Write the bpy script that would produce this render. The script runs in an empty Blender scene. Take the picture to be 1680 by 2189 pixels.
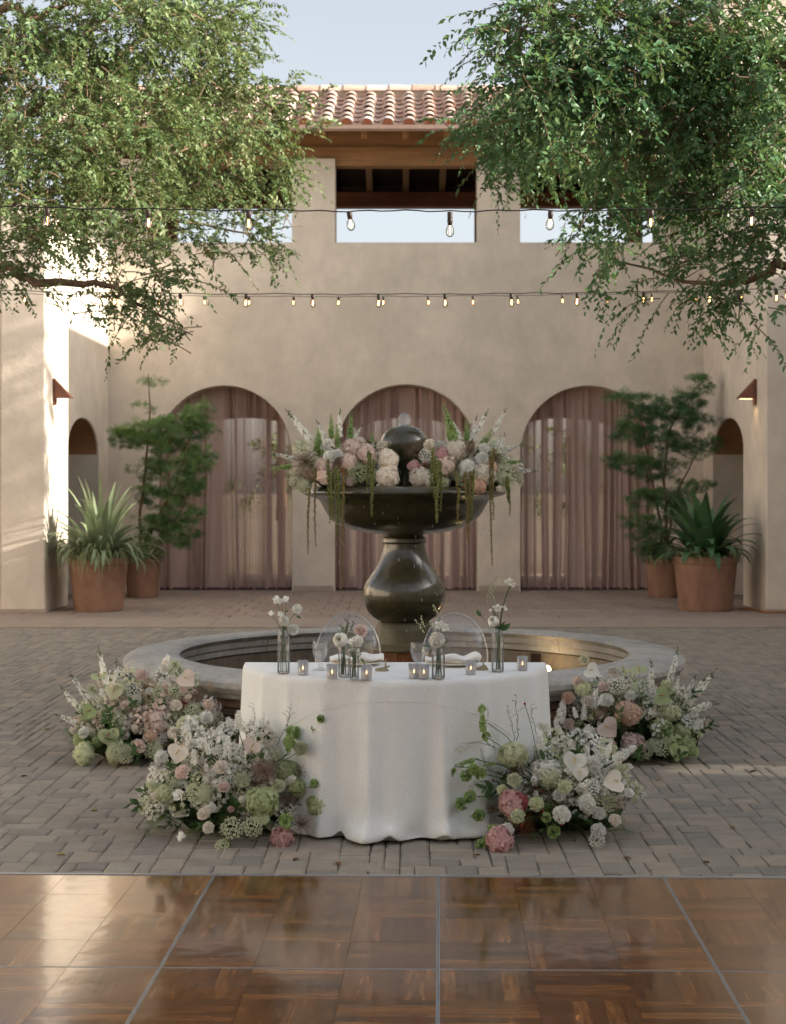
import bpy, bmesh, math, random
import numpy as np
from mathutils import Vector, Matrix, Euler

rng = np.random.default_rng(11)
random.seed(11)
PI = math.pi
R_ = math.radians
scene = bpy.context.scene
COL = scene.collection

# ------------------------------------------------------------------ camera
EYE = 1.62                      # eye height
FPX = 3283.0                    # focal length in pixels of a 1680 x 2189 picture
CX, CY = 870.0, 1053.0          # principal point in that picture
cam_data = bpy.data.cameras.new('camera')
cam = bpy.data.objects.new('camera', cam_data)
COL.objects.link(cam)
cam.location = (0, 0, EYE)
cam.rotation_euler = (R_(90), 0, 0)
cam_data.sensor_fit = 'VERTICAL'
cam_data.sensor_height = 36.0
cam_data.lens = FPX / 2189.0 * 36.0
cam_data.shift_x = -(CX - 840.0) / 2189.0
cam_data.shift_y = -(1094.5 - CY) / 2189.0
cam_data.clip_start = 0.05
cam_data.clip_end = 3000
cam_data.dof.use_dof = True
cam_data.dof.focus_distance = 7.6
cam_data.dof.aperture_fstop = 4.5
scene.camera = cam

# ------------------------------------------------------------------ light
SUN_EL, SUN_AZ = R_(20.0), R_(90 + 8.2)     # azimuth clockwise from +Y
world = bpy.data.worlds.new('World')
scene.world = world
world.use_nodes = True
wn = world.node_tree
wn.nodes.clear()
sky = wn.nodes.new('ShaderNodeTexSky')
sky.sky_type = 'NISHITA'
sky.sun_disc = False
sky.sun_elevation = SUN_EL
sky.sun_rotation = SUN_AZ
sky.altitude = 200
sky.air_density = 1.0
sky.dust_density = 3.2
sky.ozone_density = 1.0
bgn = wn.nodes.new('ShaderNodeBackground')
bgn.inputs['Strength'].default_value = 0.100
won = wn.nodes.new('ShaderNodeOutputWorld')
hsv = wn.nodes.new('ShaderNodeHueSaturation')
hsv.inputs['Saturation'].default_value = 0.38
hsv.inputs['Value'].default_value = 1.0
wn.links.new(sky.outputs[0], hsv.inputs['Color'])
wn.links.new(hsv.outputs[0], bgn.inputs[0])
wn.links.new(bgn.outputs[0], won.inputs[0])

sun_dir = Vector((math.cos(SUN_EL) * math.sin(SUN_AZ), math.cos(SUN_EL) * math.cos(SUN_AZ), math.sin(SUN_EL)))
sun_data = bpy.data.lights.new('sun', 'SUN')
sun_data.energy = 5.0
sun_data.angle = R_(0.53)
sun_data.color = (1.0, 0.92, 0.79)
sun = bpy.data.objects.new('sun', sun_data)
COL.objects.link(sun)
sun.rotation_euler = sun_dir.to_track_quat('Z', 'Y').to_euler()
sun.location = sun_dir * 60

scene.view_settings.view_transform = 'Standard'
scene.view_settings.look = 'None'
scene.view_settings.exposure = 1.46
scene.view_settings.gamma = 1.0
scene.view_settings.use_curve_mapping = False
scene.render.engine = 'CYCLES'
scene.cycles.use_denoising = True
scene.cycles.max_bounces = 10
scene.cycles.transparent_max_bounces = 24
scene.cycles.transmission_bounces = 10
scene.cycles.glossy_bounces = 5
scene.cycles.caustics_reflective = False
scene.cycles.caustics_refractive = False


# ------------------------------------------------------------------ helpers
def P(x, y, d):
    """world point seen at (x, y) of the 1680 x 2189 picture at depth d"""
    return Vector(((x - CX) / FPX * d, d, EYE - (y - CY) / FPX * d))


def wm(o):
    if o.parent is None:
        return o.matrix_basis.copy()
    return wm(o.parent) @ o.matrix_parent_inverse @ o.matrix_basis


def link(o, parent=None):
    COL.objects.link(o)
    if parent is not None:
        o.parent = parent
        o.matrix_parent_inverse = wm(parent).inverted()
    return o


def tag(o, label=None, cat=None, group=None, kind=None):
    if label:
        o['label'] = label
    if cat:
        o['category'] = cat
    if group:
        o['group'] = group
    if kind:
        o['kind'] = kind
    return o


def thing(name, label, cat, loc=(0, 0, 0), group=None):
    o = bpy.data.objects.new(name, None)
    o.empty_display_size = 0.1
    o.location = loc
    COL.objects.link(o)
    return tag(o, label, cat, group)


def mesh(V, F, mats=(), smooth=False, mi=None, tint=None):
    me = bpy.data.meshes.new('m')
    if isinstance(F, np.ndarray) and F.shape[1] == 4 and (F[:, 2] == F[:, 3]).any():
        F = [list(f[:3]) if f[2] == f[3] else list(f) for f in F.tolist()]
    if isinstance(F, np.ndarray):
        V = np.asarray(V, dtype=np.float32)
        n, k = F.shape
        me.vertices.add(len(V))
        me.vertices.foreach_set('co', V.ravel())
        me.loops.add(n * k)
        me.loops.foreach_set('vertex_index', F.ravel().astype(np.int32))
        me.polygons.add(n)
        me.polygons.foreach_set('loop_start', np.arange(0, n * k, k, dtype=np.int32))
        me.update(calc_edges=True)
    else:
        me.from_pydata([tuple(v) for v in V], [], F)
    if not isinstance(mats, (list, tuple)):
        mats = (mats,)
    for m in mats:
        me.materials.append(m)
    if mi is not None:
        me.polygons.foreach_set('material_index', np.asarray(mi, dtype=np.int32))
    if smooth:
        me.polygons.foreach_set('use_smooth', np.ones(len(me.polygons), dtype=bool))
    if tint is not None:
        a = me.attributes.new('tint', 'FLOAT', 'POINT')
        a.data.foreach_set('value', np.asarray(tint, dtype=np.float32))
    me.update()
    return me


def fixn(me):
    bm = bmesh.new()
    bm.from_mesh(me)
    bmesh.ops.remove_doubles(bm, verts=bm.verts, dist=1e-5)
    bmesh.ops.recalc_face_normals(bm, faces=bm.faces)
    bm.to_mesh(me)
    bm.free()
    return me


def put(name, me, parent=None, loc=None, rot=None, scale=None):
    o = bpy.data.objects.new(name, me)
    if loc is not None:
        o.location = loc
    if rot is not None:
        if isinstance(rot, (Matrix,)):
            o.rotation_euler = rot.to_euler()
        else:
            o.rotation_euler = rot
    if scale is not None:
        o.scale = (scale,) * 3 if isinstance(scale, (int, float)) else scale
    return link(o, parent)


def bev(o, w=0.01, seg=2, ang=35):
    m = o.modifiers.new('bevel', 'BEVEL')
    m.width = w
    m.segments = seg
    m.limit_method = 'ANGLE'
    m.angle_limit = R_(ang)
    return o


class MB:
    """collects pieces of ONE mesh"""
    def __init__(s):
        s.V = []
        s.F = []
        s.I = []
        s.m = 0

    def add(s, V, F):
        b = len(s.V)
        s.V += [tuple(v) for v in V]
        for f in F:
            s.F.append([b + int(i) for i in f])
            s.I.append(s.m)
        return s

    def box(s, x0, x1, y0, y1, z0, z1):
        V = [(x, y, z) for z in (z0, z1) for y in (y0, y1) for x in (x0, x1)]
        return s.add(V, [(0, 2, 3, 1), (4, 5, 7, 6), (0, 1, 5, 4), (1, 3, 7, 5), (3, 2, 6, 7), (2, 0, 4, 6)])

    def bar(s, a, b, w, h, up=(0, 0, 1)):
        a, b = Vector(a), Vector(b)
        d = (b - a).normalized()
        u = Vector(up)
        sd = d.cross(u).normalized()
        u = sd.cross(d).normalized()
        V = []
        for p in (a, b):
            for i, j in ((-1, -1), (1, -1), (1, 1), (-1, 1)):
                V.append(p + sd * (i * w / 2) + u * (j * h / 2))
        return s.add(V, [(0, 1, 2, 3), (7, 6, 5, 4), (0, 4, 5, 1), (1, 5, 6, 2), (2, 6, 7, 3), (3, 7, 4, 0)])

    def tube(s, pts, r, n=6, cap=True):
        pts = [Vector(p) for p in pts]
        if not isinstance(r, (list, tuple, np.ndarray)):
            r = [r] * len(pts)
        V, F = [], []
        ref = Vector((0.3, 0.2, 0.93)).normalized()
        for i, p in enumerate(pts):
            d = (pts[min(i + 1, len(pts) - 1)] - pts[max(i - 1, 0)])
            if d.length < 1e-9:
                d = Vector((0, 0, 1))
            d.normalize()
            u = d.cross(ref)
            if u.length < 1e-3:
                u = d.cross(Vector((1, 0, 0)))
            u.normalize()
            w = d.cross(u).normalized()
            ref = u.cross(d).normalized()
            for k in range(n):
                a = 2 * PI * k / n
                V.append(p + (u * math.cos(a) + w * math.sin(a)) * r[i])
        for i in range(len(pts) - 1):
            for k in range(n):
                k2 = (k + 1) % n
                F.append((i * n + k, i * n + k2, (i + 1) * n + k2, (i + 1) * n + k))
        if cap:
            F.append(tuple(range(n)))
            F.append(tuple((len(pts) - 1) * n + k for k in range(n)))
        return s.add(V, F)

    def lathe(s, prof, n=48, c=(0, 0, 0), close=False, a0=0.0, a1=2 * PI):
        full = abs(a1 - a0 - 2 * PI) < 1e-6
        V, F = [], []
        na = n if full else n + 1
        for r, z in prof:
            for k in range(na):
                a = a0 + (a1 - a0) * k / n
                V.append((c[0] + r * math.cos(a), c[1] + r * math.sin(a), c[2] + z))
        m = len(prof)
        rows = m if close else m - 1
        for i in range(rows):
            i2 = (i + 1) % m
            for k in range(n):
                k2 = (k + 1) % na
                F.append((i * na + k, i * na + k2, i2 * na + k2, i2 * na + k))
        if close and not full:
            F.append([i * na for i in range(m)])
            F.append([i * na + na - 1 for i in range(m)])
        return s.add(V, F)

    def ball(s, c, r, nu=10, nv=6):
        if not isinstance(r, (tuple, list)):
            r = (r, r, r)
        V = [(c[0], c[1], c[2] - r[2])]
        for j in range(1, nv):
            t = PI * j / nv
            for k in range(nu):
                a = 2 * PI * k / nu
                V.append((c[0] + r[0] * math.sin(t) * math.cos(a), c[1] + r[1] * math.sin(t) * math.sin(a), c[2] - r[2] * math.cos(t)))
        V.append((c[0], c[1], c[2] + r[2]))
        F = []
        for k in range(nu):
            F.append((0, 1 + (k + 1) % nu, 1 + k))
            F.append((len(V) - 1, 1 + (nv - 2) * nu + k, 1 + (nv - 2) * nu + (k + 1) % nu))
        for j in range(nv - 2):
            for k in range(nu):
                k2 = (k + 1) % nu
                F.append((1 + j * nu + k, 1 + j * nu + k2, 1 + (j + 1) * nu + k2, 1 + (j + 1) * nu + k))
        return s.add(V, F)

    def mesh(s, mats, smooth=False, fix=False):
        me = mesh(s.V, s.F, mats, smooth, s.I if max(s.I or [0]) else None)
        if fix:
            fixn(me)
        return me

    def put(s, name, mats, parent=None, smooth=False, fix=False, **k):
        return put(name, s.mesh(mats, smooth, fix), parent, **k)


def unit(a):
    a = np.asarray(a, dtype=float)
    return a / np.maximum(np.linalg.norm(a, axis=-1, keepdims=True), 1e-9)


def frames(D, roll=None):
    """rotation matrices whose local z is D"""
    D = unit(D)
    n = len(D)
    up = np.where(np.abs(D[:, 2:3]) < 0.95, np.array([[0, 0, 1.0]]), np.array([[1.0, 0, 0]]))
    X = unit(np.cross(up, D))
    Y = np.cross(D, X)
    if roll is not None:
        c, s = np.cos(roll)[:, None], np.sin(roll)[:, None]
        X, Y = X * c + Y * s, Y * c - X * s
    return np.stack([X, Y, D], axis=2)


def inst(tV, tF, R, t, s):
    tV = np.asarray(tV, dtype=float)
    tF = np.asarray(tF)
    n, m = len(t), len(tV)
    s = np.asarray(s, dtype=float)
    if s.ndim == 0:
        s = np.full(n, float(s))
    V = np.einsum('nij,mj->nmi', R, tV) * s[:, None, None] + np.asarray(t)[:, None, :]
    F = tF[None] + (np.arange(n) * m)[:, None, None]
    return V.reshape(-1, 3), F.reshape(-1, tF.shape[1])


def fib(n, zmin=-1.0):
    i = np.arange(n) + 0.5
    z = 1 - (1 - zmin) * i / n
    a = PI * (1 + 5 ** 0.5) * i
    r = np.sqrt(np.maximum(0, 1 - z * z))
    return np.stack([r * np.cos(a), r * np.sin(a), z], 1)


def rdir(n):
    return unit(rng.normal(size=(n, 3)))


def cat_quads(*parts):
    Vs, Fs, Is, b = [], [], [], 0
    for V, F, i in parts:
        V = np.asarray(V, dtype=float)
        F = np.asarray(F)
        if F.shape[1] == 3:
            F = np.concatenate([F, F[:, 2:3]], 1)
        Vs.append(V)
        Fs.append(F + b)
        Is.append(np.full(len(F), i))
        b += len(V)
    return np.concatenate(Vs), np.concatenate(Fs), np.concatenate(Is)


# ------------------------------------------------------------------ materials
def M(name, col, rough=0.7, var=None, var2=None, bump=None, bump2=None, metal=0.0, spec=0.35, coat=0.0, coat_r=0.05,
      trans=0.0, ior=1.45, transl=0.0, rnd=0.0, hue=0.0, emit=None, estr=0.0, ramp=None, alpha=None, coords='Object',
      sheen=0.0, transl_col=None):
    """procedural material: var = (noise scale, amount) brightness mottling, rnd = per-object brightness,
    ramp = colours picked per object (rnd) or per 'tint' attribute"""
    m = bpy.data.materials.new(name)
    m.use_nodes = True
    nt = m.node_tree
    N = nt.nodes
    L = nt.links
    N.clear()
    out = N.new('ShaderNodeOutputMaterial')
    b = N.new('ShaderNodeBsdfPrincipled')
    tc = N.new('ShaderNodeTexCoord')
    c3 = (col[0], col[1], col[2], 1)
    cur = None

    def mixmul(a, fac_socket, lo, hi):
        mr = N.new('ShaderNodeMapRange')
        mr.inputs[1].default_value = 0.25
        mr.inputs[2].default_value = 0.75
        mr.inputs[3].default_value = lo
        mr.inputs[4].default_value = hi
        L.new(fac_socket, mr.inputs[0])
        mx = N.new('ShaderNodeVectorMath')
        mx.operation = 'SCALE'
        L.new(a, mx.inputs[0])
        L.new(mr.outputs[0], mx.inputs['Scale'])
        return mx.outputs[0]

    if ramp:
        src = ramp[0]
        cr = N.new('ShaderNodeValToRGB')
        els = cr.color_ramp.elements
        cols = ramp[1]
        for i, cc in enumerate(cols):
            p = i / max(1, len(cols) - 1)
            e = els[i] if i < 2 else els.new(p)
            e.position = p
            e.color = (cc[0], cc[1], cc[2], 1)
        if src == 'object':
            oi = N.new('ShaderNodeObjectInfo')
            L.new(oi.outputs['Random'], cr.inputs[0])
        else:
            at = N.new('ShaderNodeAttribute')
            at.attribute_name = 'tint'
            L.new(at.outputs['Fac'], cr.inputs[0])
        cur = cr.outputs[0]
    else:
        rgb = N.new('ShaderNodeRGB')
        rgb.outputs[0].default_value = c3
        cur = rgb.outputs[0]
    for v in (var, var2):
        if v:
            nz = N.new('ShaderNodeTexNoise')
            nz.inputs['Scale'].default_value = v[0]
            nz.inputs['Detail'].default_value = 6
            nz.inputs['Roughness'].default_value = 0.6
            if len(v) > 2:
                mp = N.new('ShaderNodeMapping')
                mp.inputs['Scale'].default_value = v[2]
                L.new(tc.outputs[coords], mp.inputs[0])
                L.new(mp.outputs[0], nz.inputs['Vector'])
            else:
                L.new(tc.outputs[coords], nz.inputs['Vector'])
            cur = mixmul(cur, nz.outputs['Fac'], 1 - v[1], 1 + v[1])
    if rnd or hue:
        oi = N.new('ShaderNodeObjectInfo')
        hs = N.new('ShaderNodeHueSaturation')
        mr = N.new('ShaderNodeMapRange')
        mr.inputs[3].default_value = 1 - rnd
        mr.inputs[4].default_value = 1 + rnd
        L.new(oi.outputs['Random'], mr.inputs[0])
        L.new(mr.outputs[0], hs.inputs['Value'])
        if hue:
            ml = N.new('ShaderNodeMath')
            ml.operation = 'MULTIPLY'
            ml.inputs[1].default_value = 7.31
            fr = N.new('ShaderNodeMath')
            fr.operation = 'FRACT'
            m2 = N.new('ShaderNodeMapRange')
            m2.inputs[3].default_value = 0.5 - hue
            m2.inputs[4].default_value = 0.5 + hue
            L.new(oi.outputs['Random'], ml.inputs[0])
            L.new(ml.outputs[0], fr.inputs[0])
            L.new(fr.outputs[0], m2.inputs[0])
            L.new(m2.outputs[0], hs.inputs['Hue'])
        L.new(cur, hs.inputs['Color'])
        cur = hs.outputs[0]
    L.new(cur, b.inputs['Base Color'])
    b.inputs['Roughness'].default_value = rough
    b.inputs['Metallic'].default_value = metal
    b.inputs['Specular IOR Level'].default_value = spec
    b.inputs['Coat Weight'].default_value = coat
    b.inputs['Coat Roughness'].default_value = coat_r
    b.inputs['Transmission Weight'].default_value = trans
    b.inputs['IOR'].default_value = ior
    b.inputs['Sheen Weight'].default_value = sheen
    if emit:
        b.inputs['Emission Color'].default_value = (*emit, 1)
        b.inputs['Emission Strength'].default_value = estr
    prev = None
    for bp in (bump, bump2):
        if bp:
            nz = N.new('ShaderNodeTexNoise')
            nz.inputs['Scale'].default_value = bp[0]
            nz.inputs['Detail'].default_value = 5
            L.new(tc.outputs[coords], nz.inputs['Vector'])
            bn = N.new('ShaderNodeBump')
            bn.inputs['Strength'].default_value = bp[1]
            bn.inputs['Distance'].default_value = bp[2] if len(bp) > 2 else 0.01
            L.new(nz.outputs['Fac'], bn.inputs['Height'])
            if prev:
                L.new(prev, bn.inputs['Normal'])
            prev = bn.outputs[0]
    if prev:
        L.new(prev, b.inputs['Normal'])
        if coat:
            L.new(prev, b.inputs['Coat Normal'])
    sh = b.outputs[0]
    if transl:
        tr = N.new('ShaderNodeBsdfTranslucent')
        if transl_col:
            tr.inputs[0].default_value = (*transl_col, 1)
        else:
            L.new(cur, tr.inputs[0])
        mx = N.new('ShaderNodeMixShader')
        mx.inputs[0].default_value = transl
        L.new(sh, mx.inputs[1])
        L.new(tr.outputs[0], mx.inputs[2])
        sh = mx.outputs[0]
    L.new(sh, out.inputs[0])
    m['nodes_ready'] = True
    return m


def thin_glass(name, tint, refl=0.06, rough=0.02, frost=0.0):
    m = bpy.data.materials.new(name)
    m.use_nodes = True
    N, L = m.node_tree.nodes, m.node_tree.links
    N.clear()
    out = N.new('ShaderNodeOutputMaterial')
    tp = N.new('ShaderNodeBsdfTransparent'); tp.inputs[0].default_value = (*tint, 1)
    gl = N.new('ShaderNodeBsdfGlossy'); gl.inputs['Roughness'].default_value = rough
    fr = N.new('ShaderNodeFresnel'); fr.inputs[0].default_value = 1.22
    ml = N.new('ShaderNodeMath'); ml.operation = 'MULTIPLY_ADD'; ml.inputs[1].default_value = 1.0; ml.inputs[2].default_value = refl - 0.01
    nz = N.new('ShaderNodeTexNoise'); nz.inputs['Scale'].default_value = 30
    bn = N.new('ShaderNodeBump'); bn.inputs['Strength'].default_value = 0.03; bn.inputs['Distance'].default_value = 0.01
    L.new(nz.outputs['Fac'], bn.inputs['Height'])
    L.new(bn.outputs[0], gl.inputs['Normal'])
    L.new(fr.outputs[0], ml.inputs[0])
    mx = N.new('ShaderNodeMixShader')
    L.new(ml.outputs[0], mx.inputs[0]); L.new(tp.outputs[0], mx.inputs[1]); L.new(gl.outputs[0], mx.inputs[2])
    sh = mx.outputs[0]
    if frost:
        tl = N.new('ShaderNodeBsdfTranslucent'); tl.inputs[0].default_value = (0.85, 0.87, 0.9, 1)
        df = N.new('ShaderNodeBsdfDiffuse'); df.inputs[0].default_value = (0.8, 0.82, 0.85, 1)
        m3 = N.new('ShaderNodeMixShader'); m3.inputs[0].default_value = 0.5
        L.new(tl.outputs[0], m3.inputs[1]); L.new(df.outputs[0], m3.inputs[2])
        m4 = N.new('ShaderNodeMixShader'); m4.inputs[0].default_value = frost
        L.new(sh, m4.inputs[1]); L.new(m3.outputs[0], m4.inputs[2])
        sh = m4.outputs[0]
    L.new(sh, out.inputs[0])
    return m



# ================================================================== MATERIALS OF THE PLACE
STUCCO = (0.66, 0.575, 0.475)
m_stucco = M('stucco', STUCCO, 0.92, var=(0.9, 0.13), var2=(4.0, 0.09, (1.2, 1.2, 0.9)), bump=(38, 0.5, 0.008), bump2=(5, 0.4, 0.02), spec=0.15)
m_stucco_r = m_stucco
m_plinth = M('plinth_stucco', (0.40, 0.33, 0.26), 0.9, var=(4, 0.12), bump=(40, 0.3, 0.005), spec=0.15)
m_wood = M('timber', (0.30, 0.155, 0.065), 0.65, var=(2.0, 0.28, (0.6, 6, 6)), var2=(9, 0.16, (0.5, 5, 5)), bump=(30, 0.25, 0.004))
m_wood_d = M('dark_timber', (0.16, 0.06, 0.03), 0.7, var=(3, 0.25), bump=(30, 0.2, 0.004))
m_post = M('post_timber', (0.30, 0.19, 0.11), 0.7, var=(6, 0.2, (5, 5, 0.6)))
m_gutter = M('copper_gutter', (0.36, 0.25, 0.2), 0.5, var=(3, 0.15), spec=0.4)
m_tile = M('roof_clay', (0.5, 0.3, 0.22), 0.85, ramp=('object', [(0.550, 0.376, 0.302), (0.638, 0.490, 0.418), (0.506, 0.331, 0.255), (0.682, 0.570, 0.499), (0.473, 0.365, 0.313), (0.605, 0.445, 0.371)]),
           var=(9, 0.18), bump=(45, 0.3, 0.004), spec=0.2)
m_tile_end = M('roof_clay_end', (0.45, 0.16, 0.08), 0.85, var=(20, 0.2))
m_soil = M('joint_sand', (0.19, 0.17, 0.145), 0.95, var=(30, 0.25), bump=(120, 0.5, 0.004), spec=0.1)
PAV = [(0.249, 0.225, 0.189), (0.334, 0.289, 0.232), (0.281, 0.251, 0.209), (0.352, 0.290, 0.227), (0.299, 0.265, 0.216), (0.239, 0.214, 0.181), (0.350, 0.304, 0.242), (0.282, 0.250, 0.205)]
m_paver = M('concrete_paver', (0.2, 0.18, 0.16), 0.86, ramp=('tint', PAV), var=(9, 0.14), var2=(160, 0.2), bump=(150, 0.55, 0.003), bump2=(14, 0.45, 0.008), spec=0.12)
m_terr = M('terrace_paver', (0.3, 0.22, 0.17), 0.85, ramp=('tint', [(0.304, 0.232, 0.184), (0.351, 0.268, 0.215), (0.316, 0.250, 0.203), (0.369, 0.293, 0.235)]), var=(5, 0.12), bump=(90, 0.4, 0.003), spec=0.2)
m_band = M('concrete_band', (0.36, 0.29, 0.23), 0.88, var=(3, 0.12), var2=(60, 0.1), bump=(80, 0.3, 0.003), spec=0.2)
m_field = M('far_ground', (0.15, 0.13, 0.095), 0.95, var=(0.3, 0.2), bump=(5, 0.3, 0.03), spec=0.1)

# ================================================================== GROUND
g = MB()
g.box(-900, 900, 30.0, 1800, -0.4, -0.05)
tag(g.put('ground', m_field), kind='structure')
g = MB()
g.box(-60, 60, -60, 29.99, -0.4, -0.0105)
court = tag(g.put('courtyard_ground', m_soil), kind='structure')


def pave_mesh(x0, x1, y0, y1, zt, zb, t, gap, ch, wob):
    a = gap / 2
    b = a * 1.9
    j = lambda: random.uniform(-0.0022, 0.0022)
    c = [(x0 + a + j(), y0 + b + j()), (x1 - a + j(), y0 + b + j()), (x1 - a + j(), y1 - b + j()), (x0 + a + j(), y1 - b + j())]
    mx, my = (x0 + x1) / 2, (y0 + y1) / 2
    V = []
    for (x, y) in c:
        V.append((x, y, zb))
    dz = random.uniform(-wob, wob)
    for (x, y) in c:
        V.append((x, y, zt - ch * 0.9 + dz))
    for i, (x, y) in enumerate(c):
        k = ch * random.uniform(0.8, 2.6)
        V.append((x + k * (1 if x < mx else -1), y + k * (1 if y < my else -1), zt + dz + random.uniform(-wob, wob) * 0.5))
    F = [(8, 9, 10, 11)]
    for i in range(4):
        j = (i + 1) % 4
        F.append((4 + i, 4 + j, 8 + j, 8 + i))
        F.append((i, j, 4 + j, 4 + i))
    return V, F, [t] * 12


def lay(prefix, cells, mat, parent, nobj, key, zt, zb, gap, ch, wob):
    """cells: (x0,x1,y0,y1); the nobj cells that show largest become parts, the rest one stuff part"""
    cells = sorted(cells, key=key)
    VV, FF, TT = [], [], []
    for i, (x0, x1, y0, y1) in enumerate(cells):
        V, F, T = pave_mesh(x0, x1, y0, y1, zt, zb, random.random(), gap, ch, wob)
        if i < nobj:
            put(prefix, mesh(V, F, mat, tint=T), parent)
        else:
            b = len(VV)
            VV += V
            FF += [[b + k for k in f] for f in F]
            TT += T
    if VV:
        o = put(prefix + '_field', mesh(VV, FF, mat, tint=TT), parent)
        o['kind'] = 'stuff'


# random-bond tumbled pavers on an 8 cm module
FX, FY = -0.02, 10.95          # fountain axis
PY0, PY1 = 6.20, 18.35
MOD = 0.067
nx, ny = int(14.0 / MOD), int((PY1 - PY0) / MOD)
occ = np.zeros((ny, nx), dtype=bool)
cells = []
sizes = [(2, 3), (2, 2), (3, 2), (2, 3), (2, 2), (2, 2)]
for j in range(ny):
    for i in range(nx):
        if occ[j, i]:
            continue
        random.shuffle(sizes)
        for (w, h) in sizes + [(2, 1), (1, 3), (1, 2), (1, 1)]:
            if i + w <= nx and j + h <= ny and not occ[j:j + h, i:i + w].any():
                occ[j:j + h, i:i + w] = True
                e = lambda: random.uniform(-0.0025, 0.0025)
                x0 = -7.0 + i * MOD + e()
                y0 = PY0 + j * MOD + e()
                x1, y1 = -7.0 + (i + w) * MOD + e(), PY0 + (j + h) * MOD + e()
                xm, ym = (x0 + x1) / 2, (y0 + y1) / 2
                if abs(xm) < 0.285 * ym + 1.3 and math.hypot(xm - FX, ym - FY) > 1.72:
                    cells.append((x0, x1, y0, y1))
                break


def pav_key(c):
    xm, ym = (c[0] + c[1]) / 2, (c[2] + c[3]) / 2
    hid = 0
    if abs(xm) > 0.268 * ym or ym < 6.42:
        hid = 50
    if math.hypot(xm + 0.06, ym - 7.9) < 0.75 or (abs(abs(xm + 0.0) - 0.85) < 0.3 and 7.15 < ym < 7.6):
        hid = 50
    return ym + hid - (c[1] - c[0]) * (c[3] - c[2]) * 12


pave = bpy.data.objects.new('courtyard_paving', None)
COL.objects.link(pave)
tag(pave, kind='structure')
lay('paver', cells, m_paver, pave, 300, pav_key, 0.0, -0.05, 0.0035, 0.006, 0.0022)

# concrete band and terrace of larger pavers in front of the facade
g = MB()
for k in range(10):
    g.box(-12 + k * 2.4 + 0.004, -12 + (k + 1) * 2.4 - 0.004, 18.37, 19.75, -0.05, 0.012)
tag(g.put('concrete_band', m_band), kind='structure')
cells = []
TW, TD = 0.33, 0.50
for j in range(13):
    for i in range(-26, 26):
        x0 = i * TW + (0.165 if j % 2 else 0)
        y0 = 19.77 + j * TD
        xm = x0 + TW / 2
        if abs(xm) < 7.2 and (abs(xm) < 5.2 or y0 < 20.6):
            cells.append((x0, x0 + TW, y0, y0 + TD))
terr = bpy.data.objects.new('terrace_paving', None)
COL.objects.link(terr)
tag(terr, kind='structure')


def ter_key(c):
    xm, ym = (c[0] + c[1]) / 2, (c[2] + c[3]) / 2
    return ym + (50 if abs(xm) > 0.27 * ym or abs(xm) > 5 or ym > 25.2 else 0)


lay('terrace_tile', cells, m_terr, terr, 300, ter_key, 0.006, -0.05, 0.008, 0.006, 0.0015)

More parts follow.
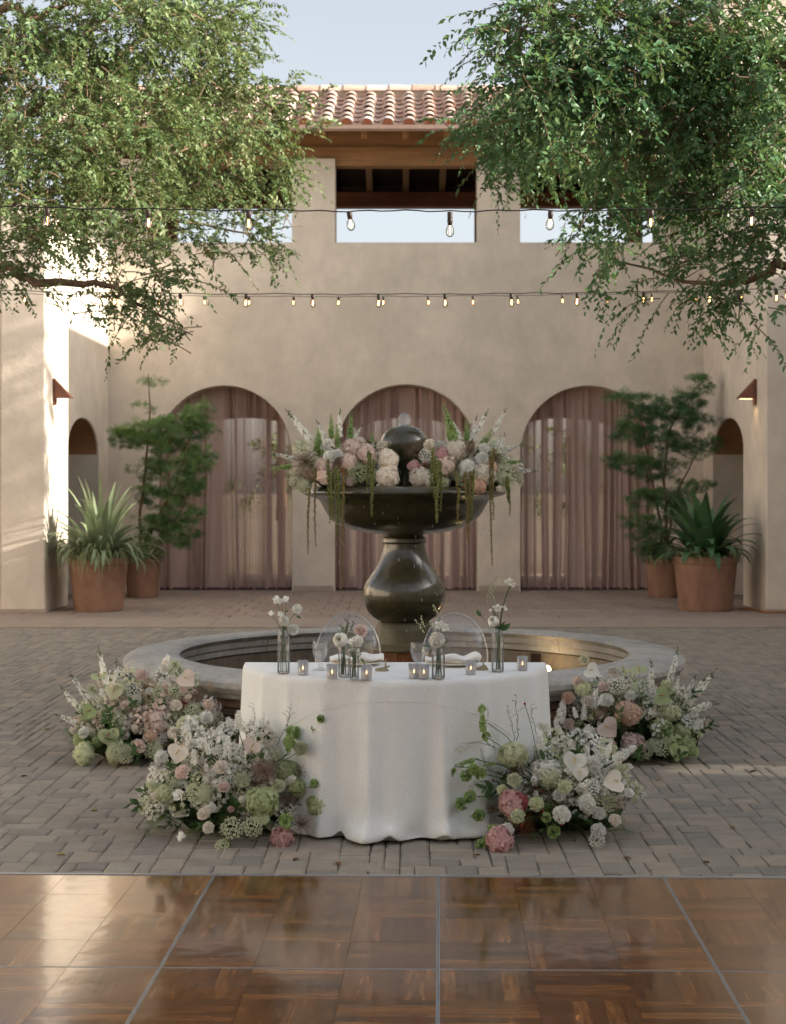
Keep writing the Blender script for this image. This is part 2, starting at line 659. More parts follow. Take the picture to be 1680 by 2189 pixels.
# ================================================================== DANCE FLOOR
def wood_floor_mat():
    m = bpy.data.materials.new('parquet')
    m.use_nodes = True
    nt = m.node_tree
    N, L = nt.nodes, nt.links
    b = N['Principled BSDF']
    tc = N.new('ShaderNodeTexCoord')
    oi = N.new('ShaderNodeObjectInfo')
    sp = N.new('ShaderNodeSeparateXYZ')
    L.new(tc.outputs['Object'], sp.inputs[0])
    # six fingers across the tile
    ml = N.new('ShaderNodeMath'); ml.operation = 'MULTIPLY_ADD'
    ml.inputs[1].default_value = 6 / 0.3048
    ml.inputs[2].default_value = 3.0
    L.new(sp.outputs['X'], ml.inputs[0])
    fl = N.new('ShaderNodeMath'); fl.operation = 'FLOOR'
    L.new(ml.outputs[0], fl.inputs[0])
    cx = N.new('ShaderNodeCombineXYZ')
    L.new(fl.outputs[0], cx.inputs[0])
    r7 = N.new('ShaderNodeMath'); r7.operation = 'MULTIPLY'; r7.inputs[1].default_value = 91.7
    L.new(oi.outputs['Random'], r7.inputs[0])
    L.new(r7.outputs[0], cx.inputs[1])
    wnz = N.new('ShaderNodeTexWhiteNoise')
    L.new(cx.outputs[0], wnz.inputs['Vector'])
    # grain along the finger
    cg = N.new('ShaderNodeCombineXYZ')
    gx = N.new('ShaderNodeMath'); gx.operation = 'MULTIPLY'; gx.inputs[1].default_value = 55
    gy = N.new('ShaderNodeMath'); gy.operation = 'MULTIPLY'; gy.inputs[1].default_value = 4.5
    L.new(sp.outputs['X'], gx.inputs[0]); L.new(sp.outputs['Y'], gy.inputs[0])
    L.new(gx.outputs[0], cg.inputs[0]); L.new(gy.outputs[0], cg.inputs[1]); 
    ad = N.new('ShaderNodeMath'); ad.operation = 'MULTIPLY_ADD'; ad.inputs[1].default_value = 9.0
    L.new(wnz.outputs['Value'], ad.inputs[0]); L.new(r7.outputs[0], ad.inputs[2])
    L.new(ad.outputs[0], cg.inputs[2])
    nz = N.new('ShaderNodeTexNoise'); nz.inputs['Scale'].default_value = 1.0; nz.inputs['Detail'].default_value = 6
    nz.inputs['Distortion'].default_value = 0.6
    L.new(cg.outputs[0], nz.inputs['Vector'])
    mx = N.new('ShaderNodeMath'); mx.operation = 'MULTIPLY_ADD'; mx.inputs[1].default_value = 0.34
    L.new(wnz.outputs['Value'], mx.inputs[0])
    g2 = N.new('ShaderNodeMath'); g2.operation = 'MULTIPLY_ADD'; g2.inputs[1].default_value = 1.05; g2.inputs[2].default_value = -0.22
    L.new(nz.outputs['Fac'], g2.inputs[0])
    L.new(g2.outputs[0], mx.inputs[2])
    cr = N.new('ShaderNodeValToRGB')
    e = cr.color_ramp.elements
    e[0].position = 0.15; e[0].color = (0.050, 0.018, 0.004, 1)
    e[1].position = 0.85; e[1].color = (0.290, 0.118, 0.029, 1)
    k = e.new(0.5); k.color = (0.140, 0.053, 0.012, 1)
    L.new(mx.outputs[0], cr.inputs[0])
    L.new(cr.outputs[0], b.inputs['Base Color'])
    n2 = N.new('ShaderNodeTexNoise'); n2.inputs['Scale'].default_value = 7; n2.inputs['Detail'].default_value = 4
    L.new(tc.outputs['Generated'], n2.inputs['Vector'])
    mr = N.new('ShaderNodeMapRange'); mr.inputs[3].default_value = 0.09; mr.inputs[4].default_value = 0.17
    L.new(n2.outputs['Fac'], mr.inputs[0])
    L.new(mr.outputs[0], b.inputs['Roughness'])
    b.inputs['Specular IOR Level'].default_value = 0.48
    b.inputs['Coat Weight'].default_value = 0.2
    b.inputs['Coat Roughness'].default_value = 0.05
    n3 = N.new('ShaderNodeTexNoise'); n3.inputs['Scale'].default_value = 5.0
    L.new(tc.outputs['Object'], n3.inputs['Vector'])
    bn = N.new('ShaderNodeBump'); bn.inputs['Strength'].default_value = 0.10; bn.inputs['Distance'].default_value = 0.01
    L.new(n3.outputs['Fac'], bn.inputs['Height'])
    L.new(bn.outputs[0], b.inputs['Normal'])
    L.new(bn.outputs[0], b.inputs['Coat Normal'])
    return m


m_parquet = wood_floor_mat()
m_alu = M('brushed_aluminium', (0.55, 0.57, 0.6), 0.38, metal=0.9, var=(30, 0.12, (1, 20, 1)), bump=(90, 0.15, 0.002))
m_under = M('panel_edge', (0.03, 0.025, 0.02), 0.8, var=(20, 0.2))
DF = thing('dance_floor', 'glossy brown parquet dance floor with aluminium edging in the foreground', 'dance floor', (0.13, 6.405, 0))
DF.rotation_euler = (0, 0, R_(-1.2))
T0 = 0.3075
PW, PD = 3 * T0 + 0.010, 4 * T0 + 0.010
tb = MB()
hh = T0 / 2 - 0.00025
V = [(-hh, -hh, 0), (hh, -hh, 0), (hh, hh, 0), (-hh, hh, 0)]
k = 0.0006
V2 = [(x, y, -0.006) for x, y, z in V] + [(x * (1 - k / hh * 0.5), y * (1 - k / hh * 0.5), -0.0003) for x, y, z in V] + [(x * (1 - k / hh), y * (1 - k / hh), 0) for x, y, z in V]
F = [(8, 9, 10, 11)] + [(i, (i + 1) % 4, 4 + (i + 1) % 4, 4 + i) for i in range(4)] + [(4 + i, 4 + (i + 1) % 4, 8 + (i + 1) % 4, 8 + i) for i in range(4)]
tile_me = mesh(V2, F, m_parquet)
MDF = wm(DF)
zf = 0.026
for r in range(3):
    for c in range(-3, 3):
        x0, y1 = c * PW, -r * PD - 0.03
        pm = MB()
        pm.box(x0 + 0.003, x0 + PW - 0.003, y1 - PD + 0.003, y1 - 0.003, 0.0, zf - 0.006)
        pan = bpy.data.objects.new('floor_panel', pm.mesh(m_under))
        pan.matrix_basis = MDF
        link(pan, DF)
        pan.matrix_parent_inverse = Matrix.Identity(4)
        pan.matrix_basis = Matrix.Identity(4)
        fr = MB()
        ex, ey = (PW - 3 * T0) / 2, (PD - 4 * T0) / 2
        w = ex - 0.0012
        fr.box(x0 + 0.0015, x0 + 0.0015 + w, y1 - PD + 0.0015, y1 - 0.0015, 0.0, zf + 0.0006)
        fr.box(x0 + PW - 0.0015 - w, x0 + PW - 0.0015, y1 - PD + 0.0015, y1 - 0.0015, 0.0, zf + 0.0006)
        fr.box(x0 + 0.0025 + w, x0 + PW - 0.0025 - w, y1 - 0.0015 - ey + 0.0012, y1 - 0.0015, 0.0, zf + 0.0004)
        fr.box(x0 + 0.0025 + w, x0 + PW - 0.0025 - w, y1 - PD + 0.0015, y1 - PD + ey - 0.0008, 0.0, zf + 0.0004)
        fo = fr.put('edge_strip', m_alu)
        fo.parent = pan
        for i in range(3):
            for j in range(4):
                t = bpy.data.objects.new('parquet_tile', tile_me)
                COL.objects.link(t)
                t.parent = pan
                t.location = (x0 + ex + (i + 0.5) * T0, y1 - ey - (j + 0.5) * T0, zf + random.uniform(-0.0004, 0.0003))
                t.rotation_euler = (random.uniform(-1, 1) * 0.0016, random.uniform(-1, 1) * 0.0016, (PI / 2 if (i + j) % 2 else 0) + random.choice((0, PI)))
tr = MB()
V = []
F = []
for x in (-3 * PW - 0.05, 3 * PW + 0.05):
    V += [(x, -0.029, 0.0), (x, 0.03, 0.002), (x, 0.022, 0.014), (x, -0.012, zf + 0.003), (x, -0.029, zf + 0.003)]
F = [(0, 1, 6, 5), (1, 2, 7, 6), (2, 3, 8, 7), (3, 4, 9, 8), (4, 0, 5, 9), (4, 3, 2, 1, 0), (5, 6, 7, 8, 9)]
tr.add(V, F)
to = tr.put('ramp_edging', m_alu)
to.parent = DF

# ================================================================== BUILDING
YF = 25.1                     # facade plane
TH = 0.45
XL, XR = -4.88, 4.84          # inner faces of the side walls
XC = -0.02


def arch_wall(name, segs, thick, fn, mat, parent, bevel=0.02):
    """segs: (s0, s1, top, arch) with arch None or (spring, rise); fn(s, t, z) -> world"""
    vd, V, F = {}, [], []

    def v(s, t, z):
        k = (round(s, 4), round(t, 4), round(z, 4))
        if k not in vd:
            vd[k] = len(V)
            V.append(tuple(fn(s, t, z)))
        return vd[k]
    prev_top = None
    for (s0, s1, top, arch) in segs:
        if arch is None:
            st = [(s0, 0.0), (s1, 0.0)]
        else:
            sp, rise = arch
            n = 28
            c, h = (s0 + s1) / 2, (s1 - s0) / 2
            st = [(c - h * math.cos(PI * k / n), sp + rise * math.sin(PI * k / n)) for k in range(n + 1)]
            for s, zz in ((s0, sp), (s1, sp)):
                F.append((v(s, 0, 0), v(s, 0, zz), v(s, thick, zz), v(s, thick, 0)))
        for (a, za), (b, zb) in zip(st[:-1], st[1:]):
            F.append((v(a, 0, za), v(b, 0, zb), v(b, 0, top), v(a, 0, top)))
            F.append((v(a, thick, za), v(a, thick, top), v(b, thick, top), v(b, thick, zb)))
            F.append((v(a, 0, top), v(b, 0, top), v(b, thick, top), v(a, thick, top)))
            if arch:
                F.append((v(a, 0, za), v(a, thick, za), v(b, thick, zb), v(b, 0, zb)))
        if prev_top is None:
            F.append((v(s0, 0, 0), v(s0, thick, 0), v(s0, thick, top), v(s0, 0, top)))
        elif abs(prev_top - top) > 1e-4:
            F.append((v(s0, 0, prev_top), v(s0, thick, prev_top), v(s0, thick, top), v(s0, 0, top)))
        if arch is not None and prev_top is not None:
            pass
        prev_top = top
    s1 = segs[-1][1]
    F.append((v(s1, 0, 0), v(s1, thick, 0), v(s1, thick, prev_top), v(s1, 0, prev_top)))
    me = mesh(V, F, mat)
    fixn(me)
    o = put(name, me, parent)
    if bevel:
        bev(o, bevel, 3, 50)
    return o


BLD = thing('stucco_building', 'tan stucco building with three curtained arches and an open loggia under a clay tile roof', 'building', (0, YF, 0))
SILL, PTOP = 5.71, 7.08
a1 = (-3.99 + 0.02, -1.87)
segs = [(-5.6, -4.10, PTOP, None), (-4.10, -1.88, SILL, (2.23, 1.14)), (-1.88, -1.18, PTOP, None), (-1.18, 1.15, SILL, (2.23, 1.16)),
        (1.15, 1.85, PTOP, None), (1.85, 4.08, SILL, (2.23, 1.14)), (4.08, 5.6, PTOP, None)]
arch_wall('facade_wall', segs, TH, lambda s, t, z: (s, YF + t, z), m_stucco, BLD, 0.022)
# plinth course at the foot of each pier
for (x0, x1) in ((-1.86, -1.2), (1.17, 1.83)):
    q = MB()
    q.box(x0, x1, YF - 0.004, YF + 0.1, 0.0, 0.1)
    bev(q.put('pier_foot', m_plinth, BLD), 0.006, 1)
# rear wall with wide openings, upper parapet
YB = 28.1
segs = [(-5.6, -4.2, 5.55, None), (-4.2, -1.75, 5.55, (2.5, 0.5)), (-1.75, -1.25, 5.55, None), (-1.25, 1.2, 5.55, (2.5, 0.5)),
        (1.2, 1.7, 5.55, None), (1.7, 4.1, 5.55, (2.5, 0.5)), (4.1, 5.6, 5.55, None)]
arch_wall('rear_wall', segs, 0.4, lambda s, t, z: (s, YB + t, z), m_stucco, BLD, 0)
q = MB()
q.box(-5.55, 5.55, YF + TH + 0.01, YB - 0.01, 4.95, 5.2)
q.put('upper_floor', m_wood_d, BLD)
q = MB()
q.box(-5.55, 5.55, YF + TH + 0.01, YB + 2.4, -0.05, 0.01)
q.put('arcade_floor', m_band, BLD)
# end walls of the loggia
for x0, x1 in ((-5.6, -5.3), (5.3, 5.6)):
    q = MB()
    q.box(x0, x1, YF + TH + 0.01, YB + 0.4, 5.21, 8.1)
    q.put('loggia_end_wall', m_stucco, BLD)
# timber: front beam, frieze, rear beam, posts
q = MB(); q.box(-5.5, 5.5, YF + 0.09, YF + 0.34, 6.98, 7.30); bev(q.put('front_beam', m_wood, BLD), 0.012)
q = MB(); q.box(-5.5, 5.5, YF + 0.15, YF + 0.32, 7.304, 7.66); bev(q.put('frieze_board', m_wood, BLD), 0.008)
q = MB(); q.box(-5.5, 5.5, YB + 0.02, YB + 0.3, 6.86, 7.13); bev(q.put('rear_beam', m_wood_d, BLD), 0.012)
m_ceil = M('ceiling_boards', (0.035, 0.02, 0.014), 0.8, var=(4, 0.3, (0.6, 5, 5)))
q = MB()
q.add([(-5.3, 25.9, 8.02), (5.3, 25.9, 8.02), (5.3, YB + 0.28, 7.25), (-5.3, YB + 0.28, 7.25), (-5.3, 25.9, 8.06), (5.3, 25.9, 8.06), (5.3, YB + 0.28, 7.29), (-5.3, YB + 0.28, 7.29)],
      [(3, 2, 1, 0), (4, 5, 6, 7), (0, 1, 5, 4), (2, 3, 7, 6), (1, 2, 6, 5), (3, 0, 4, 7)])
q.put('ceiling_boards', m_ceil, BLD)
for k in range(-7, 8):
    q = MB()
    q.bar((XC + k * 0.665, 25.95, 7.93), (XC + k * 0.665, YB + 0.2, 7.175), 0.115, 0.10)
    bev(q.put('ceiling_rafter', m_post, BLD), 0.006, 1)
q = MB()
q.box(-5.5, 5.5, YB + 0.22, YB + 0.27, 7.131, 7.34)
q.put('blocking_board', m_ceil, BLD)
for x in (-4.35, -1.42, -1.27 + 2.63, 4.2):
    q = MB(); q.box(x - 0.12, x + 0.12, YB + 0.05, YB + 0.27, 5.5, 6.857)
    bev(q.put('rear_post', m_post, BLD), 0.012)

# roof: gable with ridge along x
EY, EZ, RY, RZ = 24.45, 7.42, 26.8, 8.50
sl = math.atan2(RZ - EZ, RY - EY)
SLEN = math.hypot(RZ - EZ, RY - EY)
ROOF = bpy.data.objects.new('roof', None)
ROOF.location = (0, RY, EZ)
link(ROOF, BLD)
ROOF.matrix_parent_inverse = wm(BLD).inverted()
RX0, RX1 = -5.9, 5.9


def slope_pt(x, s, h):
    """s metres up the front slope from the eave, h above the deck"""
    return Vector((x, EY + s * math.cos(sl) - h * math.sin(sl), EZ + s * math.sin(sl) + h * math.cos(sl)))


q = MB()
A = [slope_pt(RX0, 0, 0), slope_pt(RX1, 0, 0), slope_pt(RX1, SLEN, 0), slope_pt(RX0, SLEN, 0)]
Bq = [slope_pt(RX0, 0, -0.03), slope_pt(RX1, 0, -0.03), slope_pt(RX1, SLEN - 0.01, -0.03), slope_pt(RX0, SLEN - 0.01, -0.03)]
rear = lambda p: Vector((p.x, 2 * RY - p.y, p.z))
q.add(A + Bq, [(0, 1, 2, 3), (7, 6, 5, 4), (0, 4, 5, 1), (1, 5, 6, 2), (3, 7, 4, 0)])
q.add([rear(p) for p in A + Bq], [(0, 1, 2, 3), (7, 6, 5, 4), (0, 4, 5, 1), (1, 5, 6, 2), (3, 7, 4, 0)])
q.put('roof_deck', m_wood_d, ROOF)
for k in range(-8, 9):
    x = XC + k * 0.665
    q = MB()
    q.bar(slope_pt(x, 0.10, -0.11), slope_pt(x, SLEN - 0.03, -0.11), 0.1, 0.15)
    bev(q.put('rafter', m_wood, ROOF), 0.006, 1)
    q = MB()
    q.bar(rear(slope_pt(x, 0.10, -0.11)), rear(slope_pt(x, SLEN - 0.03, -0.11)), 0.1, 0.15)
    bev(q.put('rafter', m_wood, ROOF), 0.006, 1)
# gutter
q = MB()
gp = [(0.0, 0.0), (-0.035, -0.02), (-0.1, -0.03), (-0.135, 0.0), (-0.14, 0.06), (-0.13, 0.06), (-0.125, 0.005), (-0.09, -0.018), (-0.035, -0.01), (0.0, 0.01)]
V = [(x, EY - 0.0 + a, EZ - 0.035 + b) for x in (RX0, RX1) for a, b in gp]
n = len(gp)
q.add(V, [(i, (i + 1) % n, n + (i + 1) % n, n + i) for i in range(n)] + [tuple(range(n)), tuple(range(2 * n - 1, n - 1, -1))])
q.put('gutter', m_gutter, ROOF, fix=True)
# barrel tiles: covers and pans
ROWS, TL = 7, 0.43
step = (SLEN - 0.02) / ROWS


def barrel(r0, r1, L, up, n=9, t=0.014):
    V, F = [], []
    for j, (y, r) in enumerate(((0, r0), (L, r1))):
        for k in range(n + 1):
            a = PI * k / n
            V.append((-r * math.cos(a), y, up * r * 0.86 * math.sin(a)))
        for k in range(n + 1):
            a = PI * k / n
            V.append((-(r - t) * math.cos(a), y, up * (r - t) * 0.86 * math.sin(a)))
    m = n + 1
    for k in range(n):
        F.append((k, k + 1, 2 * m + k + 1, 2 * m + k))
        F.append((m + k, 3 * m + k, 3 * m + k + 1, m + k + 1))
        F.append((k, m + k, m + k + 1, k + 1))
    F.append((0, 2 * m, 3 * m, m))
    F.append((n, m + n, 3 * m + n, 2 * m + n))
    return V, F


cover_me = fixn(mesh(*barrel(0.112, 0.092, TL, 1), m_tile))
pan_me = fixn(mesh(*barrel(0.105, 0.12, TL, -1), m_tile))
for me_ in (cover_me, pan_me):
    me_.polygons.foreach_set('use_smooth', np.ones(len(me_.polygons), dtype=bool))
    me_.set_sharp_from_angle(angle=R_(40))
cap_m = MB()
cap_m.add([(0, 0, -0.01)] + [(-0.098 * math.cos(PI * k / 9), 0, 0.098 * 0.86 * math.sin(PI * k / 9)) for k in range(10)], [(0, k + 1, k + 2) for k in range(9)] + [])
cap_me = cap_m.mesh(m_tile_end)
pitch = 0.333
for c in range(-17, 18):
    x = XC + 0.05 + c * pitch
    for r in range(ROWS):
        jx, jr = random.uniform(-0.008, 0.008), random.uniform(-0.018, 0.018)
        p = slope_pt(x + jx, r * step - 0.07, 0.085 + random.uniform(-0.004, 0.006))
        o = put('cover_tile', cover_me, ROOF, p, (sl - 0.075, random.uniform(-0.03, 0.03), jr))
        p = slope_pt(x + pitch / 2 + jx, r * step - 0.05, 0.135)
        o = put('pan_tile', pan_me, ROOF, p, (sl - 0.06, 0, jr))
    put('tile_stop', cap_me, ROOF, slope_pt(x, -0.045, 0.075), (sl, 0, 0))
ridge_me = fixn(mesh(*barrel(0.15, 0.135, 0.46, 1), m_tile))
for k in range(30):
    put('ridge_tile', ridge_me, ROOF, (RX0 + k * 0.4, RY, RZ + 0.105 + random.uniform(-0.006, 0.006)), (random.uniform(-0.02, 0.02), -0.0, -PI / 2 + random.uniform(-0.012, 0.012)))
q = MB()
q.box(RX0, RX1, RY - 0.1, RY + 0.1, RZ - 0.05, RZ + 0.13)
q.put('ridge_mortar', m_band, ROOF)
q = MB()
q.add([rear(slope_pt(x, s, 0.1)) for x in (RX0, RX1) for s in (-0.05, SLEN)], [(0, 1, 3, 2)])
q.put('rear_roof_covering', m_tile, ROOF)


m_arch_shade = M('arch_shade_brown', (0.38, 0.20, 0.10), 0.9, var=(3, 0.2), bump=(30, 0.3, 0.005))  # warm shade under the side arches, put in as brown colour


# ---- side wings: each a thing
def wing(name, label, sgn, xin, top, shade_top=None):
    W = thing(name, label, 'building wing', (xin, 20.7, 0))
    # wall facing the court
    segs = [(20.7, 22.1, top, None), (22.1, 24.3, top, (2.22, 0.52)), (24.3, YF - 0.003, top, None)]
    arch_wall('side_wall', segs, 0.6, lambda s, t, z: (xin + sgn * t, s, z), m_stucco, W, 0.022)
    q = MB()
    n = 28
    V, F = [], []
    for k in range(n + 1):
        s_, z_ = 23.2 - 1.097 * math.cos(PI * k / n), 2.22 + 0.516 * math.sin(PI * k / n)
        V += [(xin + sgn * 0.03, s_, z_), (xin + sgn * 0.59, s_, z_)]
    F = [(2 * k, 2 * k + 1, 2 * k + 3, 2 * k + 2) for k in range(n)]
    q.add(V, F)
    q.put('arch_shade_lining', m_arch_shade, W)
    q = MB()
    xa, xb = sorted((xin + sgn * 0.603, xin + sgn * 7.5))
    q.box(xa, xb, 20.703, 21.2, 0, top)
    q.put('front_wall', m_stucco, W)
    q = MB()
    xa, xb = sorted((xin + sgn * 2.2, xin + sgn * 2.6))
    q.box(xa, xb, 21.21, 29, 0, top)
    q.put('inner_wall', m_stucco, W)
    q = MB()
    xa, xb = sorted((xin + sgn * 0.61, xin + sgn * 7.5))
    q.box(xa, xb, 21.21, 29, top - 0.3, top - 0.05)
    q.put('roof_slab', m_stucco, W)
    if shade_top:  # added upper block, shaped for the shadow it throws on facade and roof
        q = MB()
        xa, xb = sorted((xin, xin + sgn * 7.5))
        q.box(xa, xb, 23.9, 29.0, top + 0.001, shade_top)
        q.put('added_shading_block', m_stucco, W)
    q = MB()
    xa, xb = sorted((xin - sgn * 0.012, xin + sgn * 7.5))
    q.box(xa, xb, 20.685, 20.7, 0.0, 0.05)
    q.put('base_course', m_plinth, W)
    return W


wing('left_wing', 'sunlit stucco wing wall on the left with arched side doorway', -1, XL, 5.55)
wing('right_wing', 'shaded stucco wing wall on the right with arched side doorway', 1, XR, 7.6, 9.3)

# ---- added walls out of view that shade the court or bounce light in
q = MB()
yy = -5.19
H = 6.0
slits = [(7.72, 8.12, 1.7, 2.86), (11.72, 12.25, 1.2, 2.25)]  # openings placed to throw light strips onto the pavers
for (a, b, z0, z1) in slits:
    q.box(9.0, 9.3, yy, a, 0, H)
    q.box(9.0, 9.3, a, b, 0, z0)
    q.box(9.0, 9.3, a, b, z1, H)
    yy = b
q.box(9.0, 9.3, yy, 20.68, 0, H)
for (a, b, z0, z1) in slits:
    yv = a
    while yv < b - 0.01:
        q.box(9.1, 9.13, yv, yv + 0.019, z0, z1)  # slats added to dim those light strips
        yv += 0.03
cw = q.put('added_court_wall', m_stucco)
tag(cw, 'added sun-blocking stucco wall with light slits beyond the right edge', 'wall')
q = MB()
q.box(-12.7, -12.4, -5.19, 20.68, 0, 5.0)
tag(q.put('added_court_wall', m_stucco), 'added bounce-light stucco wall beyond the left edge', 'wall')

q = MB()
q.box(-12.7, 9.3, -5.6, -5.2, 0, 6.5)
tag(q.put('added_court_wall', m_stucco), 'added sky-blocking stucco wall behind the viewer', 'wall')

# ---- beyond the arcade: low pale wall and hedge trees seen through the curtains
m_pale = M('pale_wall', (0.36, 0.33, 0.28), 0.9, var=(1.5, 0.1))
q = MB()
q.box(-14, 14, 36.0, 36.3, -0.06, 0.95)
tag(q.put('garden_wall', m_pale), 'low pale garden wall seen through the curtained arches', 'wall')

# ================================================================== FOUNTAIN
m_cope = M('cast_stone', (0.40, 0.38, 0.345), 0.85, var=(3.0, 0.28), var2=(22, 0.2), bump=(70, 0.35, 0.004), bump2=(9, 0.2, 0.006), spec=0.3)
m_glaze = M('glazed_olive_ceramic', (0.047, 0.040, 0.017), 0.28, var=(4, 0.4), var2=(16, 0.4, (3, 3, 0.35)), bump=(28, 0.12, 0.004), bump2=(5, 0.15, 0.01), spec=0.5, coat=0.75, coat_r=0.08)
m_ped = M('mossy_pedestal', (0.088, 0.074, 0.036), 0.6, var=(6, 0.25), var2=(40, 0.2), bump=(50, 0.4, 0.004), spec=0.4, coat=0.2, coat_r=0.2)
m_bwall = M('basin_lining', (0.19, 0.155, 0.115), 0.55, var=(3, 0.35, (1, 1, 0.4)), var2=(18, 0.25), bump=(25, 0.3, 0.006), spec=0.45)
m_btile = M('basin_tile', (0.2, 0.08, 0.03), 0.35, ramp=('object', [(0.20, 0.075, 0.028), (0.14, 0.05, 0.02), (0.26, 0.12, 0.04), (0.17, 0.065, 0.03), (0.30, 0.17, 0.07)]), var=(30, 0.2), spec=0.5, coat=0.4)
m_stone = M('ledge_stone', (0.25, 0.18, 0.13), 0.88, ramp=('object', [(0.25, 0.165, 0.115), (0.19, 0.15, 0.125), (0.31, 0.21, 0.14), (0.21, 0.13, 0.09), (0.27, 0.21, 0.165), (0.16, 0.125, 0.105)]),
            var=(14, 0.25), bump=(30, 0.7, 0.012), bump2=(110, 0.4, 0.004), spec=0.25)
m_water = M('water', (0.92, 0.96, 1.0), 0.03, trans=1.0, ior=1.33, bump=(9, 0.25, 0.02), spec=0.5)
m_drop = thin_glass('water_drop', (0.95, 0.97, 1.0), 0.2, 0.1, frost=0.55)
m_splash = M('splashing_water', (0.95, 0.97, 1.0), 0.12, trans=0.75, ior=1.33, bump=(60, 1.0, 0.02), spec=0.7)
m_lamp_w = M('lamp_lens', (1, 0.9, 0.7), 0.3, emit=(1.0, 0.78, 0.45), estr=9.0)

FT = thing('tiered_fountain', 'round stone fountain with dark olive glazed urn and wide bowl in the court centre', 'fountain', (FX, FY, 0))
c0 = (FX, FY, 0)
cope = [(1.60, 0.475), (1.585, 0.49), (1.60, 0.502), (1.66, 0.508), (1.90, 0.500), (1.945, 0.490), (1.972, 0.465), (1.975, 0.435), (1.955, 0.405), (1.925, 0.392), (1.905, 0.385), (1.895, 0.362), (1.875, 0.352), (1.80, 0.350), (1.66, 0.352), (1.635, 0.362), (1.635, 0.40), (1.620, 0.415), (1.62, 0.455)]
nseg = 12
for k in range(nseg):
    a0 = 2 * PI * k / nseg + 0.21
    q = MB()
    q.lathe(cope, 14, c0, close=True, a0=a0 + 0.0013, a1=a0 + 2 * PI / nseg - 0.0013)
    o = q.put('coping_stone', m_cope, FT, smooth=True, fix=True)
    o.data.set_sharp_from_angle(angle=R_(38))
q = MB()
q.lathe([(1.79, -0.05), (1.79, 0.349), (1.648, 0.349), (1.648, -0.05)], 96, c0, close=True)
q.put('basin_wall', m_bwall, FT, smooth=False, fix=True)
# ledge stones on the outside
for row, (z0, z1) in enumerate(((0.0, 0.085), (0.088, 0.15), (0.153, 0.235), (0.238, 0.285), (0.288, 0.349))):
    a = random.uniform(0, 0.1)
    aend = a + 2 * PI
    while a < aend - 0.05:
        w = min(random.uniform(0.09, 0.26), aend - a)
        if aend - (a + w) < 0.06:
            w = aend - a
        r0 = 1.785
        r1 = 1.838 + random.uniform(-0.022, 0.028)
        V = []
        n = 3
        jit = [random.uniform(-0.006, 0.006) for _ in range(4)]
        for (r, zz) in ((r0, 0), (r1 - 0.012, 0), (r1, 0.012), (r1 + jit[0], 0.5), (r1 + jit[1], -0.012), (r1 - 0.012, -0.0001), (r0, -0.0001)):
            if zz == 0:
                z = z0
            elif zz == 0.012:
                z = z0 + 0.01
            elif zz == 0.5:
                z = (z0 + z1) / 2
            elif zz == -0.012:
                z = z1 - 0.01
            else:
                z = z1 - 0.003
            for k in range(n + 1):
                aa = a + 0.004 + (w - 0.008) * k / n
                rr = r - (0.008 if k in (0, n) and r > r0 + 0.01 else 0) + (random.uniform(-0.006, 0.006) if r > r0 + 0.01 else 0)
                V.append((FX + rr * math.cos(aa), FY + rr * math.sin(aa), z))
        F = []
        m = n + 1
        for i in range(7):
            i2 = (i + 1) % 7
            for k in range(n):
                F.append((i * m + k, i * m + k + 1, i2 * m + k + 1, i2 * m + k))
        F.append([i * m for i in range(7)])
        F.append([i * m + n for i in range(6, -1, -1)])
        if math.sin(a + w / 2) < 0.45:
            put('ledge_stone', mesh(V, F, m_stone), FT)
        a += w
# basin water and pedestal
q = MB()
q.lathe([(1.646, 0.235), (0.24, 0.235)], 96, c0)
wb = q.put('basin_water', m_water, FT)
q = MB()
q.lathe([(1.646, 0.02), (0.0, 0.02)], 64, c0)
q.put('basin_bed', m_bwall, FT)
q = MB()
q.lathe([(0.255, -0.02), (0.255, 0.50), (0.235, 0.512), (0.0, 0.512)], 48, c0)
q.put('pedestal_core', m_ped, FT)
for rr in range(4):
    for k in range(18):
        a = 2 * PI * k / 18 + (0.17 if rr % 2 else 0)
        q = MB()
        z1 = 0.505 - rr * 0.085
        V = []
        for r in (0.25, 0.268):
            for zz in (z1 - 0.08, z1):
                for aa in (a + 0.008, a + 2 * PI / 18 - 0.008):
                    V.append((FX + r * math.cos(aa), FY + r * math.sin(aa), zz))
        q.add(V, [(0, 1, 3, 2), (4, 5, 7, 6), (0, 1, 5, 4), (2, 3, 7, 6), (0, 2, 6, 4), (1, 3, 7, 5)])
        if math.sin(a + 0.17) < 0.3:
            q.put('pedestal_tile', m_btile, FT, fix=True)
q = MB()
q.lathe([(0.285, 0.508), (0.29, 0.52), (0.28, 0.533), (0.215, 0.54), (0.208, 0.56), (0.206, 0.64), (0.20, 0.665), (0.188, 0.685), (0.18, 0.702), (0.0, 0.703)], 64, c0)
q.put('pedestal_block', m_ped, FT, smooth=True)
q = MB()
q.lathe([(0.0, 0.7035), (0.165, 0.704), (0.185, 0.712), (0.225, 0.738), (0.262, 0.778), (0.285, 0.83), (0.296, 0.895), (0.29, 0.945), (0.272, 0.985), (0.243, 1.03), (0.213, 1.072), (0.188, 1.115), (0.17, 1.155), (0.156, 1.20), (0.147, 1.25), (0.148, 1.258)], 72, c0)
q.put('urn', m_glaze, FT, smooth=True)
q = MB()
q.lathe([(0.14, 1.256), (0.156, 1.260), (0.160, 1.272), (0.150, 1.282), (0.156, 1.290), (0.150, 1.300), (0.138, 1.304), (0.138, 1.33)], 64, c0)
q.put('collar', m_glaze, FT, smooth=True)
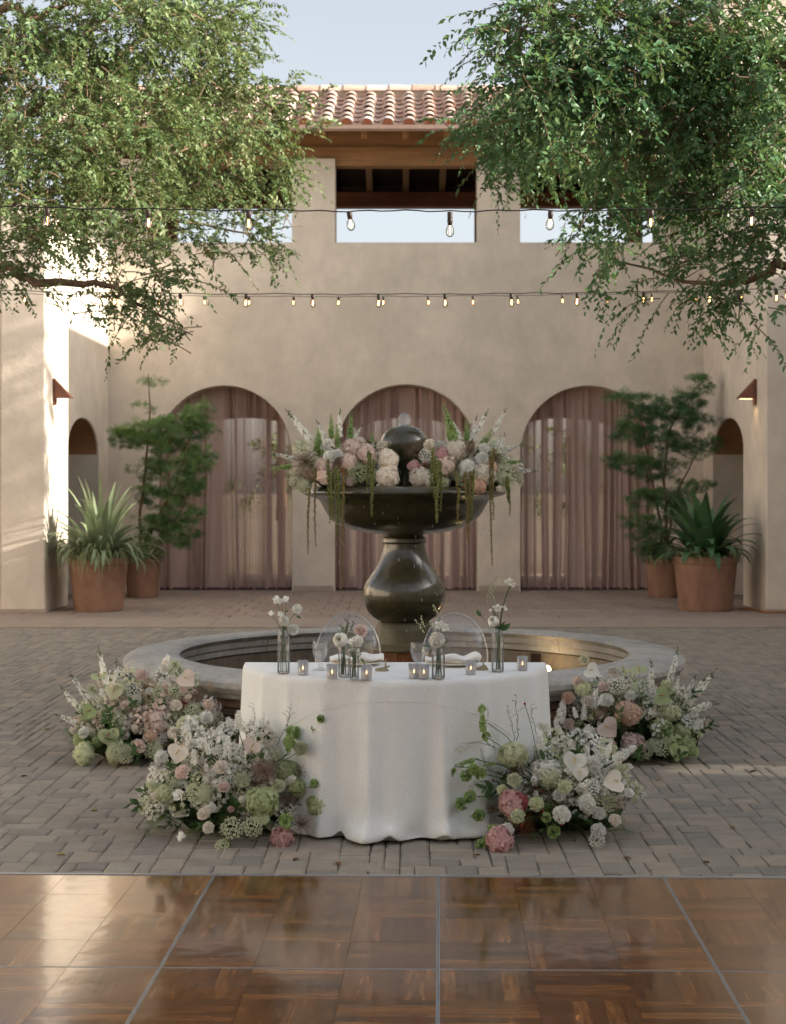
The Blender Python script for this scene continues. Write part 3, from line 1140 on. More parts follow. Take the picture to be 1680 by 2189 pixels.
bowl = [(0.13, 1.322), (0.20, 1.327), (0.30, 1.341), (0.39, 1.362), (0.46, 1.389), (0.51, 1.422), (0.55, 1.470), (0.578, 1.520), (0.60, 1.562), (0.63, 1.583), (0.69, 1.597), (0.715, 1.607), (0.722, 1.620), (0.712, 1.635), (0.67, 1.656), (0.62, 1.664), (0.58, 1.655), (0.56, 1.62), (0.50, 1.55), (0.3, 1.47), (0.0, 1.45)]
q = MB()
q.lathe(bowl, 96, c0)
q.put('bowl', m_glaze, FT, smooth=True)
q = MB()
q.lathe([(0.575, 1.645), (0.0, 1.646)], 64, c0)
q.put('bowl_water', m_water, FT)
q = MB()
q.lathe([(0.10, 1.60), (0.095, 1.68), (0.09, 1.73), (0.10, 1.79), (0.135, 1.85), (0.163, 1.905), (0.172, 1.955), (0.166, 2.00), (0.145, 2.043), (0.11, 2.075), (0.06, 2.094), (0.0, 2.099)], 64, c0)
q.put('onion_finial', m_glaze, FT, smooth=True)
q = MB()
q.lathe([(0.0, 2.096), (0.036, 2.097), (0.045, 2.115), (0.046, 2.14), (0.04, 2.165), (0.025, 2.182), (0.0, 2.188)], 20, c0)
o = q.put('water_jet', m_splash, FT, smooth=True, fix=True)
# lit niche in the basin wall and lamp
m_niche = M('skimmer_niche', (0.03, 0.015, 0.01), 0.8, var=(9, 0.2))
nx_, ny_ = 1.05, math.sqrt(1.648 ** 2 - 1.05 ** 2)
q = MB()
q.box(-0.045, 0.045, -0.006, 0.004, -0.045, 0.045)
an = math.atan2(ny_, nx_)
put('skimmer_niche', q.mesh(m_niche), FT, (FX + nx_ * 0.995, FY + ny_ * 0.995, 0.295), (0, 0, an - PI / 2))
q = MB()
q.lathe([(0.0, 0.03), (0.02, 0.028), (0.035, 0.015), (0.04, 0.0), (0.03, -0.02), (0.0, -0.02)], 16, (FX + 1.10, FY + 1.0, 0.245))
q.put('basin_lamp', m_lamp_w, FT, smooth=True)
ld = bpy.data.lights.new('basin_light', 'POINT')
ld.energy = 0.2
ld.color = (1.0, 0.62, 0.25)
ld.shadow_soft_size = 0.04
lo = bpy.data.objects.new('basin_light', ld)
lo.location = (FX + 1.10, FY + 1.0, 0.33)
link(lo, FT)
# falling drops
VV, FF = [], []
oct_ = np.array([(1, 0, 0), (0, 1, 0), (-1, 0, 0), (0, -1, 0), (0, 0, 1), (0, 0, -1)], float)
octF = np.array([(0, 1, 4), (1, 2, 4), (2, 3, 4), (3, 0, 4), (1, 0, 5), (2, 1, 5), (3, 2, 5), (0, 3, 5)])
nd = 220
ang = rng.uniform(-PI * 1.05, 0.05, nd)
ang[:90] = rng.normal(-0.35, 0.35, 90)
rad = 0.60 + rng.normal(0, 0.10, nd)
rad = np.where(rng.random(nd) < 0.10, rng.uniform(0.25, 0.6, nd), rad)
zz = rng.uniform(0.3, 1.56, nd)
zz = np.where(rad < 0.56, np.minimum(zz, 1.32), zz)
t = np.stack([FX + rad * np.cos(ang), FY + rad * np.sin(ang), zz], 1)
tv = oct_ * np.array([0.0017, 0.0017, 0.013])
V, F = inst(tv, octF, np.repeat(np.eye(3)[None], nd, 0), t, rng.uniform(0.6, 1.5, nd))
o = put('falling_drops', mesh(V, F, m_drop, smooth=True), FT)
o['kind'] = 'stuff'

# ================================================================== TABLE
m_cloth = M('linen', (0.82, 0.835, 0.815), 0.92, var=(5, 0.035), var2=(170, 0.10), bump=(210, 0.8, 0.003), bump2=(14, 0.35, 0.012), spec=0.15, sheen=0.15)
m_seam = M('linen_seam', (0.72, 0.72, 0.69), 0.9, var=(40, 0.04), bump=(300, 0.2, 0.001), spec=0.15)
m_wood_t = M('plywood', (0.45, 0.33, 0.2), 0.7, var=(4, 0.15))
m_glass = thin_glass('clear_glass', (0.99, 0.998, 0.995), 0.06, 0.01, frost=0.09)
m_vwater = thin_glass('vase_water', (0.985, 0.995, 0.99), 0.03, 0.02, frost=0.05)
m_frost = thin_glass('frosted_glass', (0.97, 0.98, 0.99), 0.06, 0.2, frost=0.36)
m_acryl = thin_glass('clear_acrylic', (0.985, 0.99, 1.0), 0.10, 0.03, frost=0.06)
m_acryl_e = thin_glass('acrylic_edge', (0.95, 0.97, 1.0), 0.25, 0.05, frost=0.12)
m_wax = M('candle_wax', (0.86, 0.82, 0.74), 0.5, var=(20, 0.05), transl=0.3)
m_flame = M('flame', (1, 0.7, 0.4), 0.5, emit=(1.0, 0.56, 0.22), estr=5.0)
m_plate = M('cream_stoneware', (0.72, 0.66, 0.55), 0.3, var=(6, 0.06), coat=0.4)
m_napkin = M('napkin_linen', (0.82, 0.80, 0.77), 0.9, var=(20, 0.05), bump=(300, 0.3, 0.001))
m_gold = M('brushed_gold', (0.62, 0.38, 0.13), 0.3, metal=1.0, var=(12, 0.1))
m_pyrite = M('dull_gold_stone', (0.33, 0.27, 0.16), 0.5, metal=0.3, var=(60, 0.4), bump=(90, 0.8, 0.01))
m_card = M('card_paper', (0.8, 0.78, 0.72), 0.85, var=(30, 0.03))

TX, TY, TZ, TR = -0.062, 7.90, 0.748, 0.775
TB = thing('draped_table', 'half-round table under a floor-length ivory linen cloth in front of the fountain', 'table', (TX, TY, 0))
# outline of the half moon, counter-clockwise from the back right corner along the front arc
NU = 360


def outline(u):
    """u 0..1 round the perimeter; returns point and outward normal"""
    arc, line = PI * TR, 2 * TR
    s = u * (arc + line)
    if s < arc:
        a = -s / TR                       # from +x through -y to -x
        p = (TR * math.cos(a), TR * math.sin(a))
        nrm = (math.cos(a), math.sin(a))
        # soften the corners
        e = min(s, arc - s)
        if e < 0.06:
            k = (0.06 - e) / 0.06
            nrm = unit(np.array([nrm[0], nrm[1] + k * 0.75]))
        return p, nrm
    s -= arc
    p = (-TR + s, 0.0)
    e = min(s, line - s)
    nrm = (0.0, 1.0)
    if e < 0.06:
        k = (0.06 - e) / 0.06
        nrm = unit(np.array([(-1 if s < line / 2 else 1) * k * 0.75, 1.0]))
    return p, nrm


fold_ph = rng.uniform(0, 2 * PI, 8)


def folds(u):
    a = 2 * PI * u
    f = 0.55 * math.sin(13 * a + fold_ph[0] + 0.9 * math.sin(3 * a + fold_ph[3])) + 0.5 * math.sin(21 * a + fold_ph[1] + 0.7 * math.sin(4 * a)) + 0.16 * math.sin(37 * a + fold_ph[7]) + 0.3 * math.sin(8 * a + fold_ph[2] + 0.6 * math.sin(5 * a))
    return f


def softf(u):
    f = folds(u)
    return 0.75 * f if f < 0 else f * 0.7 + 0.55 * f * f


def cloth_pt(u, v):
    """v 0 at the table edge .. 1 at the floor .. beyond: tucked hem"""
    (px, py), (nx, ny) = outline(u % 1.0)
    f = softf(u % 1.0) * (1 - 0.75 * abs(nx) ** 6)
    if v <= 1.0:
        amp = 0.003 + 0.034 * v ** 0.8
        off = 0.004 + 0.028 * v + amp * f
        z = TZ * (1 - v)
        # soft shoulder at the edge
        if v < 0.04:
            off -= 0.012 * (1 - v / 0.04) ** 2
        # slack cloth bellies out just above the floor
        bl = math.exp(-((v - 0.955) / 0.075) ** 2)
        off += bl * (0.028 + 0.034 * math.sin(2 * PI * u * 9 + fold_ph[4]) + 0.016 * math.sin(2 * PI * u * 23 + fold_ph[6]))
        z = max(z, 0.012 + 0.004)
        z += 0.03 * max(0, math.sin(2 * PI * u * 17 + fold_ph[5])) ** 4 * max(0, (v - 0.88) / 0.12)
    else:
        w = (v - 1.0) / 0.12
        amp = 0.037
        base = 0.004 + 0.028 + amp * f + math.exp(-((1 - 0.955) / 0.075) ** 2) * (0.028 + 0.034 * math.sin(2 * PI * u * 9 + fold_ph[4]) + 0.016 * math.sin(2 * PI * u * 23 + fold_ph[6]))
        off = base - 0.07 * w
        z = 0.016 - 0.012 * w + 0.03 * max(0, math.sin(2 * PI * u * 17 + fold_ph[5])) ** 4 * (1 - w)
    return (TX + px + nx * off, TY + py + ny * off, z)


vs = list(np.linspace(0, 0.05, 5)) + list(np.linspace(0.08, 0.86, 20)) + list(np.linspace(0.88, 1.0, 10)) + [1.04, 1.08, 1.12]
V, F = [], []
for v in vs:
    for i in range(NU):
        V.append(cloth_pt(i / NU, v))
nv = len(vs)
for j in range(nv - 1):
    for i in range(NU):
        i2 = (i + 1) % NU
        F.append((j * NU + i, j * NU + i2, (j + 1) * NU + i2, (j + 1) * NU + i))
# top: rings shrinking to the middle
rings = 5
b0 = len(V)
mid = (TX, TY - 0.32)
for r in range(1, rings):
    t = r / rings
    for i in range(NU):
        x, y, z = V[i]
        V.append((x + (mid[0] - x) * t, y + (mid[1] - y) * t, TZ + 0.0015 * math.sin(x * 19 + y * 13) * (1 - t) + 0.0035))
prev = 0
for r in range(1, rings):
    cur = b0 + (r - 1) * NU
    for i in range(NU):
        i2 = (i + 1) % NU
        F.append((prev + i2, prev + i, cur + i, cur + i2))
    prev = cur
V.append((mid[0], mid[1], TZ + 0.0035))
for i in range(NU):
    F.append((prev + (i + 1) % NU, prev + i, len(V) - 1))
cl = put('tablecloth', mesh(V, F, m_cloth, smooth=True), TB)
# arched seam across the front drape
pts = []
for k in range(61):
    t = -1 + 2 * k / 60
    u0 = 0.5 * PI * TR / (PI * TR + 2 * TR)
    u = u0 - t * 0.155
    v = 0.13 + 0.26 * abs(t) ** 2.2
    p = Vector(cloth_pt(u, v))
    pts.append(p + Vector((0, -0.0012, 0)))
q = MB()
q.tube(pts, 0.0009, 5)
q.put('seam', m_seam, cl, smooth=True)
q = MB()
n = 40
ring = [(TX + (TR - 0.02) * math.cos(PI + PI * k / n), TY + (TR - 0.02) * math.sin(PI + PI * k / n)) for k in range(n + 1)]
V = [(x, y, TZ - 0.03) for x, y in ring] + [(x, y, TZ - 0.006) for x, y in ring]
m = n + 1
q.add(V, [tuple(range(n, -1, -1)), tuple(range(m, 2 * m))] + [(i, i + 1, m + i + 1, m + i) for i in range(n)] + [(n, 0, m, 2 * m - 1)])
q.put('tabletop', m_wood_t, TB, fix=True)
for lx, ly in ((-0.6, -0.06), (0.6, -0.06), (-0.36, -0.52), (0.36, -0.52)):
    q = MB()
    q.tube([(TX + lx, TY + ly, 0.0), (TX + lx, TY + ly, TZ - 0.031)], 0.016, 10)
    q.put('leg', m_alu, TB)

TOP = TZ + 0.004


def on_table(x, y):
    """spot on the table top seen at pixel (x, y)"""
    d = FPX * (EYE - TOP) / (y - CY)
    return Vector(((x - CX) / FPX * d, d, TOP))


# ---------------- vases
def bottle(R, H, neck, shoulder):
    o = [(0.0, 0.001), (R - 0.004, 0.0), (R, 0.005), (R, H * shoulder), (R * 0.97, H * (shoulder + 0.05)), (R * 0.82, H * (shoulder + 0.11)), (neck, H * 0.95), (neck + 0.002, H), (neck + 0.0005, H + 0.0015), (neck - 0.001, H)]
    q = MB()
    q.lathe(o, 32)
    return q.mesh(m_glass, smooth=True)


def vase(px, py, R, H, neck, shoulder, fill, label):
    p = on_table(px, py)
    t = thing('glass_vase', label, 'vase', p, 'bud vases on the table')
    put('vessel', bottle(R, H, neck, shoulder), t, p)
    q = MB()
    q.lathe([(0.0, 0.0082), (R - 0.006, 0.0082), (R - 0.0027, 0.0125), (R - 0.0027, H * fill), (0.0, H * fill)], 32)
    put('water', q.mesh(m_vwater, smooth=False, fix=True), t, p)
    return p


VASES = [
    vase(606, 1439.5, 0.0295, 0.205, 0.021, 0.80, 0.55, 'tall clear glass bottle vase at the left end of the table'),
    vase(735, 1447, 0.0265, 0.165, 0.019, 0.78, 0.5, 'clear glass bottle vase holding the plump white ranunculus'),
    vase(757, 1452, 0.0215, 0.12, 0.02, 0.80, 0.5, 'small short clear vase with leafy white sprays, beside the pink rose'),
    vase(937, 1450, 0.031, 0.155, 0.020, 0.76, 0.72, 'clear bottle vase right of centre with one round white bloom'),
    vase(1063.7, 1436, 0.0295, 0.205, 0.021, 0.82, 0.58, 'tall clear glass vase near the right end with thick green stem'),
]


# ---------------- votives
def votive(px, py, label, s=1.0):
    p = on_table(px, py)
    t = thing('votive_candle', label, 'candle', p, 'votive candles on the table')
    R, H = 0.0262 * s, 0.068 * s
    q = MB()
    q.lathe([(0.0, 0.0005), (R * 0.88, 0.0), (R * 0.93, 0.004), (R, H), (R - 0.0028, H), (R * 0.93 - 0.0032, 0.009), (0.0, 0.008)], 28)
    put('cup', q.mesh(m_frost, smooth=True, fix=True), t, p)
    q = MB()
    q.lathe([(0.0, 0.009), (R * 0.84, 0.009), (R * 0.86, 0.026 * s), (R * 0.6, 0.0245 * s), (0.0, 0.0245 * s)], 24)
    put('wax', q.mesh(m_wax, smooth=False), t, p)
    q = MB()
    q.lathe([(0.0, 0.024 * s), (0.0022, 0.028 * s), (0.003, 0.0315 * s), (0.0018, 0.037 * s), (0.0, 0.044 * s)], 10)
    put('flame', q.mesh(m_flame, smooth=True), t, p)


votive(647.6, 1442, 'frosted votive candle between the left end vase and the left goblet')
votive(710, 1450.7, 'frosted votive candle in front of the left goblet')
votive(783.6, 1452.5, 'frosted votive candle right of the small leafy vase')
votive(885, 1449.5, 'left candle of the touching votive pair, below the right goblet')
votive(905.7, 1450.7, 'right candle of the touching votive pair, beside the round white bloom')
votive(1006.6, 1442, 'frosted votive candle in front of the right plate')
votive(1116.7, 1432.4, 'frosted votive candle alone at the far right end of the table')


# ---------------- goblets
def goblet(px, py, label):
    p = on_table(px, py)
    t = thing('water_goblet', label, 'goblet', p, 'water goblets')
    q = MB()
    out = [(0.0, 0.0005), (0.034, 0.0), (0.0345, 0.003), (0.02, 0.008), (0.009, 0.014), (0.0085, 0.02), (0.0135, 0.025), (0.008, 0.031), (0.0115, 0.036), (0.009, 0.041), (0.019, 0.052), (0.031, 0.07), (0.0385, 0.092), (0.0395, 0.112), (0.0375, 0.142)]
    inn = [(0.0362, 0.142), (0.038, 0.112), (0.037, 0.092), (0.0295, 0.071), (0.017, 0.055), (0.0, 0.047)]
    q.lathe(out, 36)
    put('glass', q.mesh(m_glass, smooth=True, fix=True), t, p)
    q = MB()
    q.lathe([(0.0, 0.0474), (0.0168, 0.0554), (0.0293, 0.0714), (0.0368, 0.0922), (0.0378, 0.112), (0.0369, 0.126), (0.0, 0.126)], 36)
    put('water', q.mesh(m_vwater, smooth=False, fix=True), t, p)


goblet(685, 1433, 'footed water goblet by the left place setting')
goblet(894.5, 1437, 'footed water goblet by the right place setting')


# ---------------- plates, napkins, knives, card holders
def setting(px, py, side, napk):
    p = on_table(px, py)
    t = thing('dinner_plate', f'cream dinner plate at the {side} place setting', 'plate', p, 'dinner plates')
    q = MB()
    q.lathe([(0.0, 0.002), (0.075, 0.002), (0.08, 0.0), (0.085, 0.003), (0.128, 0.014), (0.133, 0.0175), (0.13, 0.0195), (0.088, 0.009), (0.08, 0.006), (0.0, 0.006)], 56)
    put('plate', q.mesh(m_plate, smooth=True), t, p)
    # napkin: a loosely folded roll lying across the plate
    V, F = [], []
    nu, nvv = 26, 14
    for layer in range(2):
        pass
    for i in range(nu + 1):
        s = -1 + 2 * i / nu
        w = 0.045 + 0.018 * s + 0.006 * math.sin(7 * s)
        yc = 0.016 * math.sin(2.3 * s + napk)
        for j in range(nvv):
            a = 2 * PI * j / nvv
            r = 1 + 0.10 * math.sin(3 * a + 4 * s + napk) + 0.06 * math.sin(5 * a - 6 * s)
            h = 0.014 + 0.009 * math.sin(3.1 * s + napk) ** 2 + 0.006 * (s + 1) * 0.5
            V.append((s * 0.158, yc + w * math.cos(a) * r, 0.021 + h + h * math.sin(a) * r + 0.004 * math.sin(9 * s)))
    for i in range(nu):
        for j in range(nvv):
            j2 = (j + 1) % nvv
            F.append((i * nvv + j, i * nvv + j2, (i + 1) * nvv + j2, (i + 1) * nvv + j))
    F.append(list(range(nvv)))
    F.append(list(range((nu + 1) * nvv - 1, nu * nvv - 1, -1)))
    o = put('napkin', mesh(V, F, m_napkin, smooth=True), None, p + Vector((0, 0, 0.0)), (0, 0, 0.1 * napk), (0.86, 0.86, 0.8))
    tag(o, f'white folded napkin lying on the {side} plate', 'napkin', 'folded napkins')
    q = MB()
    q.box(-0.008, 0.008, -0.10, 0.02, 0.0, 0.003)
    q.box(-0.005, 0.005, 0.021, 0.10, 0.0, 0.004)
    o = bev(put('table_knife', q.mesh(m_gold), None, p + Vector((-0.045, -0.072, 0.0205)), (0.03, 0, R_(66))), 0.001, 1)
    tag(o, f'gold table knife resting on the {side} plate edge', 'knife', 'gold knives')


setting(762, 1421, 'left', 0.6)
setting(966, 1422, 'right', 1.9)


def holder(px, py, label, flip):
    p = on_table(px, py)
    t = thing('place_card_holder', label, 'card holder', p, 'place card holders')
    V, F = [], []
    n = 10
    for j, (r, z) in enumerate(((0.028, 0.0), (0.03, 0.006), (0.024, 0.013), (0.010, 0.021), (0.004, 0.026))):
        for k in range(n):
            a = 2 * PI * k / n
            rr = r * random.uniform(0.8, 1.15)
            V.append((rr * 1.15 * math.cos(a) + (0.01 * j * flip if j > 2 else 0), rr * 0.6 * math.sin(a), z))
    for j in range(4):
        for k in range(n):
            F.append((j * n + k, j * n + (k + 1) % n, (j + 1) * n + (k + 1) % n, (j + 1) * n + k))
    F.append(tuple(range(4 * n, 5 * n)))
    put('base', mesh(V, F, m_pyrite), t, p)
    q = MB()
    q.tube([(0.02 * flip, 0, 0.012), (0.021 * flip, 0, 0.05), (0.021 * flip, 0, 0.058), (0.031 * flip, 0, 0.06)], [0.0045, 0.003, 0.0018, 0.0015], 6)
    put('pin', q.mesh(m_pyrite), t, p)


holder(815, 1434.5, 'small gold stone card holder right of the left napkin', 1)
holder(1029, 1432.5, 'small gold stone card holder right of the right napkin', 0.4)


# ---------------- clear chairs
def chair(px, label, ry):
    d = 8.32
    p = Vector(((px - CX) / FPX * d, d, 0))
    t = thing('clear_chair', label, 'chair', p, 'clear acrylic chairs')
    W, ztop = 0.178, 0.955
    zc = 0.715
    back = []
    n = 56
    for k in range(n):
        a = 2 * PI * k / n
        x, z = W * math.cos(a), zc + (ztop - zc) * math.sin(a)
        back.append((x, z))
    tilt = lambda z: 0.05 + (z - 0.45) * 0.16

    def bp(x, z, o=0):
        return (p.x + x, p.y + tilt(z) + 0.05 * (1 - (x / W) ** 2) * 0.5 + o, z)
    q = MB()
    pts = [bp(x, z) for x, z in back] + [bp(*back[0])]
    q.tube(pts, 0.0048, 8, cap=False)
    q.put('back_frame', m_acryl_e, t, smooth=True, fix=True)
    # panel: thin slab
    V, F = [], []
    rr = [0.955, 0.66, 0.33]
    for o in (-0.0025, 0.0025):
        for r in rr:
            for (x, z) in back:
                xx, zz_ = x * r, zc + (z - zc) * r
                V.append(bp(xx, zz_, o))
        V.append(bp(0, zc, o))
    half = len(rr) * n + 1
    for s in (0, 1):
        b = s * half
        for r in range(len(rr) - 1):
            for k in range(n):
                k2 = (k + 1) % n
                F.append((b + r * n + k, b + r * n + k2, b + (r + 1) * n + k2, b + (r + 1) * n + k))
        for k in range(n):
            F.append((b + 2 * n + k, b + 2 * n + (k + 1) % n, b + half - 1))
    for k in range(n):
        F.append((k, (k + 1) % n, half + (k + 1) % n, half + k))
    me = fixn(mesh(V, F, m_acryl, smooth=True))
    put('back_panel', me, t)
    q = MB()
    q.box(-0.215, 0.215, -0.36, 0.05, 0.435, 0.455)
    bev(put('seat', q.mesh(m_acryl), t, p), 0.008, 2)
    for sx in (-1, 1):
        q = MB()
        q.tube([(sx * 0.19, -0.33, 0.434), (sx * 0.195, -0.345, 0.2), (sx * 0.19, -0.36, 0.0)], [0.019, 0.016, 0.012], 10)
        put('leg', q.mesh(m_acryl, smooth=True, fix=True), t, p)
        q = MB()
        q.tube([(sx * 0.14, 0.065, 0.53), (sx * 0.185, 0.04, 0.434), (sx * 0.19, 0.07, 0.2), (sx * 0.195, 0.12, 0.0)], [0.012, 0.018, 0.016, 0.012], 10)
        put('leg', q.mesh(m_acryl, smooth=True, fix=True), t, p)


chair(743, 'clear acrylic round-back chair behind the left place setting', 0)
chair(974, 'clear acrylic round-back chair behind the right place setting', 0)

# ================================================================== CURTAINS
def sheer_mat():
    m = bpy.data.materials.new('sheer_mauve')
    m.use_nodes = True
    nt = m.node_tree
    N, L = nt.nodes, nt.links
    N.clear()
    out = N.new('ShaderNodeOutputMaterial')
    tc = N.new('ShaderNodeTexCoord')
    at = N.new('ShaderNodeAttribute'); at.attribute_name = 'tint'
    nz = N.new('ShaderNodeTexNoise'); nz.inputs['Scale'].default_value = 1.0; nz.inputs['Detail'].default_value = 3
    mp = N.new('ShaderNodeMapping'); mp.inputs['Scale'].default_value = (26, 1, 0.25)
    L.new(tc.outputs['Object'], mp.inputs[0]); L.new(mp.outputs[0], nz.inputs['Vector'])
    # opacity: gathered cloth (tint) plus fine threads
    ml = N.new('ShaderNodeMath'); ml.operation = 'MULTIPLY_ADD'; ml.inputs[1].default_value = 0.35; ml.inputs[2].default_value = -0.17
    L.new(nz.outputs['Fac'], ml.inputs[0])
    ad = N.new('ShaderNodeMath'); ad.operation = 'ADD'; ad.use_clamp = True
    L.new(ml.outputs[0], ad.inputs[0]); L.new(at.outputs['Fac'], ad.inputs[1])
    df = N.new('ShaderNodeBsdfDiffuse'); df.inputs[0].default_value = (0.47, 0.345, 0.305, 1)
    tr = N.new('ShaderNodeBsdfTranslucent'); tr.inputs[0].default_value = (0.56, 0.37, 0.30, 1)
    m1 = N.new('ShaderNodeMixShader'); m1.inputs[0].default_value = 0.4
    L.new(df.outputs[0], m1.inputs[1]); L.new(tr.outputs[0], m1.inputs[2])
    tp = N.new('ShaderNodeBsdfTransparent'); tp.inputs[0].default_value = (0.92, 0.80, 0.76, 1)
    m2 = N.new('ShaderNodeMixShader')
    L.new(ad.outputs[0], m2.inputs[0]); L.new(tp.outputs[0], m2.inputs[1]); L.new(m1.outputs[0], m2.inputs[2])
    L.new(m2.outputs[0], out.inputs[0])
    return m


m_sheer = sheer_mat()
m_hem = M('curtain_hem', (0.11, 0.06, 0.06), 0.9, var=(12, 0.2))


def curtain(x0, x1, label, opens, seed):
    """opens: (centre 0..1, half width 0..1, clearness) strips where the cloth hangs ungathered"""
    rg = np.random.default_rng(seed)
    t = thing('arch_curtain', label, 'curtain', ((x0 + x1) / 2, YF + 0.3, 0), 'curtains in the arches')
    nx_, nz_ = 300, 22
    c, h = (x0 + x1) / 2, (x1 - x0) / 2
    ph = rg.uniform(0, 6.28, 6)
    V, T, F = [], [], []
    wav = np.cumsum(rg.normal(0, 1, nx_ + 1)); 
    for i in range(nx_ + 1):
        s = i / nx_
        x = x0 + 0.004 + (x1 - x0 - 0.008) * s
        s_ = s
        s = s + 0.035 * math.sin(7 * s_ + ph[1]) + 0.018 * math.sin(19 * s_ + ph[4]) + 0.010 * math.sin(41 * s_ + ph[3])
        zt = 2.23 + 1.14 * math.sqrt(max(0, 1 - ((x - c) / h) ** 2)) - 0.012
        dens = 0.98
        for (oc, ow, cl) in opens:
            dens -= 0.85 * cl * math.exp(-((s_ - oc) / ow) ** 4)
        dens = max(0.22, dens)
        for j in range(nz_ + 1):
            v = j / nz_
            z = 0.03 + (zt - 0.03) * v
            low = 1 - v
            f = math.sin(52 * s * 2 + ph[0] + 1.3 * math.sin(9 * s + ph[1])) * 0.5 + 0.5 * math.sin(83 * s + ph[2] + 0.8 * math.sin(7 * s + v * 2)) + 0.4 * math.sin(150 * s + ph[5])
            g_ = 0.065 * f * (0.5 + 0.7 * low)
            xx = x + 0.05 * math.sin(6.28 * s_ * 3 + ph[3]) * low * low * math.sin(PI * s_)
            V.append((xx, YF + 0.30 + g_, z))
            dd = dens + 0.07 * math.cos(83 * s + ph[2] + 0.8 * math.sin(7 * s + v * 2)) + 0.05 * math.sin(150 * s + ph[5]) + 0.10 * (low ** 6) + (0.12 if v > 0.93 else 0)
            T.append(min(0.985, max(0.12, dd)))
    m = nz_ + 1
    for i in range(nx_):
        for j in range(nz_):
            F.append((i * m + j, (i + 1) * m + j, (i + 1) * m + j + 1, i * m + j + 1))
    put('sheer_panel', mesh(V, F, m_sheer, smooth=True, tint=T), t)
    q = MB()
    q.box(x0 + 0.01, x1 - 0.01, YF + 0.27, YF + 0.335, 0.012, 0.055)
    bev(q.put('weighted_hem', m_hem, t), 0.012, 2)


curtain(-4.10, -1.88, 'sheer mauve curtain in the left arch, parted in pale strips at its right', [(0.53, 0.035, 0.42), (0.60, 0.022, 0.4), (0.705, 0.075, 0.60), (0.86, 0.025, 0.62), (0.965, 0.025, 0.62)], 3)
curtain(-1.18, 1.15, 'sheer mauve curtain in the middle arch behind the fountain bowl', [(0.12, 0.02, 0.4), (0.30, 0.03, 0.35), (0.42, 0.03, 0.4), (0.72, 0.03, 0.38), (0.80, 0.02, 0.4), (0.9, 0.02, 0.3)], 5)
curtain(1.85, 4.08, 'sheer mauve curtain in the right arch with bright slits at its left', [(0.03, 0.012, 0.4), (0.085, 0.018, 0.45), (0.145, 0.022, 0.66), (0.235, 0.022, 0.66), (0.34, 0.014, 0.6), (0.52, 0.02, 0.22), (0.62, 0.03, 0.15)], 8)

# ================================================================== TREES
m_bark = M('bark', (0.16, 0.105, 0.07), 0.9, var=(6, 0.3, (4, 4, 0.7)), bump=(25, 0.7, 0.01), spec=0.2)
m_leafA = M('leaf_green', (0.075, 0.125, 0.035), 0.42, ramp=('tint', [(0.085, 0.139, 0.057), (0.136, 0.202, 0.078), (0.188, 0.250, 0.103), (0.103, 0.174, 0.084), (0.233, 0.277, 0.128)]), transl=0.30, spec=0.22, transl_col=(0.18, 0.23, 0.07))
m_leafB = M('leaf_deep_green', (0.06, 0.115, 0.035), 0.38, ramp=('tint', [(0.059, 0.141, 0.064), (0.090, 0.184, 0.076), (0.135, 0.240, 0.093), (0.078, 0.174, 0.090), (0.180, 0.273, 0.118)]), transl=0.28, spec=0.25, transl_col=(0.14, 0.21, 0.06))

LEAF_V = np.array([(0, 0, 0), (0.23, 0.32, 0.05), (0.17, 0.68, 0.04), (0, 1.0, -0.06), (-0.17, 0.68, 0.04), (-0.23, 0.32, 0.05), (0, 0.45, -0.03)])
LEAF_F = np.array([(0, 1, 6, 5), (1, 2, 3, 6), (6, 3, 4, 5)])


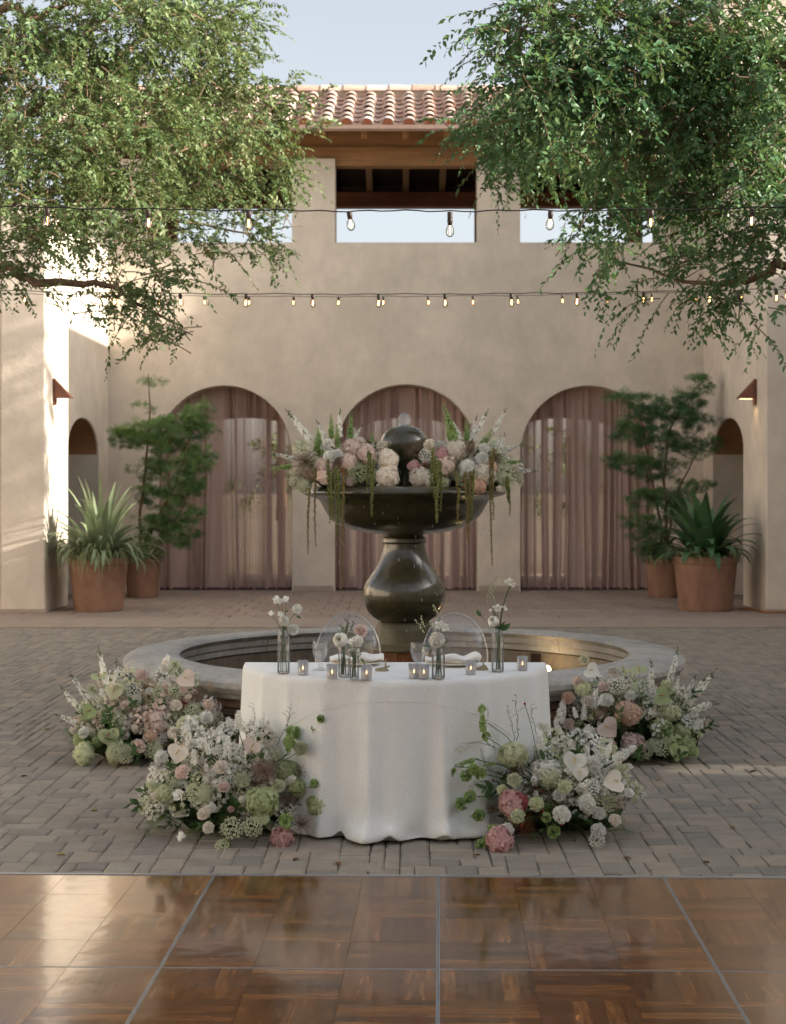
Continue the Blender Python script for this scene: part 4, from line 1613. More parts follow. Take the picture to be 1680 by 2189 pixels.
def spray_cloud(clusters, leaf_len, n_leaf, rach, droop):
    """clusters: (centre xyz, radii xyz, n sprays).  returns leaves V,F,tint and twig mesh"""
    Vs, Fs, Ts, b = [], [], [], 0
    twig = MB()
    for (c, r, n, dens_out) in clusters:
        c = np.array(c)
        r = np.array(r)
        u = rdir(n) * (rng.random((n, 1)) ** dens_out)
        nsub = max(1, n // 9)
        sub_ = rdir(nsub) * (rng.random((nsub, 1)) ** dens_out)
        u = sub_[rng.integers(0, nsub, n)]
        org = c + u * r + rng.normal(0, 0.085, (n, 3)) * np.array([1.3, 1.3, 0.8])
        out = unit(u * np.array([1, 1, 0.55]) + rng.normal(0, 0.45, (n, 3)))
        tone = np.clip(rng.normal(0.45, 0.24) + rng.normal(0, 0.18, n), 0, 1)
        L = rach * rng.uniform(0.65, 1.25, n)
        k = n_leaf
        tpar = (np.arange(k) + 0.6) / k
        # rachis curve: straight out then drooping
        pos = org[:, None, :] + out[:, None, :] * (L[:, None, None] * tpar[None, :, None]) + np.array([0, 0, -1.0]) * (droop * L[:, None, None] * (tpar[None, :, None] ** 2))
        tan = unit(out[:, None, :] + np.array([0, 0, -1.0]) * 2 * droop * tpar[None, :, None])
        sidev = unit(np.cross(tan, np.array([0, 0, 1.0]) + rng.normal(0, 0.35, (n, 1, 3))))
        sgn = np.where(np.arange(k) % 2 == 0, 1.0, -1.0)[None, :, None]
        ldir = unit(tan * 0.75 + sidev * sgn * 0.85 + np.array([0, 0, -0.3]) + rng.normal(0, 0.36, (n, k, 3)))
        up = unit(np.cross(sidev, tan) * 1.0 + rng.normal(0, 0.5, (n, k, 3)))
        Y = ldir.reshape(-1, 3)
        X = unit(np.cross(Y, up.reshape(-1, 3)))
        Z = np.cross(X, Y)
        Rm = np.stack([X, Y, Z], 2)
        s = (leaf_len * rng.uniform(0.5, 1.35, (n, k)) * (1 - 0.3 * np.abs(tpar - 0.5))[None]).ravel()
        V, F = inst(LEAF_V, LEAF_F, Rm, pos.reshape(-1, 3), s)
        Vs.append(V)
        Fs.append(F + b)
        b += len(V)
        Ts.append(np.repeat(np.clip(np.repeat(tone, k) + rng.normal(0, 0.10, n * k), 0, 1), len(LEAF_V)))
        for i in range(0, n, 2):
            p0 = org[i] - out[i] * 0.12
            e = pos[i, -1]
            mdl = pos[i, k // 2]
            twig.tube([p0, org[i], mdl, e], [0.0055, 0.0045, 0.003, 0.0015], 3, cap=False)
    return np.concatenate(Vs), np.concatenate(Fs), np.concatenate(Ts), twig


def limb(pts, r0, r1, sub=6, wob=0.03):
    pts = [np.array(p, float) for p in pts]
    out = []
    for i in range(len(pts) - 1):
        p0 = pts[max(0, i - 1)]; p1 = pts[i]; p2 = pts[i + 1]; p3 = pts[min(len(pts) - 1, i + 2)]
        for k in range(sub):
            t = k / sub
            out.append(0.5 * ((2 * p1) + (-p0 + p2) * t + (2 * p0 - 5 * p1 + 4 * p2 - p3) * t * t + (-p0 + 3 * p1 - 3 * p2 + p3) * t ** 3))
    out.append(pts[-1])
    out = [o + rng.normal(0, wob, 3) * (0 < i < len(out) - 1) for i, o in enumerate(out)]
    rad = list(np.linspace(r0, r1, len(out)))
    return out, rad


def tree(name, label, base, trunk_pts, limbs, clusters, leaf_len, n_leaf, rach, droop, mat, group=None):
    t = thing(name, label, 'tree', base, group)
    q = MB()
    p, r = limb([base] + trunk_pts, 0.17, 0.10, 6, 0.01)
    q.tube(p, r, 14)
    q.put('trunk', m_bark, t, smooth=True)
    for (pts, r0, r1) in limbs:
        q = MB()
        p, r = limb(pts, r0, r1, 6, 0.012)
        q.tube(p, r, 8)
        q.put('limb', m_bark, t, smooth=True)
    V, F, T, tw = spray_cloud(clusters, leaf_len, n_leaf, rach, droop)
    o = put('crown', mesh(V, F, mat, tint=T), t)
    o['kind'] = 'stuff'
    o = tw.put('twigs', m_bark, t)
    o['kind'] = 'stuff'
    return t


def CL(x, y, d, rx, ry, rd, n, do=0.5):
    s = d / FPX
    return (tuple(P(x, y, d)), (rx * s, rd, ry * s), n, do)


# left tree: trunk just outside the frame, crown over the left of the court
LB = (-5.3, 13.2, 0)
left_cl = [
    CL(60, 90, 12.6, 180, 140, 0.9, 391), CL(230, 60, 13.0, 150, 120, 0.9, 356), CL(390, 70, 13.8, 130, 110, 0.8, 309),
    CL(470, 40, 14.4, 70, 80, 0.5, 130), CL(100, 270, 12.4, 190, 130, 0.9, 428), CL(300, 250, 13.0, 150, 130, 0.9, 380),
    CL(450, 215, 14.2, 110, 100, 0.7, 261), CL(545, 250, 14.8, 65, 45, 0.4, 82), CL(590, 205, 14.6, 40, 22, 0.2, 30),
    CL(70, 420, 12.2, 150, 110, 0.8, 213), CL(250, 400, 12.8, 130, 90, 0.7, 180), CL(400, 360, 14.6, 130, 85, 0.7, 188),
    CL(520, 350, 15.2, 85, 70, 0.5, 114), CL(585, 370, 15.4, 40, 45, 0.3, 41), CL(330, 450, 13.2, 90, 70, 0.5, 98),
    CL(480, 430, 15.0, 60, 45, 0.4, 49), CL(40, 502, 12.0, 90, 60, 0.5, 39), CL(140, 492, 12.2, 80, 60, 0.5, 45),
    CL(250, 522, 12.4, 110, 50, 0.5, 45), CL(560, 492, 14.2, 50, 45, 0.3, 29), CL(600, 472, 14.2, 25, 25, 0.2, 9),
    CL(90, 574, 11.8, 80, 45, 0.5, 25), CL(210, 594, 12.0, 70, 50, 0.4, 27), CL(330, 614, 12.2, 90, 50, 0.5, 31),
    CL(40, 614, 11.8, 40, 40, 0.3, 10), CL(280, 674, 12.0, 50, 35, 0.3, 13), CL(370, 684, 12.2, 38, 40, 0.3, 13), CL(405, 729, 12.2, 22, 30, 0.15, 4),
    CL(395, 574, 12.6, 50, 35, 0.3, 13), CL(430, 552, 13.0, 60, 25, 0.3, 15), CL(190, 664, 11.9, 40, 30, 0.2, 6), CL(600, 300, 15.2, 40, 40, 0.3, 24),
]
left_limbs = [
    ([(-5.2, 13.0, 3.0), P(-40, 575, 12.2), P(60, 598, 12.0), P(150, 605, 12.0), P(230, 612, 12.0), P(300, 650, 12.1), P(370, 690, 12.2)], 0.05, 0.008),
    ([(-5.15, 13.2, 3.3), P(-60, 330, 12.8), P(150, 330, 13.0), P(330, 330, 13.6), P(470, 300, 14.6), P(590, 225, 14.7)], 0.07, 0.008),
    ([(-5.1, 13.2, 3.6), P(-40, 60, 12.5), P(60, 34, 12.5), P(140, 12, 12.6), P(260, -60, 12.8)], 0.05, 0.012),
    ([(-5.1, 13.3, 3.4), P(60, 420, 12.6), P(240, 440, 13.0), P(380, 470, 13.8), P(540, 500, 14.2)], 0.045, 0.006),
    ([(-5.1, 13.3, 3.8), P(150, 200, 13.0), P(300, 90, 13.4), P(430, 30, 14.0)], 0.06, 0.01),
]
tree('courtyard_tree', 'leafy green tree overhanging the left side of the court', LB, [(-5.25, 13.1, 1.6), (-5.15, 13.2, 3.2), (-5.0, 13.4, 5.0)], left_limbs, left_cl, 0.048, 20, 0.30, 0.28, m_leafA, 'trees over the court')

RB = (5.2, 11.8, 0)
right_cl = [
    CL(1164, 60, 10.6, 110, 80, 0.5, 106), CL(1094, 30, 10.4, 50, 40, 0.3, 19), CL(1074, 110, 10.4, 45, 60, 0.3, 21), CL(1290, 60, 10.8, 130, 100, 0.7, 225),
    CL(1440, 80, 11.2, 140, 120, 0.8, 307), CL(1600, 90, 11.2, 130, 140, 0.8, 328), CL(1194, 190, 10.6, 110, 80, 0.5, 139),
    CL(1330, 200, 10.8, 120, 90, 0.6, 214), CL(1480, 240, 11.2, 130, 100, 0.7, 255), CL(1620, 270, 11.2, 110, 130, 0.7, 266),
    CL(1094, 230, 13.2, 75, 50, 0.5, 73), CL(1084, 290, 13.4, 75, 55, 0.5, 90), CL(1114, 310, 13.2, 80, 45, 0.5, 65), CL(1200, 290, 13.0, 90, 70, 0.6, 98),
    CL(1310, 320, 12.4, 100, 45, 0.6, 73), CL(1134, 250, 10.7, 45, 35, 0.3, 19), CL(1400, 350, 11.8, 110, 60, 0.6, 98), CL(1530, 390, 11.4, 110, 60, 0.6, 98), CL(1630, 430, 11.2, 90, 90, 0.6, 98),
    CL(1300, 440, 10.8, 40, 70, 0.3, 22), CL(1390, 450, 10.9, 50, 60, 0.3, 24), CL(1470, 470, 11.0, 55, 60, 0.3, 24), CL(1560, 472, 11.0, 60, 60, 0.4, 28),
    CL(1240, 512, 12.8, 55, 25, 0.3, 16), CL(1310, 552, 12.6, 75, 34, 0.4, 22), CL(1430, 564, 12.4, 80, 40, 0.5, 25), CL(1540, 574, 12.0, 80, 50, 0.5, 32), CL(1640, 574, 11.6, 50, 70, 0.5, 27),
    CL(1500, 644, 12.0, 55, 36, 0.3, 10), CL(1580, 614, 11.8, 55, 45, 0.3, 18), CL(1390, 614, 12.4, 40, 35, 0.3, 9), CL(1640, 634, 11.5, 25, 40, 0.2, 7), CL(1069, 360, 13.4, 40, 40, 0.3, 24), CL(1204, 375, 13.1, 40, 20, 0.3, 9),
]
right_limbs = [
    ([(5.1, 11.8, 3.2), P(1760, 330, 11.4), P(1560, 296, 11.3), P(1470, 283, 11.2), P(1390, 290, 11.2), P(1300, 300, 11.6)], 0.055, 0.012),
    ([(5.1, 11.9, 3.0), P(1720, 570, 11.6), P(1640, 585, 11.6), P(1560, 605, 11.8), P(1460, 600, 12.2), P(1330, 560, 12.6)], 0.045, 0.007),
    ([(5.0, 11.8, 3.6), P(1640, 120, 11.2), P(1480, 60, 11.0), P(1320, 30, 10.8), P(1150, 40, 10.5)], 0.06, 0.008),
    ([(5.0, 12.0, 3.3), P(1620, 350, 12.0), P(1400, 320, 12.6), P(1200, 300, 13.0), P(1090, 270, 13.3)], 0.06, 0.008),
    ([P(1480, 285, 11.2), P(1440, 200, 11.1), P(1410, 260, 11.0), P(1330, 345, 10.9)], 0.012, 0.004),
]
tree('courtyard_tree', 'leafy green tree overhanging the right side of the court', RB, [(5.15, 11.8, 1.6), (5.05, 11.9, 3.2), (4.95, 12.0, 5.0)], right_limbs, right_cl, 0.055, 18, 0.32, 0.45, m_leafB, 'trees over the court')

# unseen tree added beyond the right edge to dapple the left wing
ocl = [((8.0, 18.72, 6.4), (1.6, 0.26, 1.3), 150, 0.5), ((7.4, 18.78, 8.3), (1.6, 0.26, 1.2), 120, 0.5), ((8.3, 18.6, 5.2), (1.2, 0.9, 1.0), 120, 0.5), ((7.4, 18.6, 6.8), (1.2, 0.4, 0.9), 100, 0.5), ((6.6, 19.6, 4.6), (0.9, 0.6, 0.7), 60, 0.5), ((8.0, 18.6, 7.6), (1.3, 1.0, 0.8), 110, 0.5)]
tree('added_dapple_tree', 'small leafy tree added beyond the right edge to cast dapples', (8.2, 19.0, 0), [(8.2, 19.0, 2.0), (8.1, 19.1, 4.0), (7.9, 19.2, 6.0)],
     [([(8.15, 19.1, 3.0), (7.4, 19.4, 4.0), (6.7, 19.6, 4.8)], 0.05, 0.01)], ocl, 0.08, 15, 0.34, 0.3, m_leafA)

# low trees behind the garden wall, seen only through the sheer curtains
for k, (x, y, h) in enumerate(((-8.6, 41, 3.6), (-3.6, 44, 4.2), (0.8, 40, 3.2), (4.6, 43, 4.0), (8.8, 41, 3.5))):
    cl = [((x, y, h * 0.62), (1.7, 1.2, h * 0.36), 150, 0.6)]
    tree('garden_tree', ['hazy low tree behind the leftmost arch edge', 'hazy low tree seen through the left curtain', 'hazy low tree seen behind the fountain through the middle curtain', 'hazy low tree seen through the right curtain', 'hazy low tree behind the right arch edge'][k],
         (x, y, -0.05), [(x, y, h * 0.3), (x, y + 0.1, h * 0.6)], [], cl, 0.16, 10, 0.5, 0.25, m_leafA, 'low trees beyond the arcade')

# ================================================================== POTTED PLANTS
m_terra = M('terracotta', (0.27, 0.15, 0.10), 0.88, var=(3, 0.25), var2=(9, 0.16, (1, 1, 0.4)), bump=(60, 0.25, 0.003), spec=0.2)
m_strapL = M('strap_leaf', (0.24, 0.30, 0.17), 0.4, rnd=0.3, var=(9, 0.12), transl=0.25, spec=0.5)
m_strapR = M('broad_leaf', (0.07, 0.15, 0.06), 0.4, rnd=0.3, var=(9, 0.12), transl=0.2, spec=0.5)
m_trail = M('trailing_grass', (0.13, 0.19, 0.07), 0.6, ramp=('tint', [(0.15, 0.20, 0.08), (0.30, 0.34, 0.18), (0.21, 0.27, 0.12)]), transl=0.2)
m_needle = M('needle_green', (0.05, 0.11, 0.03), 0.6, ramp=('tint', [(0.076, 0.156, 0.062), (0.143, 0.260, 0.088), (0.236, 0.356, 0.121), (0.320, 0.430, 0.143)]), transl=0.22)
m_needleR = M('needle_deep_green', (0.04, 0.09, 0.03), 0.6, ramp=('tint', [(0.057, 0.130, 0.058), (0.097, 0.203, 0.078), (0.154, 0.275, 0.097), (0.211, 0.324, 0.121)]), transl=0.2)


def pot(parent, p, rt, rb, h):
    q = MB()
    q.lathe([(0.0, 0.0), (rb - 0.02, 0.0), (rb, 0.012), (rt - 0.018, h * 0.86), (rt - 0.002, h * 0.875), (rt, h * 0.89), (rt, h * 0.99), (rt - 0.012, h), (rt - 0.045, h), (rt - 0.055, h * 0.93), (0.0, h * 0.93)], 56)
    o = put('pot', q.mesh(m_terra, smooth=True), parent, p)
    o.data.set_sharp_from_angle(angle=R_(35))
    q = MB()
    q.lathe([(rt - 0.056, h * 0.935), (rt * 0.5, h * 0.95), (0.0, h * 0.96)], 24)
    put('soil', q.mesh(m_soil), parent, p)


def strap_leaf(L, w, bend, fold=0.25, n=9, tipw=0.25):
    V, F = [], []
    a = 0.0
    y = z = 0.0
    for i in range(n + 1):
        t = i / n
        ww = w * (0.55 + 0.45 * math.sin(PI * min(1, t * 1.25 + 0.1))) * (1 if t < 0.72 else max(0.03, (1 - t) / 0.28) ** 0.6)
        V += [(-ww, y, z + fold * ww), (0, y, z), (ww, y, z + fold * ww)]
        a = bend * t * t * 1.3
        y += L / n * math.sin(0.18 + a)
        z += L / n * math.cos(0.18 + a)
    for i in range(n):
        for k in (0, 1):
            F.append((i * 3 + k, i * 3 + k + 1, i * 3 + 4 + k, i * 3 + 3 + k))
    return V, F


def strap_plant(label, px, py, rt, rb, h, nleaf, Lr, w, mat, bendr, lean, group):
    d = FPX * EYE / (py - CY)
    p = Vector(((px - CX) / FPX * d, d + rb, 0))
    t = thing('potted_plant', label, 'potted plant', p, group)
    pot(t, p, rt, rb, h)
    protos = [mesh(*strap_leaf(1.0, w * random.uniform(0.85, 1.2), b), mat, smooth=True) for b in np.linspace(*bendr, 8)]
    for k in range(nleaf):
        ring = k / nleaf
        az = k * 2.399 + random.uniform(-0.3, 0.3)
        i = min(7, int(ring * 8))
        L = random.uniform(*Lr) * (1.05 - 0.25 * ring)
        tilt = 0.04 + 0.95 * ring ** 1.1 + random.uniform(-0.08, 0.08)
        r = 0.16 * ring
        rot = Euler((-tilt, 0, az), 'XYZ')
        m = Matrix.Rotation(az, 4, 'Z') @ Matrix.Rotation(-tilt, 4, 'X')
        m = Matrix.Rotation(lean, 4, 'Y') @ m
        put('leaf', protos[i], t, p + Vector((-math.sin(az) * r, math.cos(az) * r, h * 0.94)), m.to_euler(), (random.uniform(0.85, 1.15) * 1.0, L, L))
    return t, p


def trails(parent, p, rt, h, n, up, length, front_only=False):
    VV, FF, TT = [], [], []
    for k in range(n):
        az = random.uniform(0, 2 * PI)
        r0 = rt * random.uniform(0.45, 0.95)
        L = length * random.uniform(0.4, 1.25)
        if random.random() < 0.12:
            L *= 1.9
        pts = []
        y, z = r0, h * 0.95
        a = random.uniform(0.1, 0.9)
        da = random.uniform(0.25, 0.42)
        for i in range(8):
            pts.append((y, z))
            y += L / 7 * math.sin(a) * (1 if y < rt + 0.07 else 0.25)
            z += L / 7 * math.cos(a)
            a = min(PI * 0.97, a + da)
        tw = random.uniform(-0.3, 0.3)
        b = len(VV)
        w = random.uniform(0.010, 0.019)
        tone = random.random()
        for i, (yy, z_) in enumerate(pts):
            az2 = az + tw * i / 7
            cx, sx = math.cos(az2), math.sin(az2)
            ww = w * (1 - (i / 7) ** 2 * 0.9)
            VV += [(p.x + yy * cx - sx * ww, p.y + yy * sx + cx * ww, z_), (p.x + yy * cx + sx * ww, p.y + yy * sx - cx * ww, z_)]
            TT += [tone, tone]
        for i in range(7):
            FF.append((b + 2 * i, b + 2 * i + 1, b + 2 * i + 3, b + 2 * i + 2))
    o = put('trailing_foliage', mesh(VV, FF, m_trail, tint=TT), parent)
    o['kind'] = 'stuff'


SPR_V, SPR_F = [], []
for k in range(9):
    a = -1.1 + 2.2 * k / 8
    L = 1.0 - 0.35 * abs(a)
    zz0 = 0.12 * math.sin(k * 2.3)
    b = len(SPR_V)
    SPR_V += [(0.02 * math.cos(a) - 0.0, 0.0 + 0.02 * k / 8, 0), (L * math.sin(a) - 0.045, L * math.cos(a) * 0.75, zz0), (L * math.sin(a), L * math.cos(a), zz0 - 0.1), (L * math.sin(a) + 0.045, L * math.cos(a) * 0.75, zz0)]
    SPR_F.append((b, b + 1, b + 2, b + 3))


def shrub(label, px, py, rt, rb, h, pads, mat, trunks, group):
    d = FPX * EYE / (py - CY)
    p = Vector(((px - CX) / FPX * d, d + rb, 0))
    t = thing('potted_shrub', label, 'potted shrub', p, group)
    pot(t, p, rt, rb, h)
    for pts in trunks:
        q = MB()
        pp, rr = limb([tuple(p + Vector((0, 0, h * 0.9)))] + [tuple(P(x, y, d + dd)) for x, y, dd in pts], 0.03, 0.007, 5, 0.008)
        q.tube(pp, rr, 7)
        q.put('stem', m_bark, t, smooth=True)
    Vs, Fs, Ts, b = [], [], [], 0
    for (x, y, dd, rx, ry, n) in pads:
        n = int(n * 3.8)
        c = np.array(P(x, y, d + dd))
        s = d / FPX
        r = np.array([rx * s, max(rx, ry) * s * 0.8, ry * s])
        ns_ = max(2, n // 12)
        u = (rdir(ns_) * (rng.random((ns_, 1)) ** 0.4))[rng.integers(0, ns_, n)]
        org = c + u * r * np.array([1, 1, 0.8]) + rng.normal(0, 0.035, (n, 3)) * np.array([1.4, 1.4, 0.6])
        out = unit(u * np.array([1, 1, 0.6]) + np.array([0, 0, 0.25]) + rng.normal(0, 0.4, (n, 3)))
        Y = out
        X = unit(np.cross(Y, rng.normal(0, 0.6, (n, 3)) + np.array([0, 0, 1.0])))
        Z = np.cross(X, Y)
        V, F = inst(SPR_V, SPR_F, np.stack([X, Y, Z], 2), org, rng.uniform(0.06, 0.12, n))
        Vs.append(V); Fs.append(F + b); b += len(V)
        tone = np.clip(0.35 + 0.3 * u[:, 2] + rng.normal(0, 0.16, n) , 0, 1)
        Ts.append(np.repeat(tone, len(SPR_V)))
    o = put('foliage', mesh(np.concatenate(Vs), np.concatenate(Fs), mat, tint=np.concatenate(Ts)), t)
    o['kind'] = 'stuff'
    return t, p


GP = 'potted plants by the wings'
t, p = strap_plant('terracotta pot of pale strap-leaved plant, sunlit beside the left wing', 200, 1309.5, 0.415, 0.33, 0.735, 84, (0.80, 1.22), 0.056, m_strapL, (0.3, 1.9), 0.12, GP)
trails(t, p, 0.42, 0.735, 420, 0.1, 0.58)
t, p = strap_plant('terracotta pot of broad dark green leaves beside the right wing', 1519, 1309.5, 0.445, 0.36, 0.75, 64, (0.66, 1.08), 0.10, m_strapR, (0.4, 1.8), -0.05, GP)
trails(t, p, 0.45, 0.75, 170, 0.1, 0.36)
GS = 'potted shrubs in the corners'
padsL = [(300, 930, 0, 70, 28, 150), (270, 935, 0, 40, 22, 60), (380, 915, -0.2, 60, 35, 150), (420, 880, -0.2, 26, 40, 70), (435, 915, -0.2, 40, 22, 60), (350, 960, 0, 70, 35, 150), (430, 975, -0.1, 42, 22, 70), (400, 1000, -0.2, 50, 28, 110),
         (320, 1000, 0.1, 40, 30, 80), (370, 1040, -0.1, 60, 32, 130), (410, 1035, -0.1, 35, 18, 50), (380, 1090, -0.1, 52, 34, 110), (395, 1130, -0.1, 36, 30, 70), (345, 1120, 0, 40, 30, 70), (310, 1060, 0.1, 36, 30, 50), (318, 812, 0, 24, 18, 12), (305, 868, 0, 28, 16, 10), (380, 1160, -0.1, 22, 18, 24), (335, 1165, 0, 40, 26, 60), (310, 1120, 0, 36, 30, 50), (300, 1180, 0, 30, 18, 30)]
t, p = shrub('terracotta pot with bushy bright green conifer in the left corner', 299, 1279.5, 0.29, 0.235, 0.62, padsL, m_needle,
             [[(300, 1120, 0), (310, 1000, 0), (320, 900, 0), (317, 800, 0)], [(330, 1120, 0), (370, 1050, -0.1), (400, 960, -0.2), (425, 870, -0.2)], [(320, 1130, 0), (370, 1120, -0.1), (410, 1040, -0.1)]], GS)
trails(t, p, 0.28, 0.62, 150, 0.1, 0.34)
padsR = [(1370, 870, -0.1, 50, 35, 110), (1330, 850, -0.1, 26, 20, 30), (1350, 920, -0.1, 48, 34, 110), (1420, 880, 0, 55, 34, 120), (1475, 850, 0, 36, 30, 70), (1500, 820, 0, 20, 22, 34), (1480, 900, 0, 40, 30, 90), (1420, 940, 0, 60, 34, 140), (1340, 985, -0.1, 46, 22, 80), (1400, 1000, 0, 60, 30, 130), (1480, 960, 0, 50, 24, 80), (1520, 945, 0, 24, 12, 20),
         (1370, 1070, -0.1, 40, 24, 70), (1430, 1060, 0, 60, 22, 90), (1480, 1040, 0, 40, 16, 40), (1370, 1120, -0.1, 40, 22, 60), (1400, 1150, 0, 46, 28, 80), (1450, 1110, 0, 36, 24, 50), (1415, 1185, 0, 40, 20, 50), (1380, 1170, 0, 30, 22, 40), (1450, 1080, 0, 40, 30, 60)]
t, p = shrub('terracotta pot with dark green layered conifer in the right corner', 1424, 1279.5, 0.29, 0.235, 0.62, padsR, m_needleR,
             [[(1425, 1120, 0), (1420, 1000, 0), (1440, 900, 0), (1495, 820, 0)], [(1410, 1120, 0), (1390, 1000, -0.05), (1365, 870, -0.1)], [(1430, 1140, 0), (1450, 1050, 0), (1500, 950, 0)]], GS)
trails(t, p, 0.28, 0.62, 110, 0.1, 0.3)

# ================================================================== WALL SCONCES
m_sconce = M('rust_metal', (0.20, 0.085, 0.055), 0.6, var=(12, 0.15), spec=0.3)
m_glow = M('sconce_lens', (1, 0.8, 0.5), 0.4, emit=(1.0, 0.72, 0.38), estr=1.0)


def sconce(x, sgn, y, z, label, lit):
    t = thing('wall_sconce', label, 'wall lamp', (x, y, z), 'wedge sconces')
    q = MB()
    pr, hh_, w = 0.27, 0.25, 0.16
    V = []
    for yy in (y - w / 2, y + w / 2):
        V += [(x - sgn * 0.035, yy, z), (x - sgn * pr, yy, z), (x - sgn * 0.035, yy, z + hh_)]
    q.add(V, [(0, 1, 2), (5, 4, 3), (0, 3, 4, 1), (1, 4, 5, 2), (2, 5, 3, 0)])
    bev(q.put('wedge_shade', m_sconce, t, fix=True), 0.004, 1)
    q = MB()
    xa, xb = sorted((x - sgn * 0.002, x - sgn * 0.034))
    q.box(xa, xb, y - 0.06, y + 0.06, z - 0.09, z + 0.27)
    bev(q.put('back_plate', m_sconce, t), 0.004, 1)
    if lit:
        q = MB()
        xa, xb = sorted((x - sgn * 0.06, x - sgn * 0.22))
        q.box(xa, xb, y - 0.05, y + 0.05, z - 0.008, z - 0.002)
        q.put('lens', m_glow, t)
        ld = bpy.data.lights.new('sconce_light', 'SPOT')
        ld.energy = 0.9
        ld.color = (1.0, 0.66, 0.32)
        ld.spot_size = R_(110)
        ld.spot_blend = 0.7
        ld.shadow_soft_size = 0.04
        lo = bpy.data.objects.new('sconce_light', ld)
        lo.location = (x - sgn * 0.1, y, z - 0.03)
        link(lo, t)


sconce(XL, -1, 21.2, P(118, 851, 21.2).z, 'rust wedge-shaped wall lamp on the sunlit left wall', False)
sconce(XR, 1, 21.3, P(1607, 852, 21.3).z, 'rust wedge-shaped wall lamp glowing on the right wall', True)

# ================================================================== STRING LIGHTS
m_wire = M('black_cable', (0.015, 0.013, 0.012), 0.6, var=(40, 0.1))
m_sock = M('black_socket', (0.03, 0.018, 0.014), 0.5, var=(40, 0.1))
m_fil = M('glowing_filament', (1, 0.6, 0.3), 0.5, emit=(1.0, 0.45, 0.13), estr=12.0)


m_bulb = thin_glass('bulb_glass', (0.97, 0.94, 0.88), 0.08)
q = MB()
q.lathe([(0.0, -0.115), (0.012, -0.112), (0.022, -0.100), (0.0265, -0.085), (0.024, -0.066), (0.016, -0.048), (0.0125, -0.036)], 16)
bulb_me = q.mesh(m_bulb, smooth=True)
q = MB()
q.lathe([(0.0, 0.006), (0.012, 0.004), (0.0165, -0.002), (0.0165, -0.026), (0.0145, -0.03), (0.0145, -0.042), (0.0, -0.043)], 14)
sock_me = q.mesh(m_sock, smooth=True)
q = MB()
q.tube([(-0.004, 0, -0.05), (-0.006, 0, -0.09), (-0.001, 0, -0.095), (0.001, 0, -0.055), (0.005, 0, -0.093), (0.004, 0, -0.05)], 0.0011, 5)
fil_me = q.mesh(m_fil)


def string(label, d, x0, step_px, nb, yfun, xa, xb, long_at=None, s=1.0, dz=0.0, ydep=0.0):
    t = thing('string_light', label, 'string lights', tuple(P(xa, yfun(xa), d)), 'festoon lights across the court')
    pts = []
    n = 90
    for k in range(n + 1):
        x = xa + (xb - xa) * k / n
        p = P(x, yfun(x), d)
        p.z += 0.004 * math.sin(k * 1.7) + 0.003 * math.sin(k * 0.6)
        pts.append(p)
    q = MB()
    q.tube(pts, 0.0042, 5)
    q.put('cable', m_wire, t, smooth=True)
    for k in range(nb):
        x = x0 + k * step_px
        p = P(x, yfun(x), d) + Vector((0, 0, -0.008))
        tilt = (random.uniform(-0.09, 0.09), random.uniform(-0.09, 0.09), random.uniform(0, 6))
        if long_at is not None and k == long_at:
            q = MB()
            q.lathe([(0.0, 0.0), (0.016, 0.0), (0.016, -0.034), (0.0, -0.034)], 12)
            put('adapter', q.mesh(m_sock), t, p)
            p = p + Vector((0, 0, -0.036))
        so = put('socket', sock_me, t, p, tilt, s)
        b = put('bulb', bulb_me, t, p, tilt, s)
        f = bpy.data.objects.new('filament', fil_me)
        COL.objects.link(f)
        f.parent = b
    return t


string('near string of clear bulbs across the loggia windows', 9.35, 101, 215.2, 9, lambda x: 441 + 10 * (1 - ((x - 870) / 900) ** 2), -260, 1990, 4)
string('middle string of bulbs on the upper facade wall', 14.1, -40, 141.6, 14, lambda x: 617 + 12 * (1 - ((x - 760) / 950) ** 2), -260, 1990)
string('farther string of closely spaced bulbs on the facade wall', 20.4, -42, 95.7, 19, lambda x: 622 + 12 * (1 - ((x - 700) / 900) ** 2), -250, 1480)

# cable on the ground by the right wing
m_cord = M('orange_cord', (0.35, 0.12, 0.03), 0.5, var=(10, 0.1))
q = MB()
pts, rr = limb([(XR - 0.25, 21.2, 0.02), (XR - 0.08, 20.9, 0.02), (XR + 0.0, 20.55, 0.02), (XR + 0.4, 20.6, 0.02), (XR + 1.0, 20.45, 0.02), (XR + 2.2, 20.55, 0.02)], 0.012, 0.012, 8, 0.003)
q.tube(pts, rr, 6)
tag(q.put('extension_cord', m_cord, None, smooth=True), 'orange extension cord along the foot of the right wing', 'cord')

# ================================================================== FLOWER KIT
def FM(name, col, transl=0.42, rough=0.6, rnd=0.10, hue=0.008, var=(12, 0.08)):
    return M(name, col, rough, rnd=rnd, hue=hue, var=var, transl=transl, spec=0.2)


